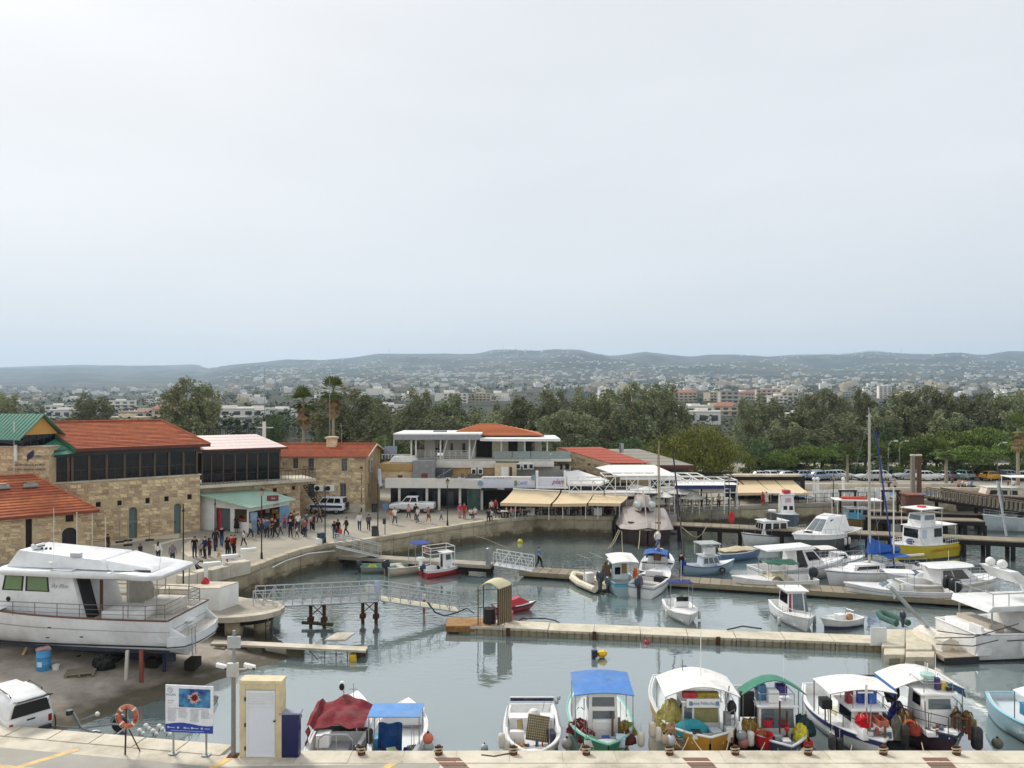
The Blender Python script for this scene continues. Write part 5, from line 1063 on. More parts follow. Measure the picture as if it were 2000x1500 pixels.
box_thing(wl(t,2.5,-.7,.78),'white and green fish box at the left bow of the green-hulled boat','dfe2df',(.35,.4,.3),0,lid='3e7a58');box_thing(wl(t,2.55,.0,.78),'green fish box with blue top in the bow of the green-hulled boat','5a8f4c',(.3,.4,.3),.1,lid='24408a');box_thing(wl(t,2.5,.6,.78),'pale blue fish box at the right bow of the green-hulled boat','c7d7e2',(.35,.5,.32),-.1)
clutter(t,1.0,2.7,1.7,.72,46,4)
t,h=fboat('ochre-yellow-hulled fishing boat with broad white arched canopy',1372,7.0,3.3,1.2,paint('c08a2a'),-90,30.85,bow=.18,full=5,fd=.94,tr=.6,sole=.9,rake=.25,strake=paint('dcdcd4'),liner=paint('cdd2d2'))
zc=3.0;canopy(t,fx(t,34.1),fx(t,32.0),3.15,2.55,cloth('e6e4df'),.42,zl=1.0,slope=-.1)
M().tube([(1.2,.2,zc-.3),(1.2,.2,zc+1.9)],.02,5).obj('whip_antenna',WHITE,t);M().tube([(.6,-.45,zc-.1),(.6,-.45,zc+.45)],.015,5).obj('antenna',BLK,t)
c=Cabin(t,fx(t,33.7),fx(t,32.15),1.6,1.6,.9,2.2,.1,0,.05,GEL,'wheelhouse',GEL);c.win('f',.3,.95,.35,.88,mat('yellowish_glass','8e8a5c',.12),WHITE);c.win('f',.02,.24,.0,.85,GLASSB,WHITE);c.win('r',.2,.8,.5,.85);c.win('l',.2,.8,.5,.85)
sb=M().box(2.22,2.28,-.65,.75,2.02,2.38).obj('name_board',WHITE,t);text('Ayios Nikolaos',.2,mat('board_blue','6a86b4',.6),sb,(2.29,.05,2.2),(PI/2,0,PI/2))
for y in(-.48,.63):M().box(2.282,2.292,y-.07,y+.07,2.1,2.28).obj('board_mark',mat('board_blue','6a86b4',.6),sb)
M().box(2.0,2.25,-.2,.7,2.4,2.62).obj('rolled_net',mat('net_8c7a2a','8c7a2a',.95,var=.5,scale=6),t);M().box(2.0,2.26,-.8,-.22,2.4,2.63).obj('red_bundle',cloth('a8323a'),t)
netpile(wl(t,1.6,-1.2,.9),'big pale yellow net heap on the yellow-hulled boat','bdb268',.6,.45,1.15,21);netpile(wl(t,2.5,-1.25,.9),'tan net and rope heap at the left rail of the yellow-hulled boat','9a7a5c',.4,.35,.55,22)
o=thing('tarpaulin','turquoise tarpaulin thrown over gear on the yellow-hulled boat','tarpaulin',wl(t,2.6,-.55,.9));M().sph((0,0,.25),.75,.4,.5,14,8,.12,rnd).obj('cloth',cloth('2f8f9a'),o,True)
box_thing(wl(t,2.95,-.45,1.15),'white open-topped polystyrene box in the bow of the yellow boat','e6e6e2',(.35,.75,.22),0,lid='2b2b2b');box_thing(wl(t,2.85,.4,.95),'translucent plastic tub in the bow of the yellow boat','b9c3c8',(.4,.5,.35),.2,'tub');box_thing(wl(t,2.85,.95,.95),'small white bin at the right bow of the yellow boat','e2e2de',(.3,.28,.45),0,'bin')
M().box(2.3,2.7,.85,1.1,.9,1.9).obj('net_drum_frame',GREYM,t);M().tube([(2.4,.9,1.8),(2.2,1.15,2.9)],.03,5).obj('derrick',GREYM,t);M().sph((2.2,1.25,2.0),.25,.2,.3).obj('black_bag',BLK,t);h.rail(t,.4,.93,.7,GREYM,6,1,(1,))
o=thing('life_ring','white coiled hose ring on the right rail of the yellow-hulled boat','ring',wl(t,2.9,1.35,1.45));M().tube([(0,.2*math.cos(a),.2*math.sin(a))for a in[k*PI/7 for k in range(15)]],.06,6).obj('ring',WHITE,o)
clutter(t,2.0,3.1,2.2,.92,50,5)
t,h=fboat('navy-hulled fishing boat crowded with gear under a curved green canopy',1522,6.6,2.9,.85,paint('39475f'),-90,30.8,bow=.25,full=3.6,fd=.94,tr=.6,sole=.65,strake=paint('d4d6d8'),liner=paint('c9cdd0'))
canopy(t,fx(t,33.3),fx(t,32.6),2.75,2.35,cloth('48836f'),.62,zl=.9,pm=GREYM,legs=((1.4,-1.3),(.9,-1.3),(1.4,-.6),(1.4,.5),(1.4,1.25),(.9,1.25)))
M().box(1.2,1.35,-1.4,-.8,1.35,2.4).obj('black_screen',BLK,t)
c=Cabin(t,fx(t,33.6),fx(t,32.15),1.6,1.5,.65,2.0,.12,0,.04,GEL,'wheelhouse',GEL);c.win('f',.06,.94,.35,.93,GLASSB,WHITE);c.win('r',.2,.8,.5,.85);c.win('l',.2,.8,.5,.85)
zr_=2.07
M().box(1.2,1.7,-.3,.15,zr_,zr_+.5).obj('white_locker',WHITE,t);M().box(1.0,1.4,-.7,-.3,zr_,zr_+.65).obj('blue_drum',plastic('3d6f97'),t);M().box(.9,1.4,.2,.6,zr_+.2,zr_+.6).obj('purple_bag',cloth('4a3f7a'),t)
for y in(-.72,.72):M().tube([(.6,y,zr_+.45),(1.85,y,zr_+.45)],.02,4).tube([(1.85,y,zr_),(1.85,y,zr_+.45)],.02,4).obj('roof_rail',GREYM,t)
M().tube([(1.85,-.72,zr_+.45),(1.85,.72,zr_+.45)],.02,4).obj('roof_rail',GREYM,t)
M().tube([(2.3,.25,.6),(2.3,.25,2.0)],.045,6).tube([(2.3,-.05,.6),(2.3,-.05,2.4)],.04,6).tube([(2.3,-.05,1.6),(2.3,.25,1.6)],.03,5).obj('hauler_frame',RUST,t);M().tube([(1.2,.5,zr_),(1.2,.5,zr_+1.9)],.012,4).obj('whip_antenna',WHITE,t)
bucket(wl(t,2.6,-.8,.68),'large bright red tub at the left bow of the navy-hulled boat','b3202a',.36,.5,'tub');crate(wl(t,2.6,.9,.68),'red crate at the right bow of the navy-hulled boat','b3262e',(.4,.6,.3));netpile(wl(t,2.2,.85,.65),'bright yellow net heap on the navy-hulled boat','d8cf3a',.3,.4,.75,31);netpile(wl(t,1.4,1.15,.65),'dark teal net heap by the wheelhouse of the navy-hulled boat','33474c',.6,.4,.8,32);netpile(wl(t,1.6,-1.05,.65),'mustard net heap on the left side of the navy-hulled boat','9a7a35',.6,.4,.7,33);netpile(wl(t,2.2,-.8,.65),'orange-brown net heap behind the red tub','a8683a',.35,.3,.55,34)
o=thing('buoy_rack','red plastic floats piled against the wheelhouse window of the navy-hulled boat','floats',wl(t,2.0,.25,1.15))
for k in range(5):M().sph((.05*(k%2),-.3+.17*k,.1+.12*(k%2)),.11).obj('float',plastic('b3262e'),o)
bucket(wl(t,2.0,-.45,1.25),'round red basin hung by the wheelhouse window of the navy-hulled boat','c22a35',.22,.3,'basin');box_thing(wl(t,2.75,.05,.68),'small white fish box in the bow of the navy-hulled boat','e0e2e0',(.3,.35,.3));box_thing(wl(t,2.55,-.25,.68),'grey plastic bin in the bow of the navy-hulled boat','8b9599',(.3,.3,.4),.1,'bin')
clutter(t,1.6,2.9,2.0,.67,56,6)
t,h=fboat('white cabin fishing boat with blue gunwale stripe and flat white canopy',1692,6.6,2.8,.85,GEL,-89,31.1,tr=.4,bow=.3,full=2.6,fd=.5,sole=.4,stripe=(paint('27336f'),0,.55),strake=WHITE)
canopy(t,fx(t,34.4),fx(t,32.6),2.9,2.4,cloth('e6e4df'),.18,zl=.8,pm=BLK,slope=0)
zr_=1.85;c=Cabin(t,.8,2.3,1.35,1.5,.85,zr_,.12,0,.08,GEL,'wheelhouse',GEL);c.win('f',.14,.86,.3,.92,GLASSB,WHITE);c.win('l',.15,.85,.45,.85);c.win('r',.15,.85,.45,.85)
M().hexa([(2.3,-.75,.9),(3.05,-.65,.95),(3.05,.65,.95),(2.3,.75,.9),(2.3,-.72,1.45),(3.0,-.6,1.43),(3.0,.6,1.43),(2.3,.72,1.45)]).obj('trunk_cabin',GEL,t);M().box(3.0,3.06,.4,.55,1.05,1.3).obj('port_window',GLASSB,t)
for y in(-.6,.65):M().tube([(.9,y,zr_+.06),(.9,y,zr_+.55),(2.1,y,zr_+.55),(2.1,y,zr_+.06)],.02,5).obj('roof_rail',GREYM,t)
M().tube([(1.8,.1,zr_+.06),(1.8,.1,zr_+.95)],.06,6).tube([(1.8,-.25,zr_+.6),(1.8,.4,zr_+.6)],.04,5).obj('mast',WHITE,t)
box_thing(wl(t,1.5,-.5,zr_+.06),'dark red fuel can on the wheelhouse roof of the blue-striped boat','8f2430',(.25,.3,.55),.1,'fuel_can',cat='fuel can');box_thing(wl(t,1.5,.0,zr_+.06),'deep blue canister on the wheelhouse roof of the blue-striped boat','28489c',(.3,.25,.6),0,'canister',cat='canister');box_thing(wl(t,1.5,.42,zr_+.06),'bright blue fish crate on the wheelhouse roof of the blue-striped boat','2f62b8',(.35,.4,.45),.1)
crate(wl(t,2.6,.3,1.45),'red-brown slatted crate on the foredeck of the blue-striped boat','a8604c',(.4,.65,.25),.05);o=netpile(wl(t,2.6,-.38,1.45),'bright red net sack on the foredeck of the blue-striped boat','b3202a',.32,.38,.42,41)
bq=thing('barbecue','black box barbecue mounted on the canopy post of the blue-striped boat','barbecue',wl(t,1.1,-1.35,1.35));M().box(-.22,.22,-.25,.25,.2,.6).obj('body',BLK,bq);M().cyl((0,0,-.4),.03,.6,6).obj('stand',BLK,bq)
h.rail(t,.55,.9,.55,BLK,3,0,(-1,));h.rail(t,.45,.8,.6,BLK,3,1,(1,));M().tube([(3.2,.2,.95),(3.2,.2,1.65)],.05,6).obj('samson_post',TEAK,t)
cv=thing('navy_cover','navy blue cloth hung over the left side of the blue-striped boat','cover',wl(t,2.2,-1.3,.75));M().sheet(lambda u,v:(.9*u-.2,-.04-.05*math.sin(u*9),.45-.55*v*(1-.4*u)),6,5,.02).obj('cloth',cloth('262c5e'),cv);cv.rotation_euler.z=t.rotation_euler.z
netpile(wl(t,2.7,.95,.9),'grey-brown net hanging on the right side of the blue-striped boat','6b6a60',.3,.25,.9,42);box_thing(wl(t,.3,-.5,.6),'cream cool box behind the wheelhouse of the blue-striped boat','d5cdb4',(.5,.6,.5),.1,'cool_box')
clutter(t,-.5,.6,2.0,.42,30,7);clutter(t,2.9,3.1,.8,1.2,10,17)
t,h=fboat('dark maroon and navy fishing boat with tall white wheelhouse and white-and-blue canopy',1830,7.3,3.2,.95,paint('3f2430'),-90,31.2,tr=.4,bow=.35,full=3.2,fd=.5,sole=.5,stripe=(paint('23284a'),0,.5),strake=paint('1d2138'),liner=paint('d5d8d8'))
zc=2.85;canopy(t,0,1.9,2.95,2.5,cloth('e6e4df'),.4,zl=.9,pm=GREYM)
for sg in(-1,1):M().sheet(lambda u,v:(1.9*u,sg*(1.45+.1*v),2.5-.4*v),5,3,.02).obj('blue_side_flap',cloth('3f6fae'),t)
zr_=2.5;c=Cabin(t,1.3,2.75,1.35,1.45,.9,zr_,.18,.05,.1,GEL,'wheelhouse',GEL,.15);c.win('f',.12,.9,.62,.88,GLASSB,WHITE);c.win('r',.3,.75,.62,.88);c.win('l',.3,.75,.62,.88)
for y in(-.6,.6):M().tube([(1.4,y,zr_+.06),(1.4,y,zr_+.45),(2.55,y,zr_+.45),(2.55,y,zr_+.06)],.02,5).obj('roof_rail',GREYM,t)
M().tube([(2.55,-.6,zr_+.45),(2.55,.6,zr_+.45)],.02,5).obj('roof_rail',GREYM,t);M().tube([(1.7,.0,zr_),(1.7,.0,zr_+1.0)],.03,5).tube([(1.7,.35,zr_),(1.7,.35,zr_+1.4)],.012,4).tube([(1.8,-.15,zr_),(1.8,-.15,zr_+1.1)],.015,4).obj('antennas',WHITE,t)
M().cyl((1.9,-.1,zr_+.5),.3,.12,12).obj('radar_dome',mat('pale_green_plastic','a8c8bf',.4),t);M().cb((2.2,.15,zr_+.06),(.2,.16,.5)).obj('roof_bottle',plastic('3a2f6a'),t);M().cb((2.2,.4,zr_+.06),(.25,.25,.3)).obj('roof_box',plastic('c9b24a'),t)
for k in(.5,.68):M().cyl((2.4,k,zr_+.1),.09,.12,8).obj('horn',BLK,t)
h.rail(t,.62,.97,.7,BLK,5,1)
M().tube([(3.5,.75,1.0),(3.5,.75,1.95)],.06,6).tube([(3.2,.3,1.0),(3.2,.3,1.85)],.06,6).tube([(3.2,.3,1.8),(3.5,.75,1.8)],.05,6).obj('hauler_frame',RUST,t);M().tube([(2.9,.3,1.7),(2.95,.6,1.95),(3.0,.9,1.7)],.06,6).obj('hauler_drum',RUST,t);M().box(2.9,3.4,-.9,-.3,1.05,1.25).obj('hatch',GEL,t);M().box(3.3,3.7,-.2,.2,1.1,1.4).obj('deck_box',GEL,t)
for k,(x,y,r,c_,l,hh)in enumerate(((2.85,.6,.25,'7d7566','hung from the wheelhouse rail',1.0),(2.7,1.15,.35,'7a6a4a','on the right bow',.8),(1.4,-1.15,.4,'2a2f78','beside the left canopy post',.7),(2.2,-1.2,.4,'7a5a38','left of the wheelhouse',.7),(2.9,-1.2,.28,'a04a3a','on the left rail',.5))):netpile(wl(t,x,y,1.0),{'7d7566':'grey rope bundle','7a6a4a':'tan net heap','2a2f78':'deep blue net bag','7a5a38':'brown net heap','a04a3a':'rusty red net heap'}[c_]+' %s of the maroon-hulled boat'%l,c_,r,r,hh,51+k)
bb=thing('black_tarp','black tarpaulin bundle hanging under the left canopy corner of the maroon-hulled boat','tarpaulin',wl(t,.9,-1.15,zc-1.3));M().sph((0,0,.4),.35,.2,.5,10,7,.15,rnd).obj('cloth',cloth('22201e'),bb)
o=thing('life_ring','orange life ring at the left rail of the maroon-hulled boat','life ring',wl(t,2.9,-1.4,1.25));M().tube([(.1*math.sin(a),0,.0)+V(.22*math.cos(a),0,.28*math.sin(a))if False else V(.25*math.cos(a),.02,.28*math.sin(a))for a in[k*PI/7 for k in range(15)]],.06,6).obj('ring',plastic('d2622c'),o)
clutter(t,2.8,3.4,1.8,1.12,36,8)
t,h=fboat('turquoise-hulled fishing boat cut by the right edge of the picture, white canopy',2078,5.4,2.7,.95,paint('86a8b4'),-90,30.95,tr=.5,bow=.3,full=2.8,fd=.9,sole=.7,strake=paint('8fd0e0'),liner=paint('c8d2d4'))
canopy(t,.2,1.9,2.6,2.25,cloth('e6e4df'),.25,zl=.9,pm=GREYM)
c=Cabin(t,.5,1.7,1.4,1.4,.6,2.0,.1,0,.05,paint('4a7fae'),'wheelhouse',GEL);c.win('f',.1,.9,.5,.9,GLASSB,WHITE);c.win('r',.2,.8,.5,.9,GLASSB,WHITE)
netpile(wl(t,2.3,-.5,.7),'orange net heap in the turquoise-hulled boat','b3683a',.6,.45,.5,61);netpile(wl(t,1.7,-1.0,.7),'dark net heap at the left rail of the turquoise-hulled boat','3a3f4a',.5,.35,.6,62);box_thing(wl(t,1.2,-1.35,1.55),'blue metal box on the canopy post of the turquoise-hulled boat','3d84a8',(.4,.4,.45),0,'box')
clutter(t,1.6,2.8,1.8,.72,40,9)
FN=[(980,1447,'d0ccc2','f'),(990,1462,'cfcabf','f'),(1107,1452,'8f8a86','b'),(1252,1444,'d8d2c4','f'),(1274,1425,'cdbfae','f'),(1285,1435,'d6d0c4','f'),(1297,1444,'b8ab93','b'),(1310,1446,'c4c8cc','b'),(1448,1436,'8d9294','b'),(1452,1450,'b07068','b'),(1466,1443,'d8d4cc','f'),(1625,1450,'3a3a3a','f'),(1640,1456,'242424','f'),(1768,1445,'1c1c1c','f'),(1908,1450,'20232c','f'),(1948,1452,'5a554c','b'),(836,1442,'d8714f','b'),(837,1458,'a9b4b4','b'),(722,1438,'222222','f')]
NM={'d0ccc2':'off-white','cfcabf':'dirty white','8f8a86':'grey','d8d2c4':'white','cdbfae':'beige','d6d0c4':'long white','b8ab93':'tan','c4c8cc':'pale grey','8d9294':'mid-grey','b07068':'faded pink','d8d4cc':'clean white','3a3a3a':'charcoal','242424':'black','1c1c1c':'tall black','20232c':'blue-black','5a554c':'brown-grey','d8714f':'orange','a9b4b4':'grey-white','222222':'small black'}
WHR={980:'at the left bow of the white arch boat',990:'lower one at the left bow of the white arch boat',1107:'between the white arch boat and the green-hulled boat',1252:'at the right bow of the green-hulled boat',1274:'high at the left side of the yellow-hulled boat',1285:'second at the left bow of the yellow-hulled boat',1297:'low at the left bow of the yellow-hulled boat',1310:'nearest the bow of the yellow-hulled boat',1448:'high between the yellow and navy hulls',1452:'just below the grey one between the yellow and navy hulls',1466:'at the left bow of the navy-hulled boat',1625:'left of the blue-striped boat',1640:'second, left of the blue-striped boat',1768:'left of the maroon-hulled boat',1908:'right of the maroon-hulled boat',1948:'at the bow of the turquoise boat',836:'beside the blue-awning boat',837:'below the orange one beside the blue-awning boat',722:'between the red-covered and the blue-awning boats'}
for px,py,c_,k in FN:
 l='%s %s %s'%(NM[c_],'cylindrical fender' if k=='f' else 'ball buoy',WHR[px])
 p=PD(px,py,31.4);(fender((p.x,p.y,p.z-.3),l,c_,.15 if c_!='20232c' else.22,.62 if c_ not in('1c1c1c','20232c')else.95)if k=='f' else buoy(p,l,c_,.22,'fenders hung on the moored boats','buoy'))
for i,(px,l)in enumerate(((706,'left of the blue-awning boat'),(857,'standing clear, right of the blue-awning boat'),(1003,'in front of the white arch boat'),(1145,'in front of the green-hulled boat'),(1308,'at the left bow of the yellow-hulled boat'),(1436,'between the yellow-hulled and navy-hulled boats'),(1578,'at the right of the navy-hulled boat'),(1725,'in front of the blue-striped boat'),(1868,'in front of the maroon-hulled boat'))):
 p=P(px,1473,FZ+.02);b_=thing('mooring_bollard','rusty quay bollard wrapped in rope, '+l,'bollard',p,0,'rusty bollards on the near quay')
 M().cyl((0,0,0),.15,.12,12).obj('base',RUST,b_);M().cyl((0,0,.12),.085,.22,10).obj('post',RUST,b_);M().tube([(-.16,0,.28),(.16,0,.28)],.035,6).obj('cross_bar',RUST,b_)
 M().tube([((.13+.03*(k%3))*math.cos(k*.7),(.11+.02*(k%2))*math.sin(k*.7),.06+.012*k)for k in range(18)],.028,5).obj('rope_turns',ROPE,b_)
for a,b,l in(((1345,1440),(1330,1470),'left bow line of the yellow-hulled boat'),((1352,1440),(1374,1470),'second bow line of the yellow-hulled boat'),((1425,1438),(1418,1470),'right bow line of the yellow-hulled boat'),((1494,1450),(1482,1472),'bow line of the navy-hulled boat'),((1138,1452),(1128,1470),'bow line of the green-hulled boat'),((1664,1455),(1660,1473),'bow line of the blue-striped boat'),((1800,1450),(1806,1472),'bow line of the maroon-hulled boat')):
 rope_px([(a[0],a[1],30.9),((a[0]+b[0])/2,(a[1]+b[1])/2+2,30.5),(b[0],b[1],30.0)],'pale '+l,.018,ROPE)
hose('mooring_rope','dark rope lying on the quay left of the white arch boat',[P(940,1474,FZ+.04),P(965,1477,FZ+.04),P(985,1473,FZ+.04),P(1003,1470,FZ+.06)],.025,DROPE)
buoy(P(946,1460,.05),'small pale float in the water left of the white arch boat','b9c4c4',.16);buoy(P(1263,1255,.05),'small crimson float alone in the still water','b0283c',.17);buoy(P(1016,1058,.1),'small lemon-yellow ball float near the cafe quay wall','d9d12a',.28)
yb=thing('yellow_buoy','yellow double-cone marker buoy afloat in the near basin','buoy',P(1176,1283,.05));M().loft([[(x,r*math.cos(a*PI/4),.18+r*math.sin(a*PI/4)+.06*x)for a in range(8)]for x,r in((-.28,.05),(-.18,.2),(.12,.24),(.3,.05))],True,True).obj('float',plastic('ecc313'),yb)
nb=thing('navy_float','navy drum float beside the yellow marker buoy','buoy',P(1161,1286,0));M().cb((0,0,-.2),(.32,.3,.68),.1).obj('drum',plastic('1d2140'),nb);M().cb((.12,-.16,.0),(.14,.05,.1)).obj('white_tag',WHITE,nb)
GR_='motor boats on the pontoons'
def bimini(t,x0,x1,w_,z,colr,arch=.08,zl=.7):canopy(t,x0,x1,w_,z,cloth(colr),arch,zl=zl)
t=boat('low grey-green open dinghy with outboard, leftmost below the concrete jetty',752,1116,8,'dinghy');h=Hull(t,4.0,1.6,.5,mat('faded_grey_hull','8a9490',.5,var=.15,scale=1.5),bow=.2,fd=.8,sole=.15,liner=paint('7aa08e'));outboard(t,-2.1,0,.5,'3a4048',.8)
netpile(wl(t,-1.1,.1,.15),'yellow-green net heap in the low grey-green dinghy','b9b83a',.5,.4,.45,71)
t=boat('cream open motor boat with tilted black outboard and blue bimini, below the concrete jetty',812,1117,28);h=Hull(t,5.2,1.9,.65,mat('cream_hull','cfc4ac',.4,dirt='7d7058',dscale=1.5,damt=.4),bow=.3,fd=.6,sole=.2);outboard(t,-2.6,-.2,.6,'1a1f24',1.1);bimini(t,-.4,1.0,1.7,2.5,'2c4696',.05);Cabin(t,.2,1.2,.9,1.0,.6,1.2,.4,0,.1);M().box(-1.6,-1.1,-.7,.7,.2,.65).obj('seat',plastic('b8ad9a'),t)
t=boat('red-bottomed white boat with square white tube tower, below the concrete jetty',866,1122,35,'fishing_boat');t.scale=(.85,)*3;h=Hull(t,4.6,2.1,.75,paint('b3262e'),bow=.3,fd=.55,sole=.3,stripe=(WHITE,0,.7),strake=WHITE);c=Cabin(t,-.2,.9,1.0,1.1,.7,2.2,.2,0,.05,GEL,'wheelhouse',GEL);c.win('r',.2,.8,.55,.9,GLASSB);c.win('f',.1,.9,.55,.9,GLASSB);c.win('b',.3,.7,.05,.9)
for x,y in((-1.9,-.85),(-1.9,.85),(.8,-.85),(.8,.85)):M().tube([(x,y,.75),(x,y,2.9)],.035,5).obj('tower_post',WHITE,t)
for z in(2.3,2.9):M().tube([(-1.9,-.85,z),(-1.9,.85,z),(.8,.85,z),(.8,-.85,z),(-1.9,-.85,z)],.035,5).obj('tower_rail',WHITE,t)
M().box(-1.95,-1.92,-.5,.5,2.5,2.75).obj('red_letter_board',mat('red_white_board','c98a8a',.6,var=.6,scale=8),t);outboard(t,-2.2,0,.6,'23304a',1.0)
cg=thing('fish_cage','rusty mesh cage with curved yellow roof standing on the cream pontoon','cage',P(962,1216,.55))
CGM=mat('cage_mesh_boards','8a7a62',.9,var=.3,scale=3,stretch=(6,6,.3))
for x,y in((-.9,-.5),(.35,-.6),(1.2,.4),(-.6,.8)):M().tube([(x,y,0),(x,y,2.4)],.035,5).obj('post',RUST,cg)
for k in range(7):a=V(.35,-.6,0).lerp(V(1.2,.4,0),(k+.5)/7);M().cb(a,(.07,.13,2.35),.9).obj('side_slat',CGM,cg)
for k in range(4):a=V(-.9,-.5,0).lerp(V(.35,-.6,0),k/4+.1);M().tube([a,a+V(0,0,1.1)],.015,4).obj('bar',RUST,cg)
M().tube([(-.9,-.5,1.1),(.35,-.6,1.1)],.02,4).tube([(-.9,-.5,2.2),(.35,-.6,2.3)],.02,4).obj('bar',RUST,cg)
M().sheet(lambda u,v:V(-.95,-.6,2.3).lerp(V(.4,-.7,2.35),u).lerp(V(-.6,.9,2.3).lerp(V(1.3,.5,2.35),u),v)+V(0,0,.4*math.sin(PI*u)),8,4,.05).obj('curved_roof',mat('faded_yellow_sheet','c8c19a',.6,var=.1),cg,True)
M().cyl((-.2,.1,0),.42,.9,12,.38).obj('black_drum',BLACK,cg)
t=boat('small red jet boat tied behind the rusty cage',1003,1194,20,'jet_boat');h=Hull(t,2.9,1.2,.4,paint('a8323c'),bow=.15,fd=.5,sole=.15,strake=BLACK);M().loft([[(x,-w_,.4),(x,-w_*.7,z),(x,w_*.7,z),(x,w_,.4)]for x,w_,z in((-1.0,.3,.7),(-.2,.35,.85),(.4,.35,1.0),(1.2,.15,.55))],True,True).obj('seat_and_cowl',paint('c03040'),t,True);M().tube([(.4,-.35,1.1),(.4,.35,1.1)],.025,5).obj('handlebar',BLACK,t)
bq=thing('red_bin','red-brown round bin on the pontoon beside the rusty cage','bin',P(1003,1214,.55));M().cyl((-.35,.4,0),.3,.55,12,.33).obj('body',plastic('a84a48'),bq)
rs=thing('red_post','slim red and white post in the water under the sloping gangway','post',P(828,1196,0));M().cyl((0,0,-1),.09,1.9,8).obj('shaft',plastic('b0584a'),rs);M().cyl((0,0,.9),.12,.35,8).obj('white_head',WHITE,rs)
for pts,l in(([(835,1176,51),(850,1196,51),(868,1203,51),(893,1196,51),(912,1188,51),(926,1198,50.5)],'thick black hose looping from the sloping gangway to the cage'),([(745,1168,51.2),(750,1180,51.2),(757,1170,51.2)],'short black cable loop under the gangway landing'),([(1010,1214,50),(1020,1208,50.3),(1066,1208,50),(1085,1212,49.6),(1096,1220,49.5)],'black hose along the cream pontoon right of the cage'),([(1420,1230,47.8),(1450,1223,47.9),(1488,1228,47.6)],'black hose lying over the middle of the cream pontoon')):rope_px(l and pts,l,.045,BLACK,'hose')
t=boat('cream inflatable boat with two covered outboards, left end of the middle pontoon',1150,1145,115,'inflatable_boat');tb=M()
for s in(-1,1):tb.tube([(-2.3,s*.85,.35),(0,s*.9,.35),(1.5,s*.65,.42),(2.3,0,.5)],.27,8)
tb.obj('tube',mat('cream_rubber','d6cdb4',.6),t,True);M().box(-2.1,1.5,-.7,.7,.1,.25).obj('floor',plastic('8f8a7c'),t);M().box(-.3,.3,-.35,.35,.25,1.1).obj('console',GEL,t);outboard(t,-2.3,-.3,.55,'5a5f66',1.0);outboard(t,-2.2,.35,.85,'23303f',1.25)
M().tube([(-.5,-.7,.5),(-.5,-.7,2.4),(-.5,.7,2.4),(-.5,.7,.5)],.025,5).tube([(-1.3,-.6,2.4),(.9,-.6,2.45)],.02,5).tube([(-1.3,.6,2.4),(.9,.6,2.45)],.02,5).obj('t_top_frame',STEEL,t)
t=boat('light blue fishing boat with white curved awning on the middle pontoon',1206,1147,98,'fishing_boat');h=Hull(t,5.6,2.3,.9,paint('9ab4b8'),bow=.35,fd=.5,sole=.3,stripe=(paint('58a9bf'),0,.6),strake=paint('4a9ab5'));c=Cabin(t,-.9,.8,1.2,1.3,.85,2.1,.2,0,.05,paint('c3d3d6'),'wheelhouse',GEL);c.win('b',.12,.48,.3,.75);c.win('b',.56,.9,.35,.95,mat('wood_door','8a6a44',.7));c.win('r',.2,.8,.55,.85);c.win('l',.2,.8,.55,.85);canopy(t,-2.3,-.2,2.1,2.55,cloth('e6e4df'),.1,zl=.9,slope=.3,sag=-.05)
netpile(wl(t,-.3,1.0,.9),'brown net hanging beside the light blue fishing boat','6f5b48',.4,.25,1.1,75);lr=thing('orange_jackets','orange life jackets hung between the light blue boat and the white speedboat','life jacket',wl(t,-1.0,-1.15,.9));M().sph((0,0,.3),.2,.25,.5,10,6,.15,rnd).obj('cloth',cloth('d2622c'),lr)
t=boat('white speedboat with grey outboard and grey side stripe on the middle pontoon',1276,1150,62,'speedboat');h=Hull(t,6.2,2.4,.85,GEL,bow=.35,fd=.55,sole=.3,stripe=(mat('grey_stripe','8c90a4',.4),.35,.6));outboard(t,-3.1,.1,.75,'33384a',1.35);Cabin(t,.2,1.6,1.1,1.6,.9,1.35,.9,0,.15).win('f',.05,.95,.15,.95,GLASSB);M().box(-1.6,-.9,-.8,.8,.3,.8).obj('seat',plastic('c9c3b8'),t);M().box(-.6,0,-.9,-.2,.3,1.1).obj('dark_cockpit_door',BLACK,t)
t=boat('white and navy sailing boat with bare wooden mast and blue cockpit tent',1285,1118,75,'sailing_boat');h=Hull(t,8.0,2.7,.9,GEL,bow=.35,fd=.4,sole=.4,stripe=(paint('2b3a73'),.1,.5),draft=.8);Cabin(t,-.6,2.2,1.2,1.8,.9,1.5,.6,0,.12).win('r',.1,.8,.3,.75);M().tube([(1.0,0,.9),(1.0,0,15-(868-775)/1500*61.5)],.1,8,.06).obj('mast',mat('wooden_mast','a08e6e',.7),t)
M().tube([(1.0,0,2.4),(-2.6,0,2.5)],.07,6).obj('boom',WHITE,t);M().tube([(.9,0,2.6),(-.6,0,2.62),(-2.5,0,2.62)],.16,7,.09).obj('sail_cover',cloth('2b355f'),t);M().sph((.6,.1,3.0),.35,.3,.4,10,6,.15,rnd).obj('furled_sail',cloth('e0dcd2'),t)
canopy(t,-3.2,-1.2,1.9,2.15,cloth('3a62a8'),.15,zl=.9);M().sheet(lambda u,v:(-1.2+1.2*u,-1.0+2*v,2.1-.9*u+.15*math.sin(PI*v)),5,6,.02).obj('sprayhood',cloth('2f5f8c'),t);M().box(-1.0,-.4,-.3,.3,1.2,1.85).obj('companionway',TEAK,t);M().tube([(1.0,.0,13.0),(-3.8,0,1.2)],.012,4).tube([(1.0,.0,13.0),(4.0,0,1.4)],.012,4).obj('stay',IRON,t)
lw=thing('backstay_mast','thin dark unstepped pole leaning beside the wooden mast','pole');M().tube([PD(1314,880,70),PD(1328,1010,68),PD(1336,1085,63)],.07,6).obj('pole',IRON,lw)
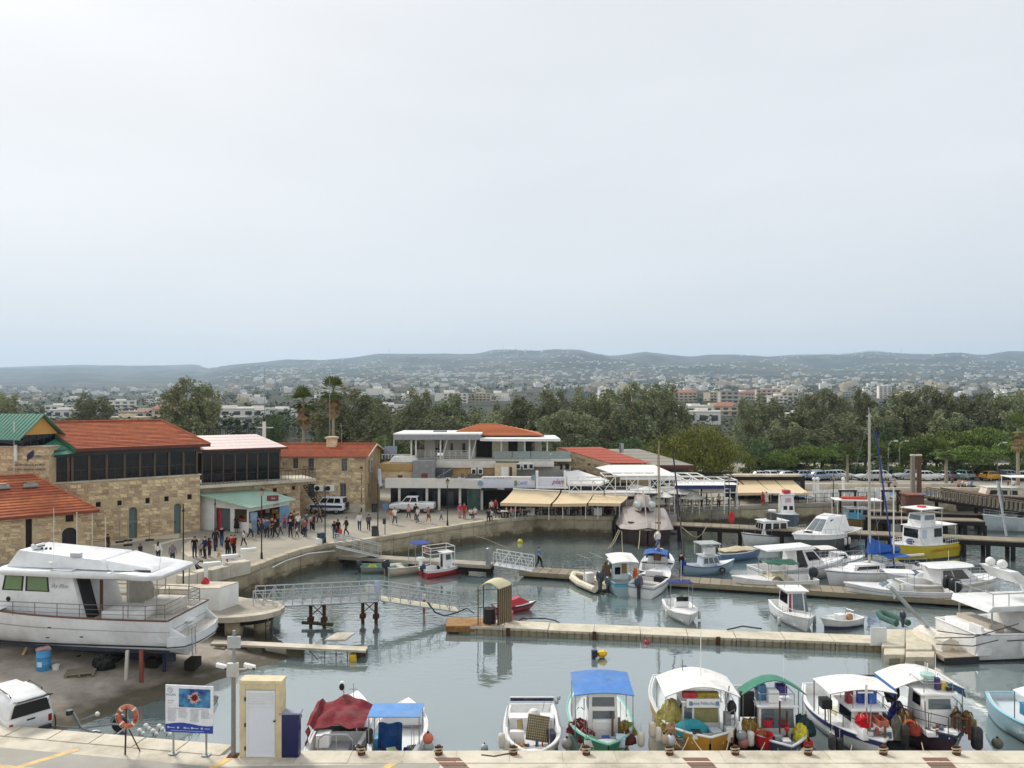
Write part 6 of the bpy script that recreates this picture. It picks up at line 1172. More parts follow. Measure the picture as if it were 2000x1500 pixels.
t=boat('pale blue wooden cabin boat with flat roof, right of the man on the pontoon',1381,1120,12,'fishing_boat');h=Hull(t,4.6,1.9,.6,paint('8fa9b8'),bow=.5,stern=.35,tr=.6,fd=.6,sole=.3,strake=paint('4a6a9a'));c=Cabin(t,-.7,1.1,.9,1.2,.7,1.55,.35,.1,.06,paint('c3cfda'),'wheelhouse',paint('dfe3e6'));[c.win('r',a_,a_+.27,.3,.85,GLASSB,WHITE)for a_ in(.06,.37,.68)];c.win('f',.08,.92,.35,.85,GLASSB,WHITE);M().box(-.9,.9,-.8,.8,2.55,2.65).obj('upper_roof',mat('grey_roof_panel','a5a8a8',.7),t);M().box(-.2,.6,-.4,.4,1.65,2.3).obj('upper_console',GEL,t)
for x,y in((-.8,-.7),(.8,-.7),(-.8,.7),(.8,.7)):M().tube([(x,y,1.6),(x,y,2.55)],.03,5).obj('roof_post',WHITE,t)
o=thing('tyre_fender','black tyre fender on the pale blue cabin boat','fender',wl(t,.9,-1.0,.45));M().tube([V(.2*math.cos(a),0,.2*math.sin(a))for a in[k*PI/6 for k in range(13)]],.07,6).obj('tyre',BLACK,o)
t=boat('grey-brown submarine-shaped tour boat with two round eye windows in its nose',1256,1048,-95,'tour_boat',z=-.9);t.scale=(1,1.12,1);SUBM=mat('grey_brown_hull','aca39c',.6,var=.08,scale=1,dirt='7b6f66',dscale=.6,damt=.4)
h=Hull(t,11,5.0,2.4,mat('dark_brown_hull','3f302b',.6,var=.2,scale=1,dirt='6a5048',dscale=.8,damt=.5),bow=.2,full=5,fd=0.0,sole=None,draft=1,strake=SUBM,deckm=SUBM,rake=.8)
def sub(x,b,z0,z1):return[(x,-b,z0),(x,-b*.97,z0+(z1-z0)*.12),(x,-b*.76,z1-.1),(x,0,z1+.08),(x,b*.76,z1-.1),(x,b*.97,z0+(z1-z0)*.12),(x,b,z0)]
M().loft([sub(-5.4,2.6,2.4,4.0),sub(1.4,2.65,2.45,4.05),sub(4.9,2.35,2.55,2.95),sub(5.75,1.3,2.6,2.72)],False,False).obj('upper_shell',SUBM,t)
M().loft([[(x,-b,4.0),(x,-b*.6,z),(x,0,z+.1),(x,b*.6,z),(x,b,4.0)]for x,b,z in((-1.5,1.0,5.2),(1.2,1.0,5.2),(2.0,.85,5.0),(2.7,.45,4.4))],False).obj('nose_turret',SUBM,t,True)
for s in(-1,1):
 q=thing if False else None
 o=M().sph((2.2,s*.62,4.62),.22,.42,.42,14,8).obj('eye_rim',mat('pale_rim','bfb9b0',.5),t,True);M().sph((2.36,s*.64,4.64),.16,.3,.31,14,8).obj('eye_window',mat('pale_glass','cfdcdc',.1),o,True)
M().loft([[(x,-.06,z),(x,0,z+dz),(x,.06,z)]for x,z,dz in((-.5,5.4,.5),(1.5,5.4,.4),(2.6,4.6,.25),(4.0,3.6,.12),(5.6,3.0,.05))],False).obj('dorsal_ridge',SUBM,t)
M().box(-5.2,-1.6,-2.1,2.1,4.0,4.6).obj('deck_house',SUBM,t);h.rail(t,.02,.4,1.9,GREYM,4,2)
for y in(-1.4,1.0):M().cyl((4.2,y,2.9),.3,.25,10).obj('fairlead',RUST,t)
M().box(-3.5,-1.0,-2.9,-2.5,.9,2.6).obj('side_platform',SUBM,t);M().box(-4.8,-1.8,2.5,3.4,1.0,3.0).obj('side_sponson',SUBM,t)
for a,b,l in(((1208,1035),(1187,1072),'first pale line from the submarine-shaped boat'),((1211,1036),(1192,1070),'second pale line from the submarine-shaped boat'),((1214,1038),(1217,1092),'frayed rope hanging at the nose of the submarine-shaped boat'),((1250,1036),(1247,1072),'thin line under the nose of the submarine-shaped boat')):rope_px([(a[0],a[1],76),((a[0]+b[0])/2,(a[1]+b[1])/2+4,74),(b[0],b[1],71)],l,.035,ROPE)
rope_px([(1332,1030,76),(1350,1045,75),(1362,1050,75),(1372,1042,75),(1381,1026,76)],'slack rope swagged under the near timber pier',.035,ROPE)
t=boat('small white open boat with navy bimini moored alone behind the near pontoon',1331,1207,-88);h=Hull(t,4.2,1.95,.65,GEL,bow=.25,full=2.6,fd=.55,sole=.3);bimini(t,-1.0,.1,1.6,2.35,'28346b',.04);M().box(-.3,.2,-.45,.45,.4,1.2).obj('console',GEL,t);M().box(.2,.24,-.4,.4,1.2,1.5).obj('windscreen',GLASS,t);M().tube([(-.5,.1,2.4),(-.5,.1,3.8)],.02,5).obj('flag_staff',WHITE,t);M().sheet(lambda u,v:(-.5,.12+.35*u,3.75-.3*v+.03*math.sin(u*6)),4,3,.01).obj('flag',cloth('3d4fa8'),t)
fender(wl(t,.4,-1.1,.1),'off-white fender on the left side of the lone navy-bimini boat','e0dccb',.11,.6);fender(wl(t,.6,1.05,.1),'off-white fender on the right side of the lone navy-bimini boat','e0dccb',.11,.6)
t=boat('white pilothouse boat seen bow-on with tall windscreen, behind the near pontoon',1551,1216,-90);h=Hull(t,4.8,2.1,.8,GEL,bow=.25,full=2.6,fd=.6,sole=.3);c=Cabin(t,-.9,.8,1.35,1.5,.8,2.2,.25,0,.12,GEL,'pilothouse',GEL);c.win('f',.22,.78,.15,.9,GLASSB,mat('cream_frame','cfc8ae',.5));c.win('f',.02,.16,.1,.9,mat('maroon_curtain','7a3b44',.7));c.win('f',.85,.98,.1,.9,GLASSB);c.win('r',.1,.9,.4,.85);c.win('l',.1,.9,.4,.85);M().tube([(-.5,-.5,2.26),(-.5,-.4,2.5),(-.5,.4,2.5),(-.5,.5,2.26)],.025,5).obj('roof_rack',STEEL,t);h.rail(t,.6,.95,.35,STEEL,3)
fender(wl(t,.6,-1.2,.0),'grey-white fender at the left of the pilothouse boat','cfd2cf',.12,.55);fender(wl(t,.5,1.15,.0),'pale fender at the right of the pilothouse boat','c4cacc',.12,.65)
t=boat('small white dinghy with navy bottom, right of the pilothouse boat',1641,1224,205,'dinghy');h=Hull(t,3.0,1.45,.5,GEL,bow=.3,fd=.7,sole=.2,boot=paint('23284a'));M().box(-.3,.3,-.25,.25,.3,.85).obj('console',GEL,t);M().sph((-.5,.3,.65),.25,.2,.25).obj('tan_cushion',cloth('b58a6a'),t);M().tube([(-.9,-.4,.6),(-.9,-.3,1.0),(-.9,.3,1.0),(-.9,.4,.6)],.02,5).obj('rail',STEEL,t)
t=boat('dark green inflatable dinghy with upright outboard on the end pontoon',1742,1233,100,'inflatable_boat',z=.55);tb=M()
for s in(-1,1):tb.tube([(-1.0,s*.42,.25),(.4,s*.45,.25),(1.0,s*.2,.3),(1.2,0,.32)],.2,8)
tb.obj('tube',mat('green_rubber','24574c',.5),t,True);outboard(t,-1.0,0,.55,'2a2f44',.7)
t=boat('white open motor boat with furled green bimini, bow to the left',1512,1150,186);h=Hull(t,6.4,2.2,.75,GEL,bow=.35,fd=.5,sole=.3);canopy(t,-1.6,.9,1.9,2.1,cloth('2b5a4a'),.12,zl=.8,wob=.06);M().box(-.6,.4,-.5,.5,.5,1.3).obj('console',mat('cream_frame','cfc8ae',.5),t);M().sheet(lambda u,v:(-1.2+2.0*u,-.9+1.8*v,.9+.35*math.sin(u*7)*math.sin(v*5)),8,6,.03).obj('cream_cover',cloth('cfc6b0'),t);outboard(t,-3.1,0,.8,'20262c',1.2)
t=boat('white cabin cruiser with long hard-top and dark side windows, bow to the right',1560,1128,14,'cabin_cruiser');h=Hull(t,8.2,2.7,.95,GEL,bow=.55,fd=.45,sole=.4,stripe=(mat('grey_stripe','8c90a4',.4),.4,.5));c=Cabin(t,-.9,2.2,1.5,2.1,1.0,2.55,1.4,0,.2,GEL,'cabin');c.win('r',.5,.93,.35,.8);c.win('l',.5,.93,.35,.8);c.win('f',.06,.94,.2,.9);c.win('r',.04,.38,.05,.92,mat('dim_cabin','2a2622',.6));c.win('l',.04,.38,.05,.92,mat('dim_cabin','2a2622',.6));M().hexa([(-3.6,-1.05,2.5),(1.0,-1.0,2.5),(1.0,1.0,2.5),(-3.6,1.05,2.5),(-3.6,-.95,2.62),(.7,-.8,2.75),(.7,.8,2.75),(-3.6,.95,2.62)]).obj('hard_top',GEL,t)
for y in(-.95,.95):M().tube([(-3.2,y,1.0),(-2.9,y,2.5)],.03,5).obj('roof_post',STEEL,t)
h.rail(t,.55,.97,.6,STEEL,5,1)
t=boat('small white trawler yacht with four upright windows, left of the big motor yacht',1508,1064,195,'trawler_yacht');h=Hull(t,6.6,2.4,1.0,GEL,bow=.35,fd=.4,sole=.5,strake=DGREY);c=Cabin(t,-1.2,1.6,1.5,1.9,1.1,2.5,.25,0,.12,GEL,'wheelhouse',GEL);[c.win('l',a_,a_+.25,.35,.85,GLASS,WHITE)for a_ in(.08,.4,.7)];[c.win('f',a_,a_+.27,.35,.85,GLASS,WHITE)for a_ in(.06,.37,.68)];M().tube([(-.6,-.7,2.55),(-.6,-.7,3.4),(.6,-.7,3.4),(.6,-.7,2.55)],.03,5).tube([(-.6,.7,2.55),(-.6,.7,3.4),(.6,.7,3.4),(.6,.7,2.55)],.03,5).obj('flybridge_rail',STEEL,t);M().box(-.3,.4,-.4,.4,2.55,3.2).obj('flybridge_console',DGREY,t);M().cyl((0,0,3.4),.4,.15,12).obj('radar',WHITE,t);h.rail(t,.5,.95,.5,STEEL,4)
t=boat('big white motor yacht with sleek grey windscreen and dark lower hull',1607,1075,222,'motor_yacht');h=Hull(t,10.5,3.6,1.7,mat('dark_grey_hull','54595a',.3),bow=.6,full=2.2,fd=.35,sole=1.0,rake=1.4,stripe=(GEL,0,.5),strake=GEL);c=Cabin(t,-2.9,2.4,1.9,2.9,1.75,3.3,2.3,.3,.35,GEL,'superstructure');c.win('f',.06,.49,.25,.88,mat('windscreen_grey','6c7478',.1));c.win('f',.52,.94,.25,.88,mat('windscreen_grey','6c7478',.1));[c.win(f_,.18,.62,.3,.85)for f_ in 'rl'];M().box(-1.6,-.4,-.5,.5,3.3,3.42).obj('roof_hatch',GEL,t);M().box(2.6,3.2,-.3,.3,2.1,2.2).obj('deck_hatch',GLASS,t);h.rail(t,.5,.98,.5,STEEL,7)
for k,tt in enumerate((.12,.24,.36,.44)):fender(wl(t,*(h.pt(tt,1,-1.1)+V(0,.15,0))),'white fender on the big motor yacht, number %s from the stern'%('one','two','three','four')[k],'e8e8e4',.14,.7)
t=boat('small white tug-like boat with red roof rack and blue bottom, between the piers',1537,1026,-95,'fishing_boat');h=Hull(t,5,2.6,1.3,mat('grey_blue_hull','5f6c76',.5),bow=.35,full=2.8,fd=.4,sole=.5,strake=paint('9aa4aa'));c=Cabin(t,-1.2,.6,1.5,1.5,1.3,3.6,.15,0,.1,GEL,'wheelhouse',GEL,.1);c.win('f',.12,.42,.25,.45);c.win('f',.58,.88,.25,.45);c.win('f',.25,.75,.62,.85,mat('faded_emblem','c9a9b4',.6));M().box(-.9,-.4,-2.0,2.0,3.66,3.75).obj('crosstree',WHITE,t);M().box(-.8,.1,-.4,.4,3.75,4.1).obj('red_rack',plastic('b8323a'),t)
t=boat('brown and ochre work boat with white hard-top and red raft on its roof',1670,1033,172,'work_boat');h=Hull(t,6.4,2.6,1.2,paint('7f6a28'),bow=.35,fd=.4,sole=.6,strake=paint('6a4a2c'));c=Cabin(t,-1.2,1.2,1.6,1.8,1.2,2.4,.2,0,.08,mat('blue_grey_cabin','8aa0a8',.5),'wheelhouse',GEL);[c.win('l',a_,a_+.22,.45,.88)for a_ in(.1,.42,.72)];M().box(-2.6,2.4,-1.2,1.2,3.3,3.4).obj('hard_top',WHITE,t);M().tube([(-1.2,.4,3.55),(1.6,.4,3.55)],.18,8).obj('red_raft',plastic('c2452c'),t);M().box(-.4,.9,1.0,1.05,1.3,2.0).obj('turquoise_banner',cloth('4fa3c4'),t)
for x,y in((-2.4,-1.1),(2.2,-1.1),(-2.4,1.1),(2.2,1.1),(0,1.1)):M().tube([(x,y,1.2),(x,y,3.3)],.04,5).obj('roof_post',WHITE,t)
t=boat('bright yellow tour boat with white two-level wheelhouse',1800,1090,205,'tour_boat');t.scale=(.93,)*3;h=Hull(t,8.2,3.0,1.45,paint('d3bc1e'),bow=.3,full=2.6,fd=.2,sole=1.0,strake=paint('d8d2a8'),boot=paint('2a2a33'));c=Cabin(t,-1.7,1.6,2.0,2.2,1.45,3.3,.1,0,.06,GEL,'wheelhouse',GEL,.15);c.win('f',.08,.9,.42,.88);c.win('l',.62,.95,.42,.88);c.win('l',.1,.3,.4,.86,paint('c3ccd6'));c2=Cabin(t,-.9,1.1,1.6,1.8,3.36,4.5,.2,0,.08,GEL,'flybridge');c2.win('f',.08,.92,.5,.92,GLASSB,WHITE);c2.win('l',.2,.9,.5,.92,GLASSB,WHITE);M().box(-1.6,1.6,-1.2,1.2,5.0,5.08).obj('upper_roof',WHITE,t);M().box(-.3,.3,-.3,.3,5.08,5.25).obj('red_roof_light',plastic('d2452c'),t);M().box(-3.8,-1.7,-1.1,1.1,3.25,3.32).obj('aft_awning',WHITE,t)
for x,y in((-1.5,-1.1),(1.5,-1.1),(-1.5,1.1),(1.5,1.1)):M().tube([(x,y,3.3),(x,y,5.0)],.03,5).obj('roof_post',WHITE,t)
for x,y in((-3.7,-1.0),(-3.7,1.0)):M().tube([(x,y,1.5),(x,y,3.25)],.03,5).obj('roof_post',WHITE,t)
h.rail(t,.02,.3,.7,WHITE,6,1);h.rail(t,.62,.98,.5,WHITE,6,1);M().ext([(4.15,-.28,1.2),(4.15,.28,1.2),(4.1,0,.75)],(.12,0,0)).obj('anchor_plate',BLACK,t);text('GLASS BOTTOM BOAT',.42,mat('red_on_yellow','b5622c',.6),t,(-1.6,1.53,1.0),(PI/2,0,PI));M().sph((2.2,.4,1.9),.4,.4,.3).obj('blue_cover',cloth('2b3a7a'),t)
fender(wl(t,3.0,-1.3,.5),'off-white fender at the bow of the yellow tour boat','d8cfb0',.2,.7)
t=boat('white sailing yacht with very tall pale mast and bright blue sail cover',1698,1136,200,'sailing_yacht');h=Hull(t,8.5,2.8,.95,GEL,bow=.35,fd=.45,sole=.5,draft=.9,stripe=(paint('3a6fb0'),.1,.2));Cabin(t,-.8,2.4,1.2,1.9,1.0,1.55,.7,0,.15).win('l',.1,.8,.3,.75);mp_=wl(t,0,0,0);d_=mp_.y;MZ=15-(808-775)/1500*d_
M().tube([(0,0,1),(0,0,MZ)],.115,8,.09).obj('mast',mat('pale_mast','b8b3a4',.5,.2),t);M().tube([(-.3,.35,MZ-1.5),(-1.6,1.0,1.2)],.07,6).obj('blue_furled_sail',cloth('2b3f8f'),t);M().tube([(0,0,MZ),(.1,.02,MZ+.5)],.015,4).tube([(0,-.3,MZ-.2),(0,.3,MZ-.2)],.02,4).obj('mast_head',WHITE,t)
M().tube([(-.1,0,2.3),(-3.2,0,2.45)],.07,6).obj('boom',WHITE,t);M().loft([[(x,-w_,2.35),(x,0,2.35+hh),(x,w_,2.35),(x,0,2.15)]for x,w_,hh in((.15,.18,1.5),(-.6,.25,1.0),(-1.6,.22,.6),(-3.2,.14,.3))],True,True).obj('sail_cover',cloth('2f62b0'),t,True);canopy(t,-3.2,-.9,2.2,2.05,cloth('2f62b0'),.1,zl=.9)
M().tube([(0,0,MZ-.2),(-4.1,0,1.2)],.012,4).tube([(0,0,MZ-.2),(4.2,0,1.3)],.012,4).tube([(0,0,MZ-3),(.0,1.3,1)],.012,4).tube([(0,0,MZ-3),(.0,-1.3,1)],.012,4).obj('rigging',GREYM,t);h.rail(t,.02,.98,.55,STEEL,9,1);outboard(t,-4.4,.6,1.0,'2a2450',.7)
netpile(wl(t,-3.5,-.7,1.0),'yellow horseshoe buoy and ropes at the stern of the tall-masted yacht','cfc04a',.3,.25,.5,81)
t=boat('white bowrider speedboat with two black outboards, bow to the left',1752,1172,172,'speedboat');h=Hull(t,7.0,2.4,.85,GEL,bow=.35,fd=.55,sole=.3,stripe=(mat('grey_stripe','8c90a4',.4),.5,.6),boot=BLACK);outboard(t,-3.6,-.35,.85,'191d22',1.5);outboard(t,-3.7,.4,.8,'191d22',1.5);Cabin(t,.1,1.4,1.2,1.7,.85,1.4,.8,0,.15).win('f',.05,.95,.1,.95,GLASSB);canopy(t,-1.0,1.0,1.5,2.15,GEL,.08,zl=.9,name='t_top');M().box(-1.0,-.4,-.35,.35,.4,1.2).obj('console',GEL,t)
fender(wl(t,.6,1.2,.35),'white fender on the side of the bowrider speedboat','e8e8e4',.1,.5)
t=boat('white hard-top cruiser with brown side windows, bow to the right, beyond the speedboat',1862,1160,8,'cabin_cruiser');h=Hull(t,8.0,2.7,.95,GEL,bow=.5,fd=.4,sole=.4,stripe=(mat('beige_stripe','b9b09a',.4),.2,.55));c=Cabin(t,-1.8,1.8,1.6,2.1,1.0,2.1,1.2,.1,.15,GEL,'cabin');[c.win(f_,.06,.36,.3,.92,mat('brown_glass','4a4642',.1))for f_ in 'rl'];[c.win(f_,.4,.78,.3,.92,mat('brown_glass','4a4642',.1))for f_ in 'rl'];c.win('f',.06,.94,.2,.9,GLASSB);M().loft([[(x,-w_,z),(x,-w_*.6,z+.12),(x,w_*.6,z+.12),(x,w_,z)]for x,w_,z in((-2.6,.7,2.2),(-2.0,1.15,2.2),(.6,1.1,2.25),(1.3,.6,2.18))],False).obj('hard_top',GEL,t,True);M().tube([(-.4,0,2.35),(-.4,0,3.3)],.012,4).obj('whip_antenna',WHITE,t);h.rail(t,.55,.98,.5,STEEL,6,1)
for k,(x,l)in enumerate(((.2,'left'),(1.6,'middle'),(2.4,'right'))):fender(wl(t,x,-1.4,.15),'white fender on the hard-top cruiser, %s of three'%l,'e4e2dc',.12,.45)
t=boat('large white flybridge yacht with tender on its stern platform, cut by the right edge',2020,1268,8,'motor_yacht');t.location.x+=.3;h=Hull(t,11,3.9,1.55,GEL,bow=.6,fd=.4,sole=1.2,boot=BLACK,rake=1.0)
M().box(-7.4,-5.4,-1.7,1.7,.15,.42).obj('swim_platform',mat('teak_platform','a89a88',.7),t);M().box(-7.5,-5.4,-1.78,-1.7,.0,.4).obj('platform_edge',BLACK,t)
M().hexa([(-5.5,-1.75,.4),(-4.6,-1.75,.4),(-4.6,1.75,.4),(-5.5,1.75,.4),(-4.9,-1.6,1.75),(-4.2,-1.6,1.75),(-4.2,1.6,1.75),(-4.9,1.6,1.75)]).obj('transom',GEL,t)
Cabin(t,-2.2,3.5,2.2,3.0,1.5,2.74,1.2,.3,.2,GEL,'saloon').win('r',.05,.85,.25,.85,mat('brown_glass','4a4642',.1))
M().hexa([(-4.6,-1.5,2.75),(3.0,-1.4,2.75),(3.0,1.4,2.75),(-4.6,1.5,2.75),(-4.4,-1.6,3.1),(3.2,-1.5,3.1),(3.2,1.5,3.1),(-4.4,1.6,3.1)]).obj('flybridge_deck',GEL,t)
for y in(-1.3,1.3):M().tube([(-4.2,y,1.7),(-4.2,y,2.75)],.05,6).obj('flybridge_post',STEEL,t)
for k in range(7):M().tube([(-4.3+k*1.0,-1.5,3.1),(-4.3+k*1.0,-1.5,3.8)],.025,5).tube([(-4.3+k*1.0,1.5,3.1),(-4.3+k*1.0,1.5,3.8)],.025,5).obj('rail_post',STEEL,t)
M().tube([(1.7,-1.5,3.8),(-4.3,-1.5,3.8),(-4.3,1.5,3.8),(1.7,1.5,3.8)],.03,5).obj('rail',STEEL,t);M().hexa([(-2.3,-1.2,4.2),(-1.5,-1.2,4.2),(-1.5,1.2,4.2),(-2.3,1.2,4.2),(-3.0,-1.2,4.95),(-2.4,-1.2,4.95),(-2.4,1.2,4.95),(-3.0,1.2,4.95)]).obj('radar_arch',GEL,t);M().hexa([(-1.6,-1.2,3.1),(-.8,-1.2,3.1),(-.8,-1.0,3.1),(-1.6,-1.0,3.1),(-2.3,-1.22,4.25),(-1.5,-1.22,4.25),(-1.5,-1.0,4.25),(-2.3,-1.0,4.25)]).obj('arch_leg',GEL,t);M().sph((-2.7,-.3,5.2),.28,.28,.28).sph((-2.8,.5,5.2),.26,.26,.27).obj('radar_dome',WHITE,t,True)
M().box(-4.4,-3.4,-1.3,1.3,1.45,2.0).obj('cockpit_sofa',plastic('b3a898'),t);M().box(-5.1,-4.9,-1.55,-.6,1.3,2.0).obj('stern_gate',GEL,t);M().box(-6.6,-6.0,-.6,.3,.43,.53).obj('yellow_mat',plastic('d9b24a'),t);M().box(-3.8,2.5,-1.96,-1.93,1.25,1.3).obj('rub_rail',DGREY,t)
fender(wl(t,-2.9,-2.1,.35),'long white fender hanging on the flybridge yacht at the right edge','e8e8e4',.13,.85)
t2=thing('tender','small cream tender lying upside down on the stern platform of the flybridge yacht','boat',wl(t,-6.3,.9,.42),math.radians(100));M().loft([[(x,-w_,0),(x,-w_*.8,hh*.7),(x,0,hh),(x,w_*.8,hh*.7),(x,w_,0)]for x,w_,hh in((-1.5,.65,.7),(0,.75,.85),(1.0,.55,.75),(1.6,.1,.35))],True,True).obj('hull',mat('cream_gelcoat','e0d9c8',.3),t2,True);M().tube([(-1.6,-.6,0),(0,-.78,0),(1.1,-.55,0),(1.65,0,0),(1.1,.55,0),(0,.78,0),(-1.6,.6,0)],.06,6).obj('rub_strip',GEL,t2)
pr=thing('passerelle','grey folding gangplank raised at the stern of the flybridge yacht','gangplank',wl(t,-6.4,1.3,1.4));M().hexa([(0,-.2,-.2),(.25,-.2,-.3),(.25,.2,-.3),(0,.2,-.2),(-2.3,-.2,2.2),(-2.1,-.2,2.3),(-2.1,.2,2.3),(-2.3,.2,2.2)]).obj('plank',STEEL,pr);M().box(-.1,.2,-.25,.25,-1.0,-.2).obj('mount',GEL,pr)
for pts,l in(([(1990,1218,43),(1900,1245,42.5),(1826,1246,44.5)],'upper grey stern line of the flybridge yacht'),([(1950,1250,42),(1900,1262,42),(1828,1258,44)],'lower grey stern line of the flybridge yacht'),([(1935,1240,42.5),(1890,1240,43),(1830,1232,45)],'middle grey stern line of the flybridge yacht')):rope_px(pts,l,.03,DROPE)
for px,py,c_,l in((1836,1240,'e0ddd2','upper'),(1845,1268,'e0dccb','lower')):q=thing('fender','white cylindrical fender lying against the end pontoon, '+l+' one','fender',P(px,py,.15),.6);M().tube([(-.35,0,0),(.35,0,0)],.16,9).obj('body',WHITE,q);M().tube([(.35,0,0),(.5,0,0)],.1,9).obj('black_end',BLACK,q)
t=boat('pale grey sailing hull with dark waterline beyond the timber pier at the right edge',1985,1050,190,'sailing_boat');t.location.y+=4;t.location.x+=3;h=Hull(t,9,2.8,1.5,mat('pale_grey_hull','b9c4c6',.4),bow=.5,fd=.3,sole=1,boot=mat('grey_boot','6d7678',.5));Cabin(t,-2,1.5,1.4,1.8,1.5,2.1,.5,0,.1).win('l',.1,.9,.3,.8);M().tube([(.3,0,1.5),(2.9,0,15-(820-775)/1500*82)],.001,4).obj('forestay',GREYM,t);h.rail(t,.02,.98,.6,STEEL,7,1)
tm=thing('leaning_spar','grey spar leaning by the ladder landing on the right pier','spar');M().tube([PD(1962,980,82),PD(1950,940,82)],.06,5).tube([PD(1948,940,82),PD(1966,1048,78)],.12,6).obj('spar',GREYM,tm)
t=boat('dark timber schooner with cream deckhouse beyond the footbridge at the right edge',2010,1022,172,'schooner');t.location.y+=6;h=Hull(t,13,3.8,2.4,mat('black_hull','2b211c',.6),bow=1.0,fd=.2,sole=1.8,strake=TEAK,deckm=TEAK);c=Cabin(t,-3,2,2.0,2.4,2.4,3.6,.5,.2,.1,mat('cream_house','cfc4ae',.6),'deckhouse',GEL);[c.win('l',a_,a_+.18,.3,.75)for a_ in(.1,.35,.6)];M().box(-5,-1,-1.4,1.4,4.9,5.0).obj('awning',WHITE,t)
for x,y in((-4.9,-1.3),(-4.9,1.3),(-1.1,-1.3),(-1.1,1.3)):M().tube([(x,y,2.5),(x,y,4.9)],.04,5).obj('awning_post',WHITE,t)
for k,(px,py,c_,l)in enumerate(((1745,990,'5d7fae','left'),(1830,990,'4a6fae','right'))):
 t=boat('small white boat with %s blue flat awning, %s of the brown pier cabin'%('pale' if k==0 else 'deep',l),px,1014,185 if k else 170,'motor_boat');t.location.y+=4;h=Hull(t,5,2,.9,GEL,bow=.3,fd=.5,sole=.4);canopy(t,-1.8,1.6,2.0,2.6,cloth(c_),.05,zl=.9);M().box(-.5,.5,-.6,.6,.5,1.4).obj('console',GEL,t)
t=boat('white and orange work boat with deck clutter between the near and second piers',1590,1020,178,'work_boat');t.location.y+=5;h=Hull(t,6,2.2,1.0,mat('grey_white_hull','b8b5ac',.5),bow=.3,fd=.4,sole=.5);Cabin(t,.3,1.8,1.2,1.4,1.0,2.0,.4,0,.1).win('l',.1,.9,.4,.85);M().box(-2.3,-1.0,-.8,.8,.5,1.5).obj('gear_pile',mat('net_8a5a3a','8a5a4a',.95,var=.6,scale=3),t);canopy(t,-1.5,1.5,1.9,2.5,cloth('8fa4b8'),.05,zl=.9)
t=boat('second white sailing hull with short mast between the tall-masted yacht and the cruisers',1752,1132,188,'sailing_boat');h=Hull(t,7.0,2.3,.85,GEL,bow=.3,fd=.45,sole=.45,stripe=(paint('6f8fae'),.2,.4));Cabin(t,-.6,1.9,1.0,1.5,.9,1.35,.6,0,.12).win('l',.1,.85,.3,.75);M().tube([(.3,0,.9),(.3,0,7.6)],.07,6,.05).obj('mast',WHITE,t);M().tube([(.3,0,7.5),(-3.4,0,1.0)],.012,4).tube([(.3,0,7.5),(3.4,0,1.2)],.012,4).obj('stay',GREYM,t);M().tube([(.2,0,1.9),(-2.4,0,2.0)],.1,6).obj('boom_cover',cloth('d8d4cc'),t);h.rail(t,.02,.98,.5,STEEL,7)
t=boat('low white sport boat with tan seats squeezed in beside the hard-top cruiser',1806,1144,176,'speedboat');h=Hull(t,5.6,2.0,.7,GEL,bow=.3,fd=.6,sole=.3);Cabin(t,.1,1.1,1.0,1.3,.75,1.15,.6,0,.1).win('f',.05,.95,.1,.95,GLASSB);M().box(-1.5,-.9,-.7,.7,.3,.75).obj('seat',plastic('b9966f'),t);outboard(t,-2.8,0,.7,'262a2e',1.1)
t=boat('small white cuddy boat behind the white cabin cruiser',1632,1112,12);h=Hull(t,5.2,2.0,.75,GEL,bow=.35,fd=.5,sole=.3,stripe=(paint('4a6f9a'),.2,.4));c=Cabin(t,-.3,1.3,.9,1.3,.8,1.5,.5,0,.1);[c.win(f_,.2,.8,.3,.8)for f_ in 'rl'];canopy(t,-2.0,-.4,1.7,1.95,cloth('dcd8ce'),.08,zl=.75);h.rail(t,.55,.97,.45,STEEL,4)
t=boat('blue-hulled day boat with beige cover tied between the trawler and the light blue boats',1442,1092,20);h=Hull(t,4.8,1.9,.7,paint('5f7fa0'),bow=.35,fd=.85,sole=.3,strake=GEL);M().sheet(lambda u,v:(-2.0+3.6*u,-.8+1.6*v,.95+.25*math.sin(PI*v)*math.sin(PI*u)+.03*math.sin(u*15)),10,6,.02).obj('cover',cloth('c4b698'),t,True);outboard(t,-2.4,0,.7,'2a2e33',.9)
Y=thing('hauled_out_yacht','big white motor yacht hauled out on props on the slipway, cut by the left edge','motor yacht',(-25.05,42.66,1.7),math.radians(173.5))
YW=mat('yacht_white','e6e8e8',.32,var=.05,dirt='99948a',dscale=.6,damt=.35);ST=-7.5
h=Hull(Y,15,4.5,1.7,YW,bow=.75,stern=0,draft=.75,tr=.94,full=2.3,fd=.62,sole=1.35,rake=2.0,strake=TEAK,liner=GEL,boot=mat('worn_antifouling','3c4450',.8,var=.4,scale=2),stripe=(mat('seam_grey','8d9092',.5),.78,.82))
def ys_(s):return ST+s
for sg in(1,):
 M().loft([[(ys_(s),sg*(h.b(s/15)*(.93)+.07),.36),(ys_(s),sg*(h.b(s/15)*.93+.06),.27)]for s in[k*.5 for k in range(0,24)]],False).obj('black_stripe',BLACK,Y)
M().box(ys_(.8),ys_(11),-.12,.12,-1.15,-.55).obj('keel',mat('worn_antifouling','3c4450',.8),Y)
for y in(-.9,.9):M().box(ys_(.35),ys_(.8),y-.03,y+.03,-.85,.0).obj('rudder',mat('worn_antifouling','3c4450',.8),Y);M().tube([(ys_(2.6),y,-.25),(ys_(1.1),y,-.55)],.05,6).tube([(ys_(1.15),y-.25,-.6),(ys_(1.1),y,-.55),(ys_(1.15),y+.25,-.5)],.06,5).obj('propeller_shaft',RUST,Y)
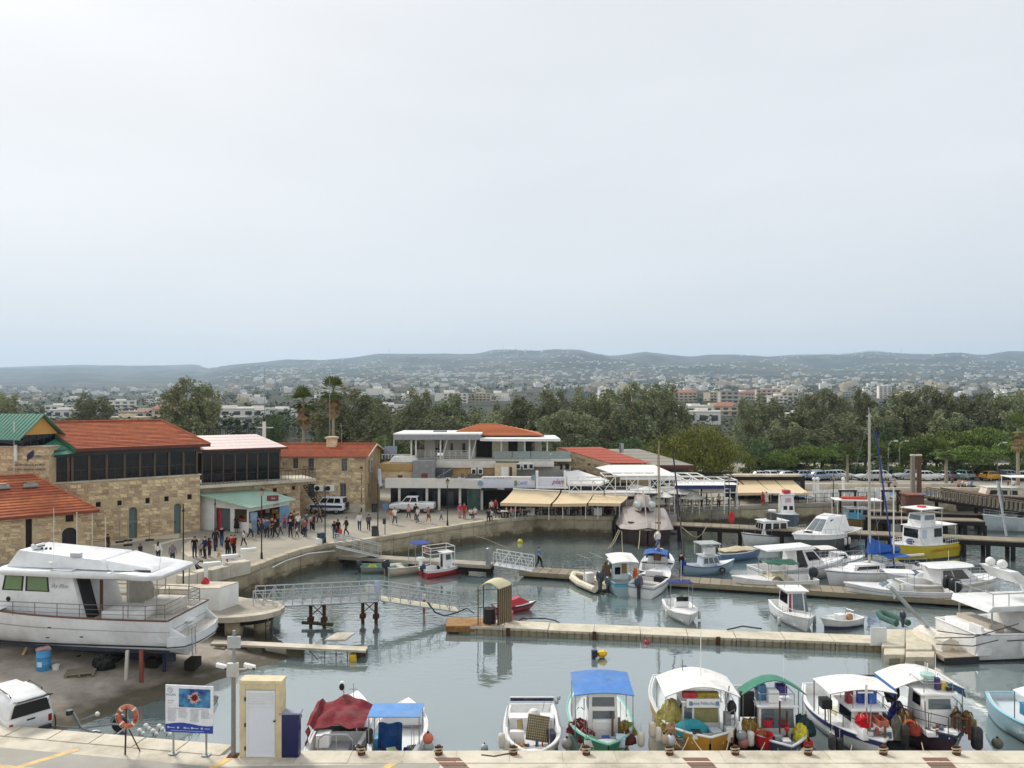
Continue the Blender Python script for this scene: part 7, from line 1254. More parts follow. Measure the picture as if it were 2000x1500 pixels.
CB=M().hexa([(ys_(4.9),-1.75,1.4),(ys_(10.6),-1.5,1.4),(ys_(10.6),1.5,1.4),(ys_(4.9),1.75,1.4),(ys_(5.6),-1.7,3.8),(ys_(10.0),-1.45,3.8),(ys_(10.0),1.45,3.8),(ys_(5.6),1.7,3.8)]).obj('cabin',YW,Y)
sq=[(ys_(10.6),1.5,1.4),(ys_(4.9),1.75,1.4),(ys_(5.6),1.7,3.8),(ys_(10.0),1.45,3.8)]
GW2=mat('green_blind_glass','6f8a62',.25,var=.12,scale=1.5)
for u0,u1 in((.1,.33),(.39,.66)):
 quad_panel(M(),sq,u0-.015,u1+.015,.62,.955,.02,.05).obj('window_frame',BLACK,CB);quad_panel(M(),sq,u0+.012,u1-.006,.645,.94,.03,.012).obj('window',GW2,CB)
for u in(.03,.21):o=M().cyl((0,0,0),.13,.05,14).obj('porthole',BLACK,CB);p=V(*sq[0]).lerp(V(*sq[1]),u);o.location=(p.x,p.y-.0,2.42);o.rotation_euler=(PI/2,0,0)
text('Sky Blue',.3,mat('silver_script','9a9da2',.4),CB,(ys_(6.3),1.745,3.25),(PI/2,0,PI-.045),shear=.35)
M().hexa([(ys_(10.6),-1.6,1.6),(ys_(14),-.6,2.0),(ys_(14),.6,2.0),(ys_(10.6),1.6,1.6),(ys_(10.6),-1.4,2.75),(ys_(13.6),-.5,2.6),(ys_(13.6),.5,2.6),(ys_(10.6),1.4,2.75)]).obj('trunk_cabin',YW,Y)
M().hexa([(ys_(4.8),.55,1.4),(ys_(4.8),1.45,1.4),(ys_(4.93),1.45,1.4),(ys_(4.93),.55,1.4),(ys_(5.45),.55,3.75),(ys_(5.45),1.45,3.75),(ys_(5.6),1.45,3.75),(ys_(5.6),.55,3.75)]).obj('aft_doorway',BLACK,Y)
M().box(ys_(4.75),ys_(4.85),.35,.5,1.4,3.75).obj('door_jamb',TEAK,Y)
M().ext([(ys_(4.7),-1.75,1.4),(ys_(3.0),-1.75,1.4),(ys_(3.0),-1.75,2.4),(ys_(3.7),-1.75,3.8),(ys_(4.7),-1.75,3.8)],(0,.08,0)).obj('far_wing',mat('beige_wing','c4bfb4',.6),Y)
ring=[(ys_(10.3),0),(ys_(10.2),1.2),(ys_(9.6),1.95),(ys_(6),2.15),(ys_(2.6),2.15),(ys_(1.3),1.95),(ys_(.6),1.6),(ys_(.6),-1.6),(ys_(1.3),-1.95),(ys_(2.6),-2.15),(ys_(6),-2.15),(ys_(9.6),-1.95),(ys_(10.2),-1.2)]
M().loft([[(x,y,z+(-.12 if x<ys_(1.6)else 0))for x,y in[(ys_(5)+(x-ys_(5))*k,y*k)for x,y in ring]]for z,k in((3.78,.97),(3.9,1.0),(4.02,1.0),(4.1,.97))],True,True).obj('roof',YW,Y,True)
M().hexa([(ys_(3.6),-1.5,4.1),(ys_(9.7),-1.35,4.1),(ys_(9.7),1.35,4.1),(ys_(3.6),1.6,4.1),(ys_(4.2),-1.35,4.62),(ys_(9.1),-1.15,5.0),(ys_(9.1),1.15,5.0),(ys_(4.2),1.45,4.62)]).obj('flybridge_coaming',YW,Y)
M().hexa([(ys_(1.3),-1.3,4.0),(ys_(3.6),-1.5,4.1),(ys_(3.6),1.6,4.1),(ys_(1.3),1.3,4.0),(ys_(1.6),-1.0,4.15),(ys_(3.9),-1.3,4.62),(ys_(3.9),1.4,4.62),(ys_(1.6),1.0,4.15)]).obj('aft_hard_top',YW,Y)
M().box(ys_(8.2),ys_(8.6),.3,.9,5.0,5.25).obj('helm_console',YW,Y);M().hexa([(ys_(8.15),.35,5.1),(ys_(8.2),.35,5.1),(ys_(8.2),.9,5.1),(ys_(8.15),.9,5.1),(ys_(8.4),.35,5.3),(ys_(8.45),.35,5.3),(ys_(8.45),.9,5.3),(ys_(8.4),.9,5.3)]).obj('display',BLACK,Y)
for k in range(3):M().cyl((ys_(7.9-k*.25),.95,5.0),.06,.12,8).obj('throttle',DGREY,Y)
M().box(ys_(5.3),ys_(5.9),1.25,1.45,4.72,4.95).obj('side_screen',plastic('b9bdc2'),Y);M().box(ys_(5.4),ys_(6.6),1.62,2.0,4.08,4.14).obj('roof_step',plastic('b0b4b8'),Y)
M().tube([(ys_(6.6),1.75,4.1),(ys_(6.6),1.75,7.4)],.016,5,.01).obj('whip_antenna',WHITE,Y);M().sph((ys_(6.75),1.8,4.45),.16,.1,.1).obj('searchlight',WHITE,Y);M().tube([(ys_(1.0),1.2,4.1),(ys_(.8),1.2,5.3)],.014,4).obj('whip_antenna',WHITE,Y);M().box(ys_(1.4),ys_(2.3),1.3,1.36,4.02,4.12).obj('grab_rail',DGREY,Y)
RM=mat('dull_steel_rail','77706a',.4,.6)
def yrail(pts,hh,step=1.25):
 pts=[V(*p)for p in pts]
 for f in(1,.66,.33):M().tube([p+V(0,0,hh*f)for p in pts],.022 if f==1 else.014,5).obj('rail',RM,Y)
 for a,b in along(pts,step):M().tube([a,a+V(0,0,hh)],.02,4).obj('rail_post',RM,Y)
yrail([(ys_(9.9),2.15,1.75),(ys_(4.8),2.22,1.72),(ys_(1.2),2.12,1.72),(ys_(.25),1.9,1.75),(ys_(.25),.3,1.75)],.72);yrail([(ys_(9.9),-2.15,1.75),(ys_(4.8),-2.22,1.72),(ys_(1.2),-2.12,1.72),(ys_(.25),-1.6,1.75),(ys_(.25),-.6,1.75)],.72)
for x,y in((.9,1.6),(.9,-1.6),(2.4,1.75),(2.4,-1.75)):M().tube([(ys_(x),y,1.7),(ys_(x-.05),y,3.9)],.03,6).obj('roof_post',STEEL,Y)
M().box(ys_(.3),ys_(4.8),-1.9,1.95,1.3,1.42).obj('aft_deck',mat('grey_deck','b5b1a8',.8),Y);M().box(ys_(1.9),ys_(4.0),-.2,1.6,1.42,1.95).obj('deck_locker',GEL,Y);M().box(ys_(.9),ys_(2.6),-1.5,.0,1.42,2.1).obj('aft_sofa',mat('beige_wing','c4bfb4',.6),Y)
tr_=[(ys_(.05),2.05),(ys_(-.75),1.75),(ys_(-1.05),.9),(ys_(-1.1),0),(ys_(-1.05),-.9),(ys_(-.75),-1.75),(ys_(.05),-2.05)]
M().prism(tr_,.2,.78).obj('swim_platform',YW,Y);M().prism([(x+.06 if x<ys_(0)else x,y*.95)for x,y in tr_],.782,.79).obj('platform_tread',mat('grey_deck','b5b1a8',.8),Y);M().tube([(x*1.0-.02,y*1.02,.3)for x,y in tr_],.03,5).obj('black_stripe',BLACK,Y)
for sg in(1,-1):M().ext([(ys_(.6),sg*2.1,1.7),(ys_(-.8),sg*1.74,.8),(ys_(-.8),sg*1.74,.5),(ys_(.6),sg*2.1,.5)],(0,-sg*.12,0)).obj('stern_wing',YW,Y)
M().box(ys_(.02),ys_(.12),-1.9,-.3,.7,1.7).obj('transom',YW,Y);M().box(ys_(.02),ys_(.12),.4,1.95,.7,1.7).obj('transom',YW,Y)
for k in range(3):M().box(ys_(-.25-.0),ys_(.1),-.3,.4,.78+k*.2,.82+k*.2).obj('stern_step',GEL,Y)
for y in(1.15,1.5):M().tube([(ys_(-.8),y,.8),(ys_(-.85),y,1.2),(ys_(-1.0),y,1.2),(ys_(-1.05),y,-.25)],.025,5).obj('ladder_rail',STEEL,Y)
for k in range(3):M().tube([(ys_(-1.05),1.15,-.2+k*.28),(ys_(-1.05),1.5,-.2+k*.28)],.02,4).obj('ladder_rung',STEEL,Y)
for s,z in((6.4,1.15),(6.5,.62),(4.6,.72)):M().box(ys_(s),ys_(s+.18),h.b(s/15)*.985,h.b(s/15)*.985+.03,z,z+.05).obj('hull_vent',BLACK,Y)
def prop(px,py0,py1,d,label,mt,tilt=0,w_=.16):
 a=PD(px,py1,d);a.z=slip_z(a.x,a.y)-.02;b=PD(px+tilt,py0,d+.25);t=thing('hull_prop',label,'prop',a);q=b-a
 M().hexa([(-w_/2,-.07,0),(w_/2,-.07,0),(w_/2,.07,0),(-w_/2,.07,0),(q.x-w_/2,q.y-.07,q.z),(q.x+w_/2,q.y-.07,q.z),(q.x+w_/2,q.y+.07,q.z),(q.x-w_/2,q.y+.07,q.z)]).obj('timber',mt,t)
prop(45,1262,1310,41.3,'leaning bare timber prop under the hauled-out yacht, leftmost',mat('new_timber','b89a6e',.8),9);prop(246,1270,1327,39.7,'white-painted timber prop under the hauled-out yacht',mat('whitewashed_timber','cfc9bc',.8,dirt='8a5a48',dscale=3,damt=.5),3);prop(276,1270,1330,39.6,'rust-red steel prop under the hauled-out yacht',mat('rust_red_paint','8a4a38',.8),0,.2);prop(321,1262,1308,41,'slim dark blue prop near the stern of the hauled-out yacht',mat('dark_blue_paint','232b5a',.7),0,.14)
kb_=thing('keel_block','dark timber keel blocks below the hauled-out yacht','blocks',(-22.5,42.4,.4))
for k in range(5):M().cb((-3.5+k*2.2,k*-.25,0),(.6,.9,.5)).obj('block',DARKWOOD,kb_)
q=P(85,1310,.75);dr_=thing('blue_drum','bright blue plastic drum standing on the slip under the yacht','drum',q);M().loft([[(r*math.cos(k*PI/8),r*math.sin(k*PI/8),z)for k in range(16)]for r,z in((.3,0),(.34,.05),(.34,.35),(.355,.37),(.34,.39),(.34,.75),(.355,.77),(.34,.79),(.34,1.08),(.3,1.12))],True,True).obj('shell',plastic('4a96c8'),dr_,True);M().sph((.02,0,1.15),.36,.32,.1,10,5,.2,rnd).obj('rag',cloth('a88a84'),dr_)
M().box(-.12,.12,-.355,-.33,.3,.55).obj('label',mat('drum_label','cfe0e8',.6),dr_)
bucket(P(109,1311,.68),'small white bucket beside the blue drum','e4e4e0',.18,.34)
pa=thing('pallet','grey wooden pallet lying on the slip under the yacht','pallet',P(158,1316,.62),.35)
for k in range(7):M().box(-.7,.7,-.5+k*.15,-.39+k*.15,.12,.15).obj('board',WOOD,pa)
for x in(-.62,0,.62):M().box(x-.06,x+.06,-.5,.52,0,.118).obj('bearer',WOOD,pa)
tl_=thing('dark_heap','dark heap of folded sheeting under the yacht beside the pallet','heap',P(198,1310,.6));M().sph((0,.3,.3),.6,.4,.4,12,7,.2,rnd).obj('sheeting',cloth('1f2020'),tl_)
def rrect(x,w_,z0,z1,r=.12):return[(x,-w_,z0+r),(x,-w_+r*.4,z0),(x,w_-r*.4,z0),(x,w_,z0+r),(x,w_,z1-r),(x,w_-r,z1),(x,-w_+r,z1),(x,-w_,z1-r)]
def wheel(t,x,y,r=.36,w_=.24):
 s=1 if y>0 else-1
 ty=M().loft([[(x+rr_*math.cos(k*PI/9),y+dy*s,r+rr_*math.sin(k*PI/9))for k in range(18)]for rr_,dy in((r*.6,-w_/2),(r*.95,-w_/2),(r,-w_*.3),(r,w_*.3),(r*.95,w_/2),(r*.62,w_/2))],True,True).obj('wheel',BLACK,t)
 M().loft([[(x+rr_*math.cos(k*PI/9),y+dy*s,r+rr_*math.sin(k*PI/9))for k in range(18)]for rr_,dy in((r*.6,w_*.5+.004),(r*.55,w_*.5+.01),(r*.5,w_*.38),(r*.12,w_*.42))],True,True).obj('rim',STEEL,ty)
def car(name,label,cat,loc,rz,body,cab,colr,L,wheels=(1.3,-1.35),wr=.34,track=.74,group=None,roofm=None,arches=False):
 t=thing(name,label,cat,loc,rz,group);bm=paint(colr,.25)if isinstance(colr,str)else colr
 M().loft([rrect(*b)for b in body],True,True).obj('body',bm,t,True)
 for x in wheels:
  for s in(-1,1):
   wheel(t,x,s*track,wr)
   if arches:M().tube([(x+(wr+.09)*math.cos(a),s*(track+.1),wr+(wr+.09)*math.sin(a))for a in[k*PI/8 for k in range(9)]],.06,5).obj('wheel_arch',BLACK,t)
 x0,x1,wf,wb,z0,z1,fs,bs,ss=cab;c=Cabin(t,x0,x1,wf,wb,z0,z1,fs,bs,ss,bm,'greenhouse')
 for f_ in 'rl':
  k=[(.08,.32),(.36,.62),(.66,.9)]if x1-x0>2.2 else[(.06,.46),(.52,.92)]
  for a,b in k:c.win(f_,a,b,.2,.88)
 c.win('f',.06,.94,.12,.9);c.win('b',.08,.92,.2,.88)
 fx=max(b[0]for b in body);bx=min(b[0]for b in body);wf_=body[-1][1];wb_=body[0][1]
 for s in(-1,1):M().box(fx-.12,fx+.01,s*wf_*.8-.14,s*wf_*.8+.14,.62,.8).obj('headlight',mat('headlight_glass','d5dade',.1),t);M().box(bx-.012,bx+.1,s*(wb_-.09)-.07,s*(wb_-.09)+.07,.7,1.0).obj('tail_light',mat('red_lens','a01c1c',.2),t)
 M().box(bx-.06,bx+.05,-wb_+.05,wb_-.05,.38,.55).obj('rear_bumper',DGREY,t);M().box(fx-.05,fx+.06,-wf_+.05,wf_-.05,.35,.55).obj('front_bumper',DGREY,t);return t,c
pk,c=car('pickup_truck','white pickup with rounded canopy and its rear window propped open, at the lower left edge','pickup truck',(-22.5,34.35,.22),math.radians(142),[(-2.45,.84,.62,1.15),(-2.4,.88,.55,1.2),(-1.4,.92,.5,1.22),(0,.92,.45,1.2),(1.2,.92,.45,1.15),(2.1,.88,.48,1.05),(2.5,.78,.55,.95)],(-.3,1.3,1.4,1.6,1.15,1.85,.55,.0,.14),'e8e9e8',5,(1.6,-1.45),.38,.78,arches=True)
M().loft([[(x,-w_,1.18),(x,-w_+.06,z-.25),(x,-w_+.28,z),(x,w_-.28,z),(x,w_-.06,z-.25),(x,w_,1.18)]for x,w_,z in((-2.42,.84,1.78),(-2.2,.87,1.95),(-1.2,.88,2.02),(-.25,.86,1.95))],True,True).obj('canopy',paint('e8e9e8',.25),pk,True)
M().ext([(-2.43,-.76,1.22),(-2.43,.76,1.22),(-2.43,.62,1.74),(-2.43,-.62,1.74)],(-.03,0,0)).obj('open_hatch',BLACK,pk)
M().hexa([(-2.4,-.68,1.86),(-2.4,.68,1.86),(-3.0,.66,2.0),(-3.0,-.66,2.0),(-2.4,-.68,1.9),(-2.4,.68,1.9),(-3.0,.66,2.04),(-3.0,-.66,2.04)]).obj('rear_window',GLASS,pk)
for s in(-1,1):M().tube([(-2.4,s*.66,1.5),(-2.85,s*.64,1.97)],.012,4).obj('gas_strut',IRON,pk);M().tube([(-2.0,s*.6,1.98),(-1.9,s*.62,2.06),(-.6,s*.62,2.08),(-.5,s*.6,1.98)],.025,5).obj('roof_bar',BLACK,pk)
M().box(-2.47,-2.44,-.16,.16,.98,1.04).obj('tailgate_handle',BLACK,pk);M().box(-2.5,-2.47,-.26,.26,.5,.62).obj('number_plate',mat('plate','d9d2b0',.5),pk);M().tube([(-2.5,0,.45),(-2.85,0,.42)],.04,6).obj('tow_bar',IRON,pk)
tr=thing('boat_trailer','galvanised boat trailer standing at the water edge behind the white pickup','trailer',(-18.0,33.6,.0),math.radians(-4))
M().tube([(-2.3,0,.5),(-.9,0,.48),(.2,-.55,.46),(2.8,-.55,.42)],.05,5).tube([(-.9,0,.48),(.2,.55,.46),(2.8,.55,.42)],.05,5).tube([(1.0,-.55,.45),(1.0,.55,.45)],.04,5).tube([(2.6,-.55,.43),(2.6,.55,.43)],.04,5).obj('frame',GREYM,tr)
for s in(-1,1):wheel(tr,.35,s*.85,.33,.2);M().tube([(.35+.42*math.cos(a),s*.85,.36+.4*math.sin(a))for a in[k*PI/8 for k in range(9)]],.05,5).obj('mudguard',GREYM,tr)
M().tube([(-.9,0,.5),(-1.25,0,1.15)],.06,5).obj('winch_post',GREYM,tr);M().cyl((-1.35,-.1,1.1),.14,.2,10).obj('winch',DGREY,tr);M().tube([(-.9,.05,.8),(-.2,.0,1.1)],.05,5).obj('bow_stop',GREYM,tr);M().sph((-.15,0,1.12),.1).obj('roller',WHITE,tr)
M().tube([(-2.1,0,1.05),(-2.05,0,.7),(-2.1,0,.35)],.03,5).obj('jockey_stem',RUST,tr);M().cyl((-2.1,-.06,.08),.15,.12,10).obj('jockey_wheel',BLACK,tr)
for x in(2.0,2.6,3.2):
 for y in(-.4,.1):M().sph((x,y,.62),.11,.1,.11).sph((x+.14,y,.5),.1,.1,.1).obj('keel_roller',WHITE,tr);M().tube([(x,y,.4),(x+.05,y,.62)],.025,4).obj('roller_bracket',GREYM,tr)
ib=thing('information_board','white information board with blue underwater fish picture and blue wave base','sign',P(370,1474,FZ+.03),math.radians(-6));b0,b1=.86,2.68
for x in(-.68,.66):M().tube([(x,.05,0),(x,.05,b0+.3)],.04,8).obj('leg',STEEL,ib);M().cb((x,.05,0),(.3,.3,.02)).obj('foot_plate',GREYM,ib)
bd=M().box(-.97,.97,-.02,.03,b0,b1).obj('board',mat('board_white','e6e9ee',.4),ib)
def pic_mat():
 m=mat('blue_fish_print','2f5fae',.4,var=.0);t=m.node_tree;n=t.nodes.new;l=t.links.new;b=t.nodes['Principled BSDF']
 tcn=n('ShaderNodeTexCoord');nz=n('ShaderNodeTexNoise');nz.inputs['Scale'].default_value=3;nz.inputs['Detail'].default_value=5;l(tcn.outputs['Object'],nz.inputs['Vector'])
 r=n('ShaderNodeValToRGB');r.color_ramp.elements[0].color=rgb('14307a');r.color_ramp.elements[1].color=rgb('4f9fc4');r.color_ramp.elements[0].position=.35;r.color_ramp.elements[1].position=.68;l(nz.outputs['Fac'],r.inputs['Fac']);l(r.outputs[0],b.inputs['Base Color']);return m
pic=M().box(-.42,.86,-.026,-.021,b0+.98,b1-.12).obj('picture',pic_mat(),bd)
fs=M();g=random.Random(4);REDF=mat('red_fish_print','a8382f',.5,var=.4,scale=12);WF_=mat('white_fish_print','d8c4bc',.5)
for k in range(34):a=k*2*PI/34;r=g.uniform(.16,.3);fs.ext([(.22+.05*math.cos(a+1.5),-.028,b0+1.36+.05*math.sin(a+1.5)),(.22+r*1.1*math.cos(a),-.028,b0+1.36+r*math.sin(a)),(.22+.05*math.cos(a-1.5),-.028,b0+1.36+.05*math.sin(a-1.5))],(0,-.002,0))
fs.obj('fish_print',WF_,pic);fs=M()
for k in range(26):a=k*2*PI/26+.1;r=g.uniform(.1,.21);fs.ext([(.22+.06*math.cos(a+1.4),-.031,b0+1.36+.06*math.sin(a+1.4)),(.22+r*1.1*math.cos(a),-.031,b0+1.36+r*math.sin(a)),(.22+.06*math.cos(a-1.4),-.031,b0+1.36+.06*math.sin(a-1.4))],(0,-.002,0))
fs.obj('fish_print',REDF,pic)
GT=mat('grey_print','a9aeb6',.6);cols=M()
for cx0,wd in((-.88,.38),(-.44,.38),(.04,.38),(.48,.38)):
 for k in range(13 if cx0 in(-.88,.04)else 9):cols.box(cx0,cx0+wd*g.uniform(.8,1),-.024,-.021,b0+.86-k*.036,b0+.875-k*.036)
cols.obj('text_columns',GT,bd);M().box(-.88,-.1,-.024,-.021,b0+.91,b0+.93).box(.04,.8,-.024,-.021,b0+.91,b0+.93).box(-.88,-.6,-.024,-.021,b0+1.2,b0+1.22).box(-.88,-.66,-.024,-.021,b0+1.12,b0+1.135).obj('heading_lines',mat('pink_print','b9949c',.6),bd)
M().tube([(-.78+.1*math.cos(a),-.024,b1-.2+.1*math.sin(a))for a in[k*PI/8 for k in range(17)]],.012,4).tube([(-.78+.05*math.cos(a),-.024,b1-.2+.05*math.sin(a))for a in[k*PI/8 for k in range(17)]],.01,4).obj('round_logo',GT,bd);text('MUSAN',.12,mat('blue_text','33558a',.5),bd,(-.74,-.024,b1-.38),ext=.001)
wv=[(-.97,-.024,b0)]+[(.97,-.024,b0)]+[(.97-1.94*k/16,-.024,b0+.33-.05*math.sin(k/16*2*PI+.6))for k in range(17)]
M().ext(wv,(0,-.002,0)).obj('blue_wave',mat('deep_blue_print','22419c',.5),bd);lg=M()
for x in(-.85,-.45,-.18,.12,.52):lg.box(x-.04,x+.04,-.03,-.026,b0+.15,b0+.22)
for x in(-.7,-.1,.26,.72):lg.box(x-.1,x+.12,-.03,-.026,b0+.165,b0+.19)
lg.box(-.75,.6,-.03,-.026,b0+.06,b0+.075);lg.obj('sponsor_marks',mat('pale_print','b9c6e6',.5),bd)
bo=thing('equipment_booth','cream masonry booth with tall white louvred door on the near quay','booth',P(509,1481,FZ),math.radians(-2));CRM=mat('cream_booth','d8c8a0',.85,var=.08,scale=2,dirt='8a7450',dscale=1.4,damt=.35)
M().box(-.83,-.6,0,.55,0,2.86).obj('side_wall',CRM,bo);M().box(.58,.81,0,.55,0,2.86).obj('side_wall',CRM,bo);M().box(-.6,.58,0,.55,2.62,2.86).obj('lintel',CRM,bo);M().box(-.6,.58,.45,.55,0,2.62).obj('back_wall',CRM,bo);M().box(-.84,.82,-.02,.58,2.86,2.98).obj('roof',mat('booth_roof','d8caa4',.85),bo)
dr=M().box(-.59,.57,.02,.08,.02,2.6).obj('door',mat('door_white','dfe3ea',.45,var=.03),bo)
for k in range(7):M().hexa([(-.5,.0,2.12+k*.065),(.48,.0,2.12+k*.065),(.48,.05,2.16+k*.065),(-.5,.05,2.16+k*.065),(-.5,-.012,2.125+k*.065),(.48,-.012,2.125+k*.065),(.48,.04,2.165+k*.065),(-.5,.04,2.165+k*.065)]).obj('louvre',WHITE,dr)
M().box(-.55,-.5,-.005,.02,.06,2.56).box(.48,.53,-.005,.02,.06,2.56).box(-.5,.48,-.006,.02,.06,.12).box(-.5,.48,-.006,.02,2.0,2.06).obj('door_frame',WHITE,dr);M().box(.5,.58,-.06,.0,1.42,1.46).obj('handle',IRON,dr)
for z in(.3,1.2,2.2):M().box(-.63,-.58,-.02,.03,z,z+.14).obj('hinge',IRON,dr)
nc=thing('navy_cabinet','dark navy metal cabinet with grey lid beside the cream booth','cabinet',P(565,1481,FZ));M().box(-.37,.35,0,.4,0,1.68).obj('body',mat('navy_metal','1b1b52',.4,var=.06),nc);M().box(-.39,.42,-.03,.42,1.68,1.74).obj('lid',mat('lid_grey','8e90a4',.5),nc);M().box(.36,.44,.1,.2,1.5,1.62).obj('latch',GREYM,nc);M().box(.35,.37,.2,.3,1.0,1.2).obj('lock',IRON,nc)
cp=thing('camera_pole','grey pole with two white surveillance cameras and junction box on the near quay','pole',P(456,1476,FZ));M().cyl((0,0,0),.09,3.1,12,.085).obj('lower_shaft',mat('pole_grey','8b8684',.5,.3),cp);M().cyl((.02,0,3.1),.06,1.75,10).obj('upper_shaft',GREYM,cp);M().cb((0,0,0),(.4,.4,.03)).obj('base_plate',RUST,cp);M().cb((0,-.08,3.1),(.42,.2,.52)).obj('junction_box',mat('box_grey','c2c0b8',.5),cp);M().cb((.05,-.08,4.2),(.5,.08,.45)).obj('antenna_panel',mat('panel_grey','b6bab8',.5),cp)
for s,x in((-1,-.45),(1,.62)):
 o=M().tube([(s*.2,0,3.35),(x*.8,0,3.38),(x*.9,0,3.5)],.03,5).obj('camera_arm',WHITE,cp);M().hexa([(x-.2,-.1,3.46),(x+.24,-.12,3.36),(x+.24,.06,3.36),(x-.2,.08,3.46),(x-.2,-.1,3.6),(x+.24,-.12,3.5),(x+.24,.06,3.5),(x-.2,.08,3.6)]).obj('camera',WHITE,o);M().cyl((x+.2,-.12,3.38),.06,.05,8).obj('lens',BLACK,o)
lr=thing('life_ring_stand','orange life ring on a rusty post at the edge of the near quay','life ring',P(247,1474,FZ));M().tube([(-.05,0,0),(0,0,1.95)],.035,6).obj('post',RUST,lr);M().tube([(.38,.3,.0),(.08,.02,1.0)],.025,5).obj('strut',RUST,lr)
rg=M().tube([(.08+.34*math.cos(a),-.06,1.52+.38*math.sin(a))for a in[k*PI/14 for k in range(29)]],.085,9).obj('ring',mat('orange_ring','b9482a',.6,var=.15,dirt='d8c8b0',dscale=3,damt=.4),lr,True)
for k in range(4):a=PI/4+k*PI/2;M().tube([(.08+.34*math.cos(a+d),-.06,1.52+.38*math.sin(a+d))for d in(-.09,0,.09)],.093,9).obj('white_band',WHITE,rg)
M().tube([(.08+.44*math.cos(a),-.12,1.52+.48*math.sin(a))for a in[k*PI/10 for k in range(21)]],.012,4).obj('grab_line',ROPE,rg)
def lamp(px,pyb,pyt,label,lantern=True,z=QZ):
 p=P(px,pyb,z);hgt=(pyb-pyt)/CF*p.y;t=thing('street_lamp',label,'street lamp',p,0,'black street lamps on the plaza')
 M().cyl((0,0,0),.11,.5,10,.08).obj('base',IRON,t);M().cyl((0,0,.5),.055,hgt-.5-(.55 if lantern else 0),8,.04).obj('shaft',IRON,t)
 if lantern:M().loft([[(r*math.cos(k*PI/3),r*math.sin(k*PI/3),hgt+z_)for k in range(6)]for r,z_ in((.1,-.55),(.2,-.15))],True,True).obj('lantern_glass',mat('lantern_glass','b8a68c',.3),t);M().loft([[(r*math.cos(k*PI/3),r*math.sin(k*PI/3),hgt+z_)for k in range(6)]for r,z_ in((.24,-.15),(.1,-.02),(.02,.1))],True,True).obj('lantern_cap',IRON,t)
 else:M().cyl((0,0,hgt-.5),.09,.12,8).obj('collar',IRON,t)
lamp(358,1160,984,'nearest black lamp post, behind the stern of the hauled-out yacht',False);lamp(420,1076,974,'black lamp post among the group by the white kiosk',False);lamp(511,1091,955,'black lantern lamp post in front of the kiosk roof');lamp(635,1060,948,'black lamp post at the head of the short gangway',False);lamp(738,1046,938,'black lamp post beside the round bin and flag',False);lamp(874,1027,936,'black lamp post in front of the white colonnade');lamp(706,1000,912,'black wall lamp post at the corner of the two-storey stone house');lamp(1424,1008,930,'black lamp post at the left of the far beige awnings');lamp(1628,990,928,'slim black lamp post right of the far beige awnings')
lp_=P(738,1046,QZ);fl=thing('flag','white and blue flag hanging on the lamp post by the stone house','flag',(lp_.x,lp_.y,7.1));M().sheet(lambda u,v:(.05+.35*u*(.6+.4*v),.04*math.sin(u*9),1.2-1.6*v),4,6,.01).obj('cloth',cloth('c4cad6'),fl);M().tube([(0,0,-.6),(0,0,1.5)],.02,5).obj('staff',STEEL,fl)
for px,pyb,pyt,l in((150,1090,1002,'left'),(180,1082,1003,'middle'),(206,1084,1012,'right')):
 p=P(px,pyb,QZ);t=thing('flag_pole','thin white flag pole in front of the stone hall, %s of three'%l,'pole',p);M().cyl((0,0,0),.035,(pyb-pyt)/CF*p.y,6,.025).obj('shaft',WHITE,t);M().sph((0,0,(pyb-pyt)/CF*p.y),.05).obj('finial',WHITE,t)
for px,py,l in((732,1047,'by the curved quay edge'),(731,1000,'against the stone house'),(626,1062,'at the head of the short gangway')):p=P(px,py,QZ);t=thing('litter_bin','dark grey round litter bin '+l,'bin',p);M().cyl((0,0,0),.3,.85,14).obj('body',DGREY,t);M().cyl((0,0,.85),.33,.08,14).obj('rim',IRON,t)
p=P(752,1044,QZ);t=thing('parking_sign','grey post with small notice box and blue sign beside the bin','sign',p);M().cyl((0,0,0),.05,2.6,8).obj('post',GREYM,t);M().cb((-.05,-.08,1.0),(.3,.12,.5)).obj('notice_box',DGREY,t);M().cb((.05,-.06,2.4),(.5,.04,.5)).obj('plate',plastic('5d7ba8'),t)
p=P(630,1062,QZ);t=thing('service_pedestal','white and navy service pedestal on the coping by the short gangway','pedestal',(p.x,p.y-.4,QZ));M().cb((-.2,0,0),(.5,.4,.55)).obj('base',WHITE,t);M().cb((.1,.1,.55),(.45,.4,.5)).obj('hood',plastic('2f3f63'),t)
for i,(a,b,l)in enumerate((((234,1060),(250,1057),'left'),((250,1066),(292,1056),'right'))):
 A_,B_=P(*a,QZ),P(*b,QZ);t=thing('site_fence','temporary grey mesh fence panel before the arched green door, '+l+' one','fence');M().tube([A_,A_+V(0,0,2)],.03,5).tube([B_,B_+V(0,0,2)],.03,5).tube([A_+V(0,0,2),B_+V(0,0,2)],.02,4).tube([A_+V(0,0,.2),B_+V(0,0,.2)],.02,4).obj('frame',GREYM,t)
 for q in(A_,B_):M().cb(q,(.7,.25,.14),.5).obj('foot',BLACK,t)
st=thing('stroller','black pushchair parked beside the families on the plaza','pushchair',P(392,1124,QZ),.3);M().sheet(lambda u,v:(-.35+.5*u,-.25+.5*v,.75+.3*math.sin(PI*u*.7)),6,4,.03).obj('hood',cloth('1c1f24'),st);M().hexa([(-.3,-.22,.5),(.2,-.22,.35),(.2,.22,.35),(-.3,.22,.5),(-.4,-.22,.85),(.22,-.22,.48),(.22,.22,.48),(-.4,.22,.85)]).obj('seat',cloth('23262b'),st)
for s in(-.25,.25):M().tube([(-.5,s,1.05),(.35,s,.15)],.02,5).tube([(-.1,s,.55),(-.4,s,.12)],.02,5).obj('frame',GREYM,st);M().cyl((.35,s-.02,.03),.1,.04,10).cyl((-.4,s-.02,.03),.13,.04,10).obj('wheel',BLACK,st)
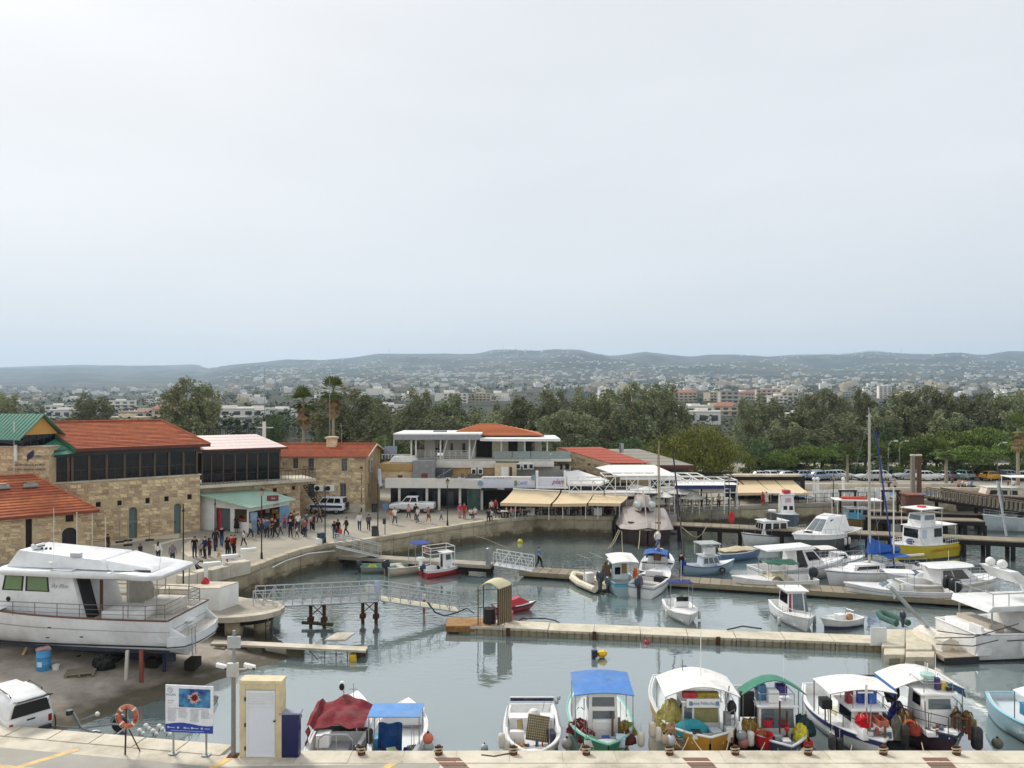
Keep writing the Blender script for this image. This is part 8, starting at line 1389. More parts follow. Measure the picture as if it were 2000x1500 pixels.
sv,c=car('police_car','white police off-road car with navy side stripe parked at the stone house','car',P(640,1002,QZ),math.radians(172),[(-2.15,.8,.5,1.0),(-2.0,.9,.42,1.12),(0,.92,.38,1.14),(1.2,.9,.4,1.12),(1.9,.84,.45,1.02),(2.15,.72,.5,.9)],(-2.05,.95,1.5,1.6,1.1,1.82,.55,.12,.1),'e3e5e8',4.3,(1.35,-1.3),.38,.76)
for s in(-1,1):M().box(-2.0,1.7,s*.925-.006,s*.925+.006,.72,.98).obj('navy_stripe',mat('police_navy','252c5c',.4),sv)
wh=M().cyl((0,0,0),.34,.2,16).obj('spare_wheel',BLACK,sv);wh.rotation_euler=(0,PI/2,0);wh.location=(-2.35,0,.95)
car('pickup_truck','white double-cab pickup parked beneath the white colonnade','pickup truck',P(806,1000,QZ),math.radians(178),[(-2.5,.84,.55,1.05),(-2.4,.9,.5,1.1),(-1,.92,.45,1.12),(1.0,.92,.42,1.12),(2.0,.88,.45,1.02),(2.5,.76,.5,.9)],(-.75,1.25,1.42,1.55,1.08,1.78,.6,.15,.12),'e2e3e2',5,(1.55,-1.55),.37,.77)
cb,cc=car('parked_car','white van in the car park left end, by the big round tree','car',(0,0,0),0,[(-2.0,.78,.45,.92),(-1.8,.86,.38,1.0),(0,.87,.35,.98),(1.2,.85,.36,.95),(1.9,.78,.4,.85),(2.1,.66,.48,.75)],(-1.75,1.0,1.3,1.42,.94,1.48,.75,.45,.14),'dcdee0',4.1,(1.25,-1.25),.32,.72,'cars in the car park behind the harbour')
CARS=[(1486,928,'dcdee0','white hatchback nearest the big round tree'),(1500,930,'c9ccd0','silver hatchback second from the big round tree'),(1524,926,'9aa0a8','grey hatchback half hidden behind shrubs'),(1540,927,'b9bfc8','pale silver hatchback left of the long gap'),(1576,928,'a9b4c6','pale blue hatchback right of the long gap'),(1588,926,'c4cdd8','ice-blue hatchback in the middle row'),(1602,928,'8d98ac','slate blue hatchback in the middle row'),(1614,927,'b4bfd0','light blue hatchback before the white van'),(1641,927,'e4e5e6','clean white hatchback alone right of the middle row'),(1698,930,'d8dadc','white hatchback left of the tall mast'),(1712,932,'e6e6e6','white hatchback just right of the tall mast'),(1772,932,'a9b2b8','pale grey hatchback left of the thick posts'),(1812,929,'e8e8e8','bright white hatchback right of the thick posts'),(1846,930,'5b6068','dark grey hatchback under the palm'),(1878,928,'8fa6a8','greenish grey hatchback behind the hedge'),(1936,930,'d09a2a','yellow-orange hatchback at the right car row'),(1952,934,'39404c','dark blue hatchback next to the yellow one'),(1972,930,'b9bfc0','silver hatchback near the right edge'),(1994,928,'c8ccd0','white-silver hatchback at the right edge')]
for i,(px,py,cl,l)in enumerate(CARS):
 p=P(px,py,2.0);p.y=118.5+(i%3)*.8;p.x=(px-1000)/CF*p.y;p.z=2.1
 r=rnd.choice((0,PI,PI/2+.3,PI/2-.3,.4))
 if i==0:o=cb;o.location=p;o.rotation_euler.z=r;o['label']=l
 else:o=dup(cb,l,p,r)
 bm=paint(cl,.3)
 for ch in o.children:
  if ch.name.split('.')[0]in('body','greenhouse'):ch.material_slots[0].link='OBJECT';ch.material_slots[0].material=bm
def road_lamp(px,pyt,d,label,s=1):
 p=PD(px,930,d);p.z=2.1;top=CH-(pyt-HZ)/CF*d;t=thing('road_lamp',label,'street lamp',p,0,'tall road lamps behind the harbour');hh=top-2.1
 M().tube([(0,0,0),(0,0,hh*.8),(.1*s,0,hh*.92),(.5*s,0,hh),(1.0*s,0,hh+.05)],.09,6,.05).obj('pole',GREYM,t);M().cb((1.2*s,0,hh-.02),(.6,.25,.15)).obj('lamp_head',WHITE,t)
road_lamp(1735,862,122,'curved road lamp left, over the car park');road_lamp(1757,862,126,'curved road lamp just right of the leftmost one, farther back');road_lamp(1948,865,120,'curved road lamp over the right car row');road_lamp(1976,866,124,'tall road lamp at the far right car row',-1)
SEG=[('pelvis','spine'),('spine','chest'),('chest','neck'),('neck','head'),('head','top')]
for s in 'LR':SEG+=[('chest','sho'+s),('sho'+s,'elb'+s),('elb'+s,'wri'+s),('wri'+s,'han'+s),('pelvis','hip'+s),('hip'+s,'kne'+s),('kne'+s,'ank'+s),('ank'+s,'toe'+s)]
RAD=dict(pelvis=.14,spine=.125,chest=.15,neck=.055,head=.1,top=.075,sho=.07,elb=.045,wri=.032,han=.036,hip=.098,kne=.062,ank=.045,toe=.036)
def pose(kind):
 J=dict(pelvis=(0,0,.95),spine=(0,0,1.14),chest=(0,0,1.36),neck=(0,0,1.5),head=(0,-.02,1.6),top=(0,-.005,1.69))
 for s,x in(('L',1),('R',-1)):
  J.update({'sho'+s:(.18*x,0,1.41),'elb'+s:(.25*x,.03,1.13),'wri'+s:(.26*x,-.05,.9),'han'+s:(.26*x,-.07,.83),'hip'+s:(.09*x,0,.9),'kne'+s:(.1*x,-.02,.5),'ank'+s:(.1*x,.03,.08),'toe'+s:(.12*x,-.13,.035)})
 if kind=='walk':
  J.update(kneL=(.1,-.16,.52),ankL=(.1,-.22,.1),toeL=(.1,-.38,.06),kneR=(-.1,.06,.5),ankR=(-.1,.3,.13),toeR=(-.1,.18,.03),elbL=(.24,.12,1.15),wriL=(.22,.1,.92),hanL=(.22,.08,.85),elbR=(-.24,-.06,1.14),wriR=(-.22,-.22,.97),hanR=(-.22,-.28,.93))
 if kind=='talk':J.update(elbR=(-.25,-.02,1.13),wriR=(-.14,-.25,1.15),hanR=(-.1,-.32,1.18),kneL=(.12,-.04,.5),ankL=(.17,.02,.08),toeL=(.22,-.13,.035))
 if kind=='hold':J.update(elbR=(-.22,-.02,1.12),wriR=(-.08,-.24,1.1),hanR=(-.02,-.28,1.12),elbL=(.22,-.02,1.12),wriL=(.08,-.24,1.08),hanL=(.02,-.28,1.1))
 if kind=='sit':
  for k,v in list(J.items()):J[k]=(v[0],v[1],v[2]-.45)
  for s,x in(('L',1),('R',-1)):J.update({'kne'+s:(.12*x,-.42,.5),'ank'+s:(.12*x,-.45,.09),'toe'+s:(.12*x,-.6,.04),'hip'+s:(.1*x,-.02,.47),'elb'+s:(.24*x,-.05,.72),'wri'+s:(.14*x,-.3,.62),'han'+s:(.1*x,-.36,.62)})
 return{k:Vector(v)for k,v in J.items()}
def build_pose(kind):
 J=pose(kind);names=list(J);idx={n:i for i,n in enumerate(names)}
 me=bpy.data.meshes.new('skeleton');me.from_pydata([J[n]for n in names],[(idx[a],idx[b])for a,b in SEG],[])
 o=bpy.data.objects.new('skeleton_tmp',me);COL.objects.link(o);md=o.modifiers.new('skin','SKIN');md.use_smooth_shade=True
 for n in names:
  sv=me.skin_vertices[0].data[idx[n]];r=RAD[n.rstrip('LR')if n[-1]in 'LR' else n];sv.radius=(r,r*.85 if n in('pelvis','spine','chest')else r);sv.use_root=n=='pelvis'
 o.modifiers.new('sub','SUBSURF').levels=1
 ev=bpy.data.meshes.new_from_object(o.evaluated_get(bpy.context.evaluated_depsgraph_get()));bpy.data.objects.remove(o)
 vs=[v.co.copy()for v in ev.vertices];fs=[tuple(p.vertices)for p in ev.polygons];nr=[v.normal.copy()for v in ev.vertices]
 def near(c):
  best=None
  for a,b in SEG:
   p,q=J[a],J[b];d=q-p;k=max(0,min(1,(c-p).dot(d)/d.length_squared));e=(c-(p+d*k)).length-.5*RAD[b.rstrip('LR')if b[-1]in 'LR' else b]
   if best is None or e<best[0]:best=(e,a,b,k)
  return best
 cls=[]
 for f in fs:c=sum((vs[i]for i in f),Vector())/len(f);cls.append(near(c))
 def sub(test,off,nm):
  m=M();mp={}
  for f,cc_ in zip(fs,cls):
   if test(cc_):
    ff=[]
    for i in f:
     if i not in mp:mp[i]=len(m.v);m.v.append(tuple(vs[i]+nr[i]*off))
     ff.append(mp[i])
    m.f.append(tuple(ff))
  return m.mesh(nm,None,True)
 body=M();body.v=[tuple(v)for v in vs];body.f=list(fs)
 h=J['head'];body.add([h+V(-.018,-.09,-.01),h+V(.018,-.09,-.01),h+V(0,-.125,-.015),h+V(0,-.09,.04)],[(0,1,2),(1,3,2),(3,0,2)])
 for s in(-1,1):body.sph(h+V(s*.1,.01,.0),.015,.03,.035,6,4)
 for s,x in(('L',1),('R',-1)):
  w_,n_=J['wri'+s],J['han'+s];d=(n_-w_).normalized();a=d.cross(V(1,0,0))if abs(d.x)<.8 else d.cross(V(0,0,1));a.normalize();b=d.cross(a)
  for k in range(4):p=n_+a*(k-1.5)*.019;ln=(.065,.075,.07,.055)[k];body.tube([p,p+d*ln*.6+b*.006,p+d*ln+b*.022],.0095,5)
  body.tube([w_.lerp(n_,.6)+a*.025,w_.lerp(n_,.9)+a*.055+b*.01,n_+a*.06+d*.02+b*.015],.0105,5)
 out={'body':body.mesh('body',None,True)}
 arm=lambda c:c[2].startswith(('elb',));fore=lambda c:c[2].startswith('wri')
 tors=lambda c:(c[1],c[2])in(('pelvis','spine'),('spine','chest'))or c[2].startswith('sho')or((c[1],c[2])==('chest','neck')and c[3]<.55)
 out['tee']=sub(lambda c:tors(c)or(arm(c)and c[3]<.6),.014,'shirt');out['long']=sub(lambda c:tors(c)or arm(c)or(fore(c)and c[3]<.85),.014,'shirt')
 leg=lambda c:c[2].startswith(('hip','kne'));out['trousers']=sub(lambda c:leg(c)or c[2].startswith('ank')and c[3]<.9,.012,'trousers');out['shorts']=sub(lambda c:c[2].startswith('hip')or(c[2].startswith('kne')and c[3]<.85),.02,'shorts');out['shoes']=sub(lambda c:c[2].startswith('toe')or(c[2].startswith('ank')and c[3]>.9),.01,'shoes')
 hm=M();rings=[]
 for j in range(6):
  th=-.15+(PI/2+.1)*j/5;rings.append([(h.x+.108*math.cos(th)*math.cos(a),h.y+.022+.115*math.cos(th)*math.sin(a)+(.03 if math.sin(a)<0 and j<3 else 0),h.z+.03+.118*math.sin(th))for a in[k*PI/6 for k in range(12)]])
 out['hair']=hm.loft(rings,True,True).mesh('hair',None,True)
 hl=M();hl.v=list(hm.v);hl.f=list(hm.f);hl.loft([[(h.x+x,h.y+y,h.z+z)for x in(-.085,-.04,.04,.085)]for y,z in((.1,.06),(.125,-.08),(.12,-.22),(.1,-.3))],False);out['longhair']=hl.mesh('hair',None,True)
 out['eyes']=M().sph(h+V(-.036,-.088,.018),.011,.008,.009,6,4).sph(h+V(.036,-.088,.018),.011,.008,.009,6,4).mesh('eyes',None)
 if kind!='sit':
  n=14;p0=J['pelvis'];out['skirt']=M().loft([[(p0.x+r*1.15*math.cos(k*2*PI/n),p0.y+r*math.sin(k*2*PI/n),z)for k in range(n)]for r,z in((.13,1.1),(.18,.92),(.22,.7),(.25,.48))],True,False).mesh('skirt',None,True)
 for me_ in out.values():me_.materials.clear();me_.materials.append(None)
 return out
POSES={k:build_pose(k)for k in('stand','walk','talk','hold','sit')}
def cmat(c):return mat('cloth_'+c,c,.9,var=.12,scale=6,spec=.2)
SK=('c9966f','b98560','d8aa86','8f6446')
def person(label,px,py,top='23252a',leg='2b3040',ps='stand',rz=0,hgt=1.74,style='tee',hair='241c18',lg=False,legs='trousers',z=QZ,loc=None,skin=None,group=None,bag=None):
 p=loc if loc is not None else P(px,py,z);t=thing('person',label,'person',p,rz,group,hgt/1.76);S=POSES[ps]
 def ad(nm,me,mt):
  o=link(nm,me,t);o.material_slots[0].link='OBJECT';o.material_slots[0].material=mt;return o
 ad('body',S['body'],mat('skin_'+(skin or SK[int(abs(px*7+py))%4]),skin or SK[int(abs(px*7+py))%4],.6,var=.05));ad('shirt',S[style],cmat(top))
 if legs=='skirt':ad('skirt',S['skirt'],cmat(leg))
 else:ad(legs,S[legs],cmat(leg))
 ad('shoes',S['shoes'],cmat('2a2624' if hash((px,1))%3 else 'cfccc4'));ad('hair',S['longhair' if lg else 'hair'],mat('hair_'+hair,hair,.7));ad('eyes',S['eyes'],BLACK)
 if bag:M().sph((.27,-.02,.62),.2,.12,.3,10,7).obj('bag',cloth(bag),t)
 return t
GP='visitors on the plaza'
PE=[('man in black T-shirt and dark jeans, left of the family group near the pushchair',380,1089,'1f2126','2b3347','stand',30,1.75,{}),('small child in pale grey top between the two men in dark clothes',392,1087,'a9abac','3a3c42','stand',0,1.1,{}),('man in navy jacket beside the small child in grey',400,1090,'2b3252','23262e','talk',-40,1.78,{'style':'long'}),('woman in dark red top right of the man in the navy jacket',409,1088,'6a3038','3b3a40','stand',150,1.6,{'lg':True}),('man in dark hooded top standing by the lamp post near the kiosk',421,1072,'2f2b33','23252b','stand',200,1.75,{'style':'long'}),('man in black T-shirt and blue jeans walking toward the kiosk',433,1067,'1b1c20','3b5377','walk',190,1.78,{}),('woman all in black facing the boy in the red shirt',444,1088,'18191c','1e1f24','stand',170,1.66,{'lg':True}),('boy in bright red T-shirt in the group on the plaza',452,1082,'b5352c','2a2c33','talk',20,1.6,{}),('boy in dark top with red sleeve half hidden beside the red-shirted boy',458,1082,'6a2a28','26282e','stand',-30,1.62,{}),('girl in white top and black leggings running across the plaza',476,1066,'d9d6d2','1d1e22','walk',-100,1.35,{'lg':True}),('woman in short black dress at the kiosk counter',462,1041,'1c1b1e','1c1b1e','stand',170,1.68,{'legs':'skirt','lg':True}),('toddler in red sitting low near the parapet bracket',443,1103,'a8343a','6a3038','sit',0,.95,{}),('woman in black vest with shopping by the kiosk posters',504,1044,'26272c','2f3a52','stand',120,1.7,{'lg':True}),('woman in pink top in the queue at the kiosk',510,1041,'c98f94','4a4c55','stand',200,1.64,{'lg':True}),('man in light blue shirt in the queue at the kiosk',518,1045,'a9b8c8','3a3f4c','hold',150,1.72,{'style':'long'}),('child in white and blue clothes near the kiosk poster board',494,1039,'d0d3d8','5a6f96','stand',30,1.2,{}),('man in dark jacket striding past the white poster board',538,1050,'2e2d2c','26272b','walk',-60,1.76,{'style':'long'}),('child in grey T-shirt walking behind the striding man',548,1044,'b0aeaa','3a3c3e','walk',-70,1.25,{}),('woman with bright orange hair under the kiosk awning',543,1030,'c8934a','5a4a4a','stand',160,1.62,{'hair':'b5722c','lg':True}),('child with pink hood between the adults by the kiosk',556,1032,'d0506a','b0384e','stand',10,1.3,{}),('man in maroon jumper standing before the stone wall',568,1036,'5a2a2e','26282e','stand',180,1.76,{'style':'long'}),('large man in dark navy with a pushchair in the crowd centre',567,1049,'1f2230','25283a','talk',0,1.78,{'style':'long'}),('man in plain white T-shirt and maroon trousers',582,1038,'e2e0dc','4a2c2e','stand',20,1.76,{}),('tiny child in white shirt beside the large man in navy',580,1049,'e0ded8','2a2c30','walk',-80,.95,{}),('woman in pink and navy at the front right of the crowd',596,1049,'8c5560','252a3e','stand',-20,1.7,{'lg':True}),('man in teal shirt behind the woman in pink and navy',598,1036,'4f6f78','2c2e33','stand',150,1.75,{}),('woman in white blouse at the right edge of the crowd',608,1037,'cfcac4','2a2c34','talk',60,1.62,{'lg':True}),('man in dark red and navy at the right edge of the crowd',613,1038,'4a2a34','1f2433','stand',-60,1.74,{'style':'long'}),('woman in black top and jeans near the short gangway',653,1052,'202127','3d4f70','stand',30,1.64,{'lg':True}),('man in black carrying a bright red-orange bag by the short gangway',660,1051,'1c1b1d','33343a','stand',-20,1.76,{'bag':'d2452c'}),('woman in white top and grey cardigan walking alone on the open plaza',702,1036,'d6d4d0','3b4658','walk',10,1.72,{'lg':True,'style':'long'}),('person with grey backpack walking beside the woman in the cardigan',720,1036,'4c5058','24262c','walk',190,1.6,{'bag':None,'style':'long'}),('child in dark blue on a scooter behind the yacht roof',274,1093,'252d4a','262a38','stand',60,1.3,{}),('woman in white jacket with dark hair behind the yacht roof',309,1097,'dedcd6','3a3c44','stand',180,1.6,{'lg':True,'style':'long'}),('older man in grey-mauve shirt behind the yacht roof',337,1104,'7a7480','3d3f46','stand',200,1.72,{'hair':'8a8682'}),('person in dark clothes by the flag poles at the stone hall',211,1082,'2b2724','3a3836','stand',90,1.7,{}),('woman in pink walking in front of the white pickup',798,1015,'c9a09a','4a4c56','walk',30,1.66,{'lg':True}),('man in dark jacket in front of the white pickup',812,1016,'23252a','30333c','stand',150,1.78,{'style':'long'}),('woman in white top and grey trousers before the white pickup',816,1021,'dad8d4','6a6d74','walk',-40,1.62,{'lg':True}),('bare-legged person in rust T-shirt walking past the lamp post',837,1022,'a8604a','6a5348','walk',60,1.7,{'legs':'shorts'}),('person in bright pink top by the red clothes near the colonnade',898,1012,'c83a6a','c4878f','stand',40,1.6,{'lg':True}),('person in bright red top beside the one in pink near the colonnade',907,1012,'c22a3a','a04a50','stand',-30,1.66,{}),('person in white seated in a wheelchair-like chair near the red tops',919,1014,'d6d4d2','3a3c44','sit',40,1.7,{}),('person in white seated at the right of the cyclists near the quay edge',928,1012,'dcd9d4','8c5560','sit',-30,1.7,{}),('woman in white blouse standing at the left end of the cafe tables',960,1006,'d8d2cc','4a3c40','stand',20,1.68,{'lg':True}),('waiter-like person in red waistcoat at the left end of the awning',968,1005,'b8283a','2a2a2e','stand',-20,1.75,{}),('person in dark clothes sitting on the quay edge below the cafe',954,1017,'2a2e3c','22252e','sit',0,1.7,{}),('person in white sitting on the quay edge below the cafe',958,1016,'dcdad6','30323a','sit',10,1.6,{}),('man in khaki shirt at the back of the kiosk crowd',575,1033,'7a7358','33363f','stand',170,1.76,{}),('girl in yellow dress holding a balloon hand near the kiosk corner',528,1037,'d8bc4a','c8a83a','stand',20,1.25,{'legs':'skirt','lg':True}),('man in burgundy T-shirt with folded arms by the kiosk corner',532,1046,'6a2430','2b2e38','hold',-10,1.74,{}),('woman in beige coat between the two crowds on the plaza',489,1052,'b9a88c','3a3c44','walk',80,1.66,{'style':'long','lg':True}),('teenager in grey hoodie near the balcony pillar',590,1044,'83868c','2f3a52','stand',140,1.65,{'style':'long'}),('tall man in blue checked shirt facing the kiosk',522,1050,'4a6488','3a342e','talk',175,1.84,{'style':'long'}),('woman in olive top pushing along the wall by the police car',624,1020,'6a6f4a','2e3036','walk',-80,1.65,{'lg':True}),('man in cap-dark jacket crossing the middle plaza',676,1046,'3a3436','44484f','walk',-60,1.75,{'style':'long'}),('woman in coral top strolling on the middle plaza',765,1024,'d07a68','e0dcd2','walk',40,1.64,{'lg':True}),('man in white polo strolling beside the woman in coral',771,1025,'e4e2dc','4a5468','walk',40,1.78,{}),('child in sky blue near the colonnade lamp post',862,1018,'7fb0d8','3a3f4c','walk',-90,1.2,{}),('woman in red dress on the far pier quay',1490,987,'b0323a','9a2a32','stand',30,1.66,{'legs':'skirt','lg':True}),('woman in white dress beside the one in red on the far pier quay',1497,987,'e0dcd8','d8d2cc','stand',-30,1.66,{'legs':'skirt','lg':True}),]
for l,px,py,a,b,ps,rz,hh,ex in PE:
 person(l,px,py,a,b,ps,math.radians(rz),hh,group=GP,**{k:v for k,v in ex.items()if v is not None})
sb_=thing('quay_bench','low white stone seat where the blonde woman sits','bench',P(428,1110,QZ));M().box(-.5,.5,-.2,.25,.38,.48).obj('seat',WHITE,sb_);M().box(-.4,-.25,-.15,.2,0,.38).obj('leg',WHITE,sb_);M().box(.25,.4,-.15,.2,0,.38).obj('leg',WHITE,sb_)
person('blonde woman in pale top seated near the pushchair',428,1110,'cfc4b4','1f1e24','sit',math.radians(160),1.7,hair='b5925a',lg=True,group=GP)
person('man in bright blue vest and black trousers standing on the pontoon at the white gangway',1053,1109,'3a7ab8','1b1c20','walk',math.radians(70),1.8,z=.55)
person('man in dark clothes standing on the middle pontoon by the white speedboat',1331,1121,'2c2426','23263a','talk',math.radians(120),1.78,z=.55,style='long')
for i,(px,py,c_,l)in enumerate(((1752,986,'1b1c20','left one of the dark pair on the far pier'),(1758,986,'1f2026','right one of the dark pair on the far pier'))):person('person in black, '+l,px,py,c_,'1c1d22','stand',rnd.random()*6,1.75,z=2.0)
FP=[(1872,960,'c9a9a9','pink top, leftmost of the promenade walkers on the right'),(1880,960,'d8d6d2','white top, second of the promenade walkers on the right'),(1889,962,'c8ccd4','pale grey top beside the blue one on the promenade'),(1898,961,'7f98c4','light blue top on the promenade right of the footbridge'),(1969,961,'33363f','dark top among the walkers near the right edge'),(1980,960,'d5d5d5','white top nearest the right edge of the promenade'),(1748,962,'b9b4b0','beige top behind the low wall left of the brown cabin'),(1736,962,'4a4552','dark purple top at the far low wall'),(1797,963,'d8d2cc','white top leaning at the thick posts'),(1860,955,'4a3c38','brown top alone on the footbridge end')]
for px,py,c_,l in FP:p=P(px,py,QZ);person('walker with '+l,px,py,c_,rnd.choice(('2b2f3a','3a3f4c','5a5348')),rnd.choice(('walk','stand')),rnd.random()*6.28,1.72,group='walkers on the far promenade')
def cafe_table(loc,label,colr):
 t=thing('cafe_table',label,'table',loc,0,'cafe tables under the awnings');M().box(-.4,.4,-.4,.4,.7,.74).obj('top',cloth(colr),t);M().cyl((0,0,0),.04,.7,8).obj('leg',IRON,t);M().cyl((0,0,0),.25,.03,10).obj('foot',IRON,t)
def chair(loc,rz,label,colr):
 t=thing('cafe_chair',label,'chair',loc,rz,'cafe chairs under the awnings');mt=plastic(colr);M().box(-.22,.22,-.22,.22,.43,.47).obj('seat',mt,t);M().box(-.22,.22,.2,.24,.47,.9).obj('backrest',mt,t)
 for x in(-.19,.19):
  for y in(-.19,.19):M().box(x-.02,x+.02,y-.02,y+.02,0,.43).obj('leg',mt,t)
ORD=('first','second','third','fourth','fifth','sixth','seventh','eighth','ninth','tenth')
CT=[(985,1002.5),(1003,1003),(1022,1002),(1041,1002),(1068,1001),(1091,1000.5),(1115,1001),(1138,1000.5),(1161,1001),(1186,1001)]
TOPS=('d8d4ce','c9a29a','e0dcd6','7f8a9a','2b2c33','d2b8a4','6a6f7a','c4c0ba','3a4a5c','d6d0c8')
for i,(px,py)in enumerate(CT):
 p=P(px,py,QZ);d=83.2 if i<4 else 84.2;p=V((px-1000)/CF*d,d,QZ)
 if i<4:p=V((px-1000)/CF*(81.2+.5*i),81.9+.5*i,QZ)
 cafe_table(p,'cafe table with %s cloth, %s from the left under the beige awnings'%('red' if i%2 else 'white',ORD[i]),'a8423c' if i%2 else 'd8d2c6');chair(p+V(.75,0,0),-PI/2,'white plastic chair right of the %s cafe table'%ORD[i],'d8d8d4')
 chair(p+V(-.75,0,0),PI/2,'dark chair left of the %s cafe table'%ORD[i],'3a3436')
 person('guest in %s top seated right of the %s cafe table'%('pale' if i in(0,2,9,7)else 'plain',ORD[i]),px+13,py,TOPS[i],'33363f','sit',-PI/2,1.7,loc=p+V(.75,0,0),lg=bool(i%2),group='guests at the cafe tables')
 if i not in(3,6):person('guest in darker top seated left of the %s cafe table'%ORD[i],px-13,py,TOPS[(i+4)%10],'2c2d33','sit',PI/2,1.72,loc=p+V(-.75,0,0),group='guests at the cafe tables')
for px,py,l in((1036,1004,'at the corner of the cafe quay'),(1168,1004,'on the cafe quay wall near the submarine-shaped boat')):q=thing('white_box','white service box '+l,'box',PD(px,py+3,82.9));M().box(-.45,.45,0,.5,0,.75).obj('body',WHITE,q);M().box(-.5,.5,-.03,.53,.75,.82).obj('lid',WHITE,q)
TERR=[(1243,986,'d2cec8','white shirt leaning on the terrace rail nearest the tour boat'),(1258,983,'8a3a40','wine-red top at the terrace tables behind the tour boat'),(1275,984,'3a4660','navy top at the terrace tables left of the wooden mast'),(1290,985,'c9b8a0','sand-coloured top at the terrace tables left of the wooden mast'),(1322,984,'e0ded8','white top just right of the wooden mast'),(1338,986,'5a6a4a','olive top below the navy-edged canopy'),(1352,984,'2a2b30','black waiter clothes below the navy-edged canopy'),(1368,986,'b0566a','rose top below the navy-edged canopy'),(1386,985,'7a8fae','pale blue shirt at the right end of the navy-edged canopy'),(1404,984,'d8c9b4','cream top beside the white pergola post'),(1446,980,'c4c0ba','light grey top under the left far awning'),(1462,979,'44546a','dark blue top under the left far awning'),(1478,980,'9a4a3a','brick-red top between the far awnings'),(1515,979,'e2e0da','white top under the middle far awning'),(1534,980,'5c4a54','plum top under the middle far awning'),(1556,979,'8f9a8a','sage top under the right far awning')]
for i,(px,py,c_,l)in enumerate(TERR):person('terrace guest in '+l,px,py,c_,('2c2e36','4a4c55','6a5f50')[i%3],('stand','talk','hold','walk')[i%4],i*1.7,1.62+.04*(i%4),group='guests on the right-hand terraces',loc=V((px-1000)/CF*(89.3 if px<1420 else 94.6),89.3+(i%3)*.7 if px<1420 else 94.6+(i%3)*.5,QZ))
for i in range(9):
 p=V(15.2+i*1.35,90.6+i*.22,QZ);cafe_table(p,'terrace table %s from the left behind the dark post railing'%ORD[i],'d8d2c6');chair(p+V(.6,.2,0),-PI/2,'dark terrace chair right of the %s table behind the dark railing'%ORD[i],'2f2c2c')
def leafmat(key,c1,rand=.25):
 m=mat(key,c1,.8,var=.35,scale=.35,rand=rand,spec=.2);b=m.node_tree.nodes['Principled BSDF'];b.inputs['Subsurface Weight'].default_value=0;return m
EUC=leafmat('eucalyptus_leaves','868b69');OLV=leafmat('olive_green_leaves','767a35');GRN_=leafmat('fresh_green_leaves','6f8240');DKG=leafmat('dark_green_leaves','586844');DRY=leafmat('dry_twigs','7a6c55');PALM=leafmat('palm_leaves','62703a');DEADP=leafmat('dead_palm_leaves','8f7a56')
BARK=mat('tree_bark','6a5b4a',.95,var=.25,scale=2,bump=.4)
def crown_mesh(seed,lobes,n,size,mt,name='crown',up=.0):
 g=random.Random(seed);v=[];f=[];tot=sum(l[3]*l[4]*l[5]for l in lobes)
 for(x,y,z,rx,ry,rz)in lobes:
  nc=max(5,int(16*(rx*ry*rz)**.34));cl=[]
  for _ in range(nc):
   while True:
    a,b,c=g.uniform(-1,1),g.uniform(-1,1),g.uniform(-1,1);q=a*a+b*b+c*c
    if.12<q<1:break
   cl.append((a,b,c,g.uniform(.22,.42)))
  for _ in range(int(n*(rx*ry*rz)/tot)):
   a,b,c,r=g.choice(cl);p=Vector((g.gauss(0,1),g.gauss(0,1),g.gauss(0,1))).normalized()*r*g.random()**.45
   c0=Vector((x+(a+p.x)*rx,y+(b+p.y)*ry,z+(c+p.z)*rz));s=size*g.uniform(.5,1.4)
   d1=Vector((g.gauss(0,1),g.gauss(0,1),g.gauss(0,1)-up)).normalized();d2=d1.orthogonal().normalized();d3=d1.cross(d2)
   k=len(v);e=g.uniform(.35,.6);v+=[c0-d2*s*.5,c0+d3*s*e*.5,c0+d2*s*.5,c0-d3*s*e*.5];f.append((k,k+1,k+2,k+3))
 me=bpy.data.meshes.new(name);me.from_pydata(v,[],f);me.materials.append(mt);return me
def trunk_mesh(seed,hgt,r,limbs,lean=.3,fork=.35):
 g=random.Random(seed);m=M();pts=[(0,0,-.5),(g.uniform(-lean,lean)*.3,g.uniform(-lean,lean)*.3,hgt*.35),(g.uniform(-lean,lean),g.uniform(-lean,lean),hgt*.75)];m.tube(pts,r,7,r*.4)
 for k in range(limbs):
  a=g.random()*6.28;z=hgt*(fork+.4*g.random());q=Vector(pts[1]).lerp(Vector(pts[2]),min(1,(z-hgt*.35)/(hgt*.4))if z>hgt*.35 else 0);l=hgt*g.uniform(.2,.38)
  m.tube([q,q+V(math.cos(a)*l*.5,math.sin(a)*l*.5,l*.5),q+V(math.cos(a)*l*.8,math.sin(a)*l*.8,l*1.05)],r*.4,5,r*.12)
 return m.mesh('trunk',BARK,True)
KINDS={}
def kind(key,seed,lobes,n,size,mt,th,tr,limbs):KINDS[key]=(crown_mesh(seed,lobes,n,size,mt),trunk_mesh(seed,th,tr,limbs))
kind('e1',1,[(0,0,12.5,2.4,2.4,3.6),(-2.2,.3,9.0,2.3,2.2,3.2),(2.1,-.4,8.6,2.3,2.2,3.4),(.2,.8,6.0,3.2,3.0,3.0),(-1.0,-.5,4.0,3.2,3,2.2)],17000,.42,EUC,12,.38,9)
kind('e2',2,[(-1.2,0,12.8,1.9,2.0,3.2),(1.6,.2,11.6,2.0,2.0,3.4),(-2.4,.2,8.0,2.2,2.2,3.0),(2.4,.3,7.0,2.3,2.3,3.2),(0,-.5,5.0,3.2,3.0,3.2)],17000,.42,EUC,12,.36,9)
kind('e3',3,[(.4,0,13.2,1.6,1.7,2.8),(-.8,.3,10.2,1.8,1.8,2.8),(1.2,-.3,8.2,1.9,1.9,2.8),(-.3,.2,5.2,2.4,2.3,3.2)],12000,.42,EUC,12,.32,8)
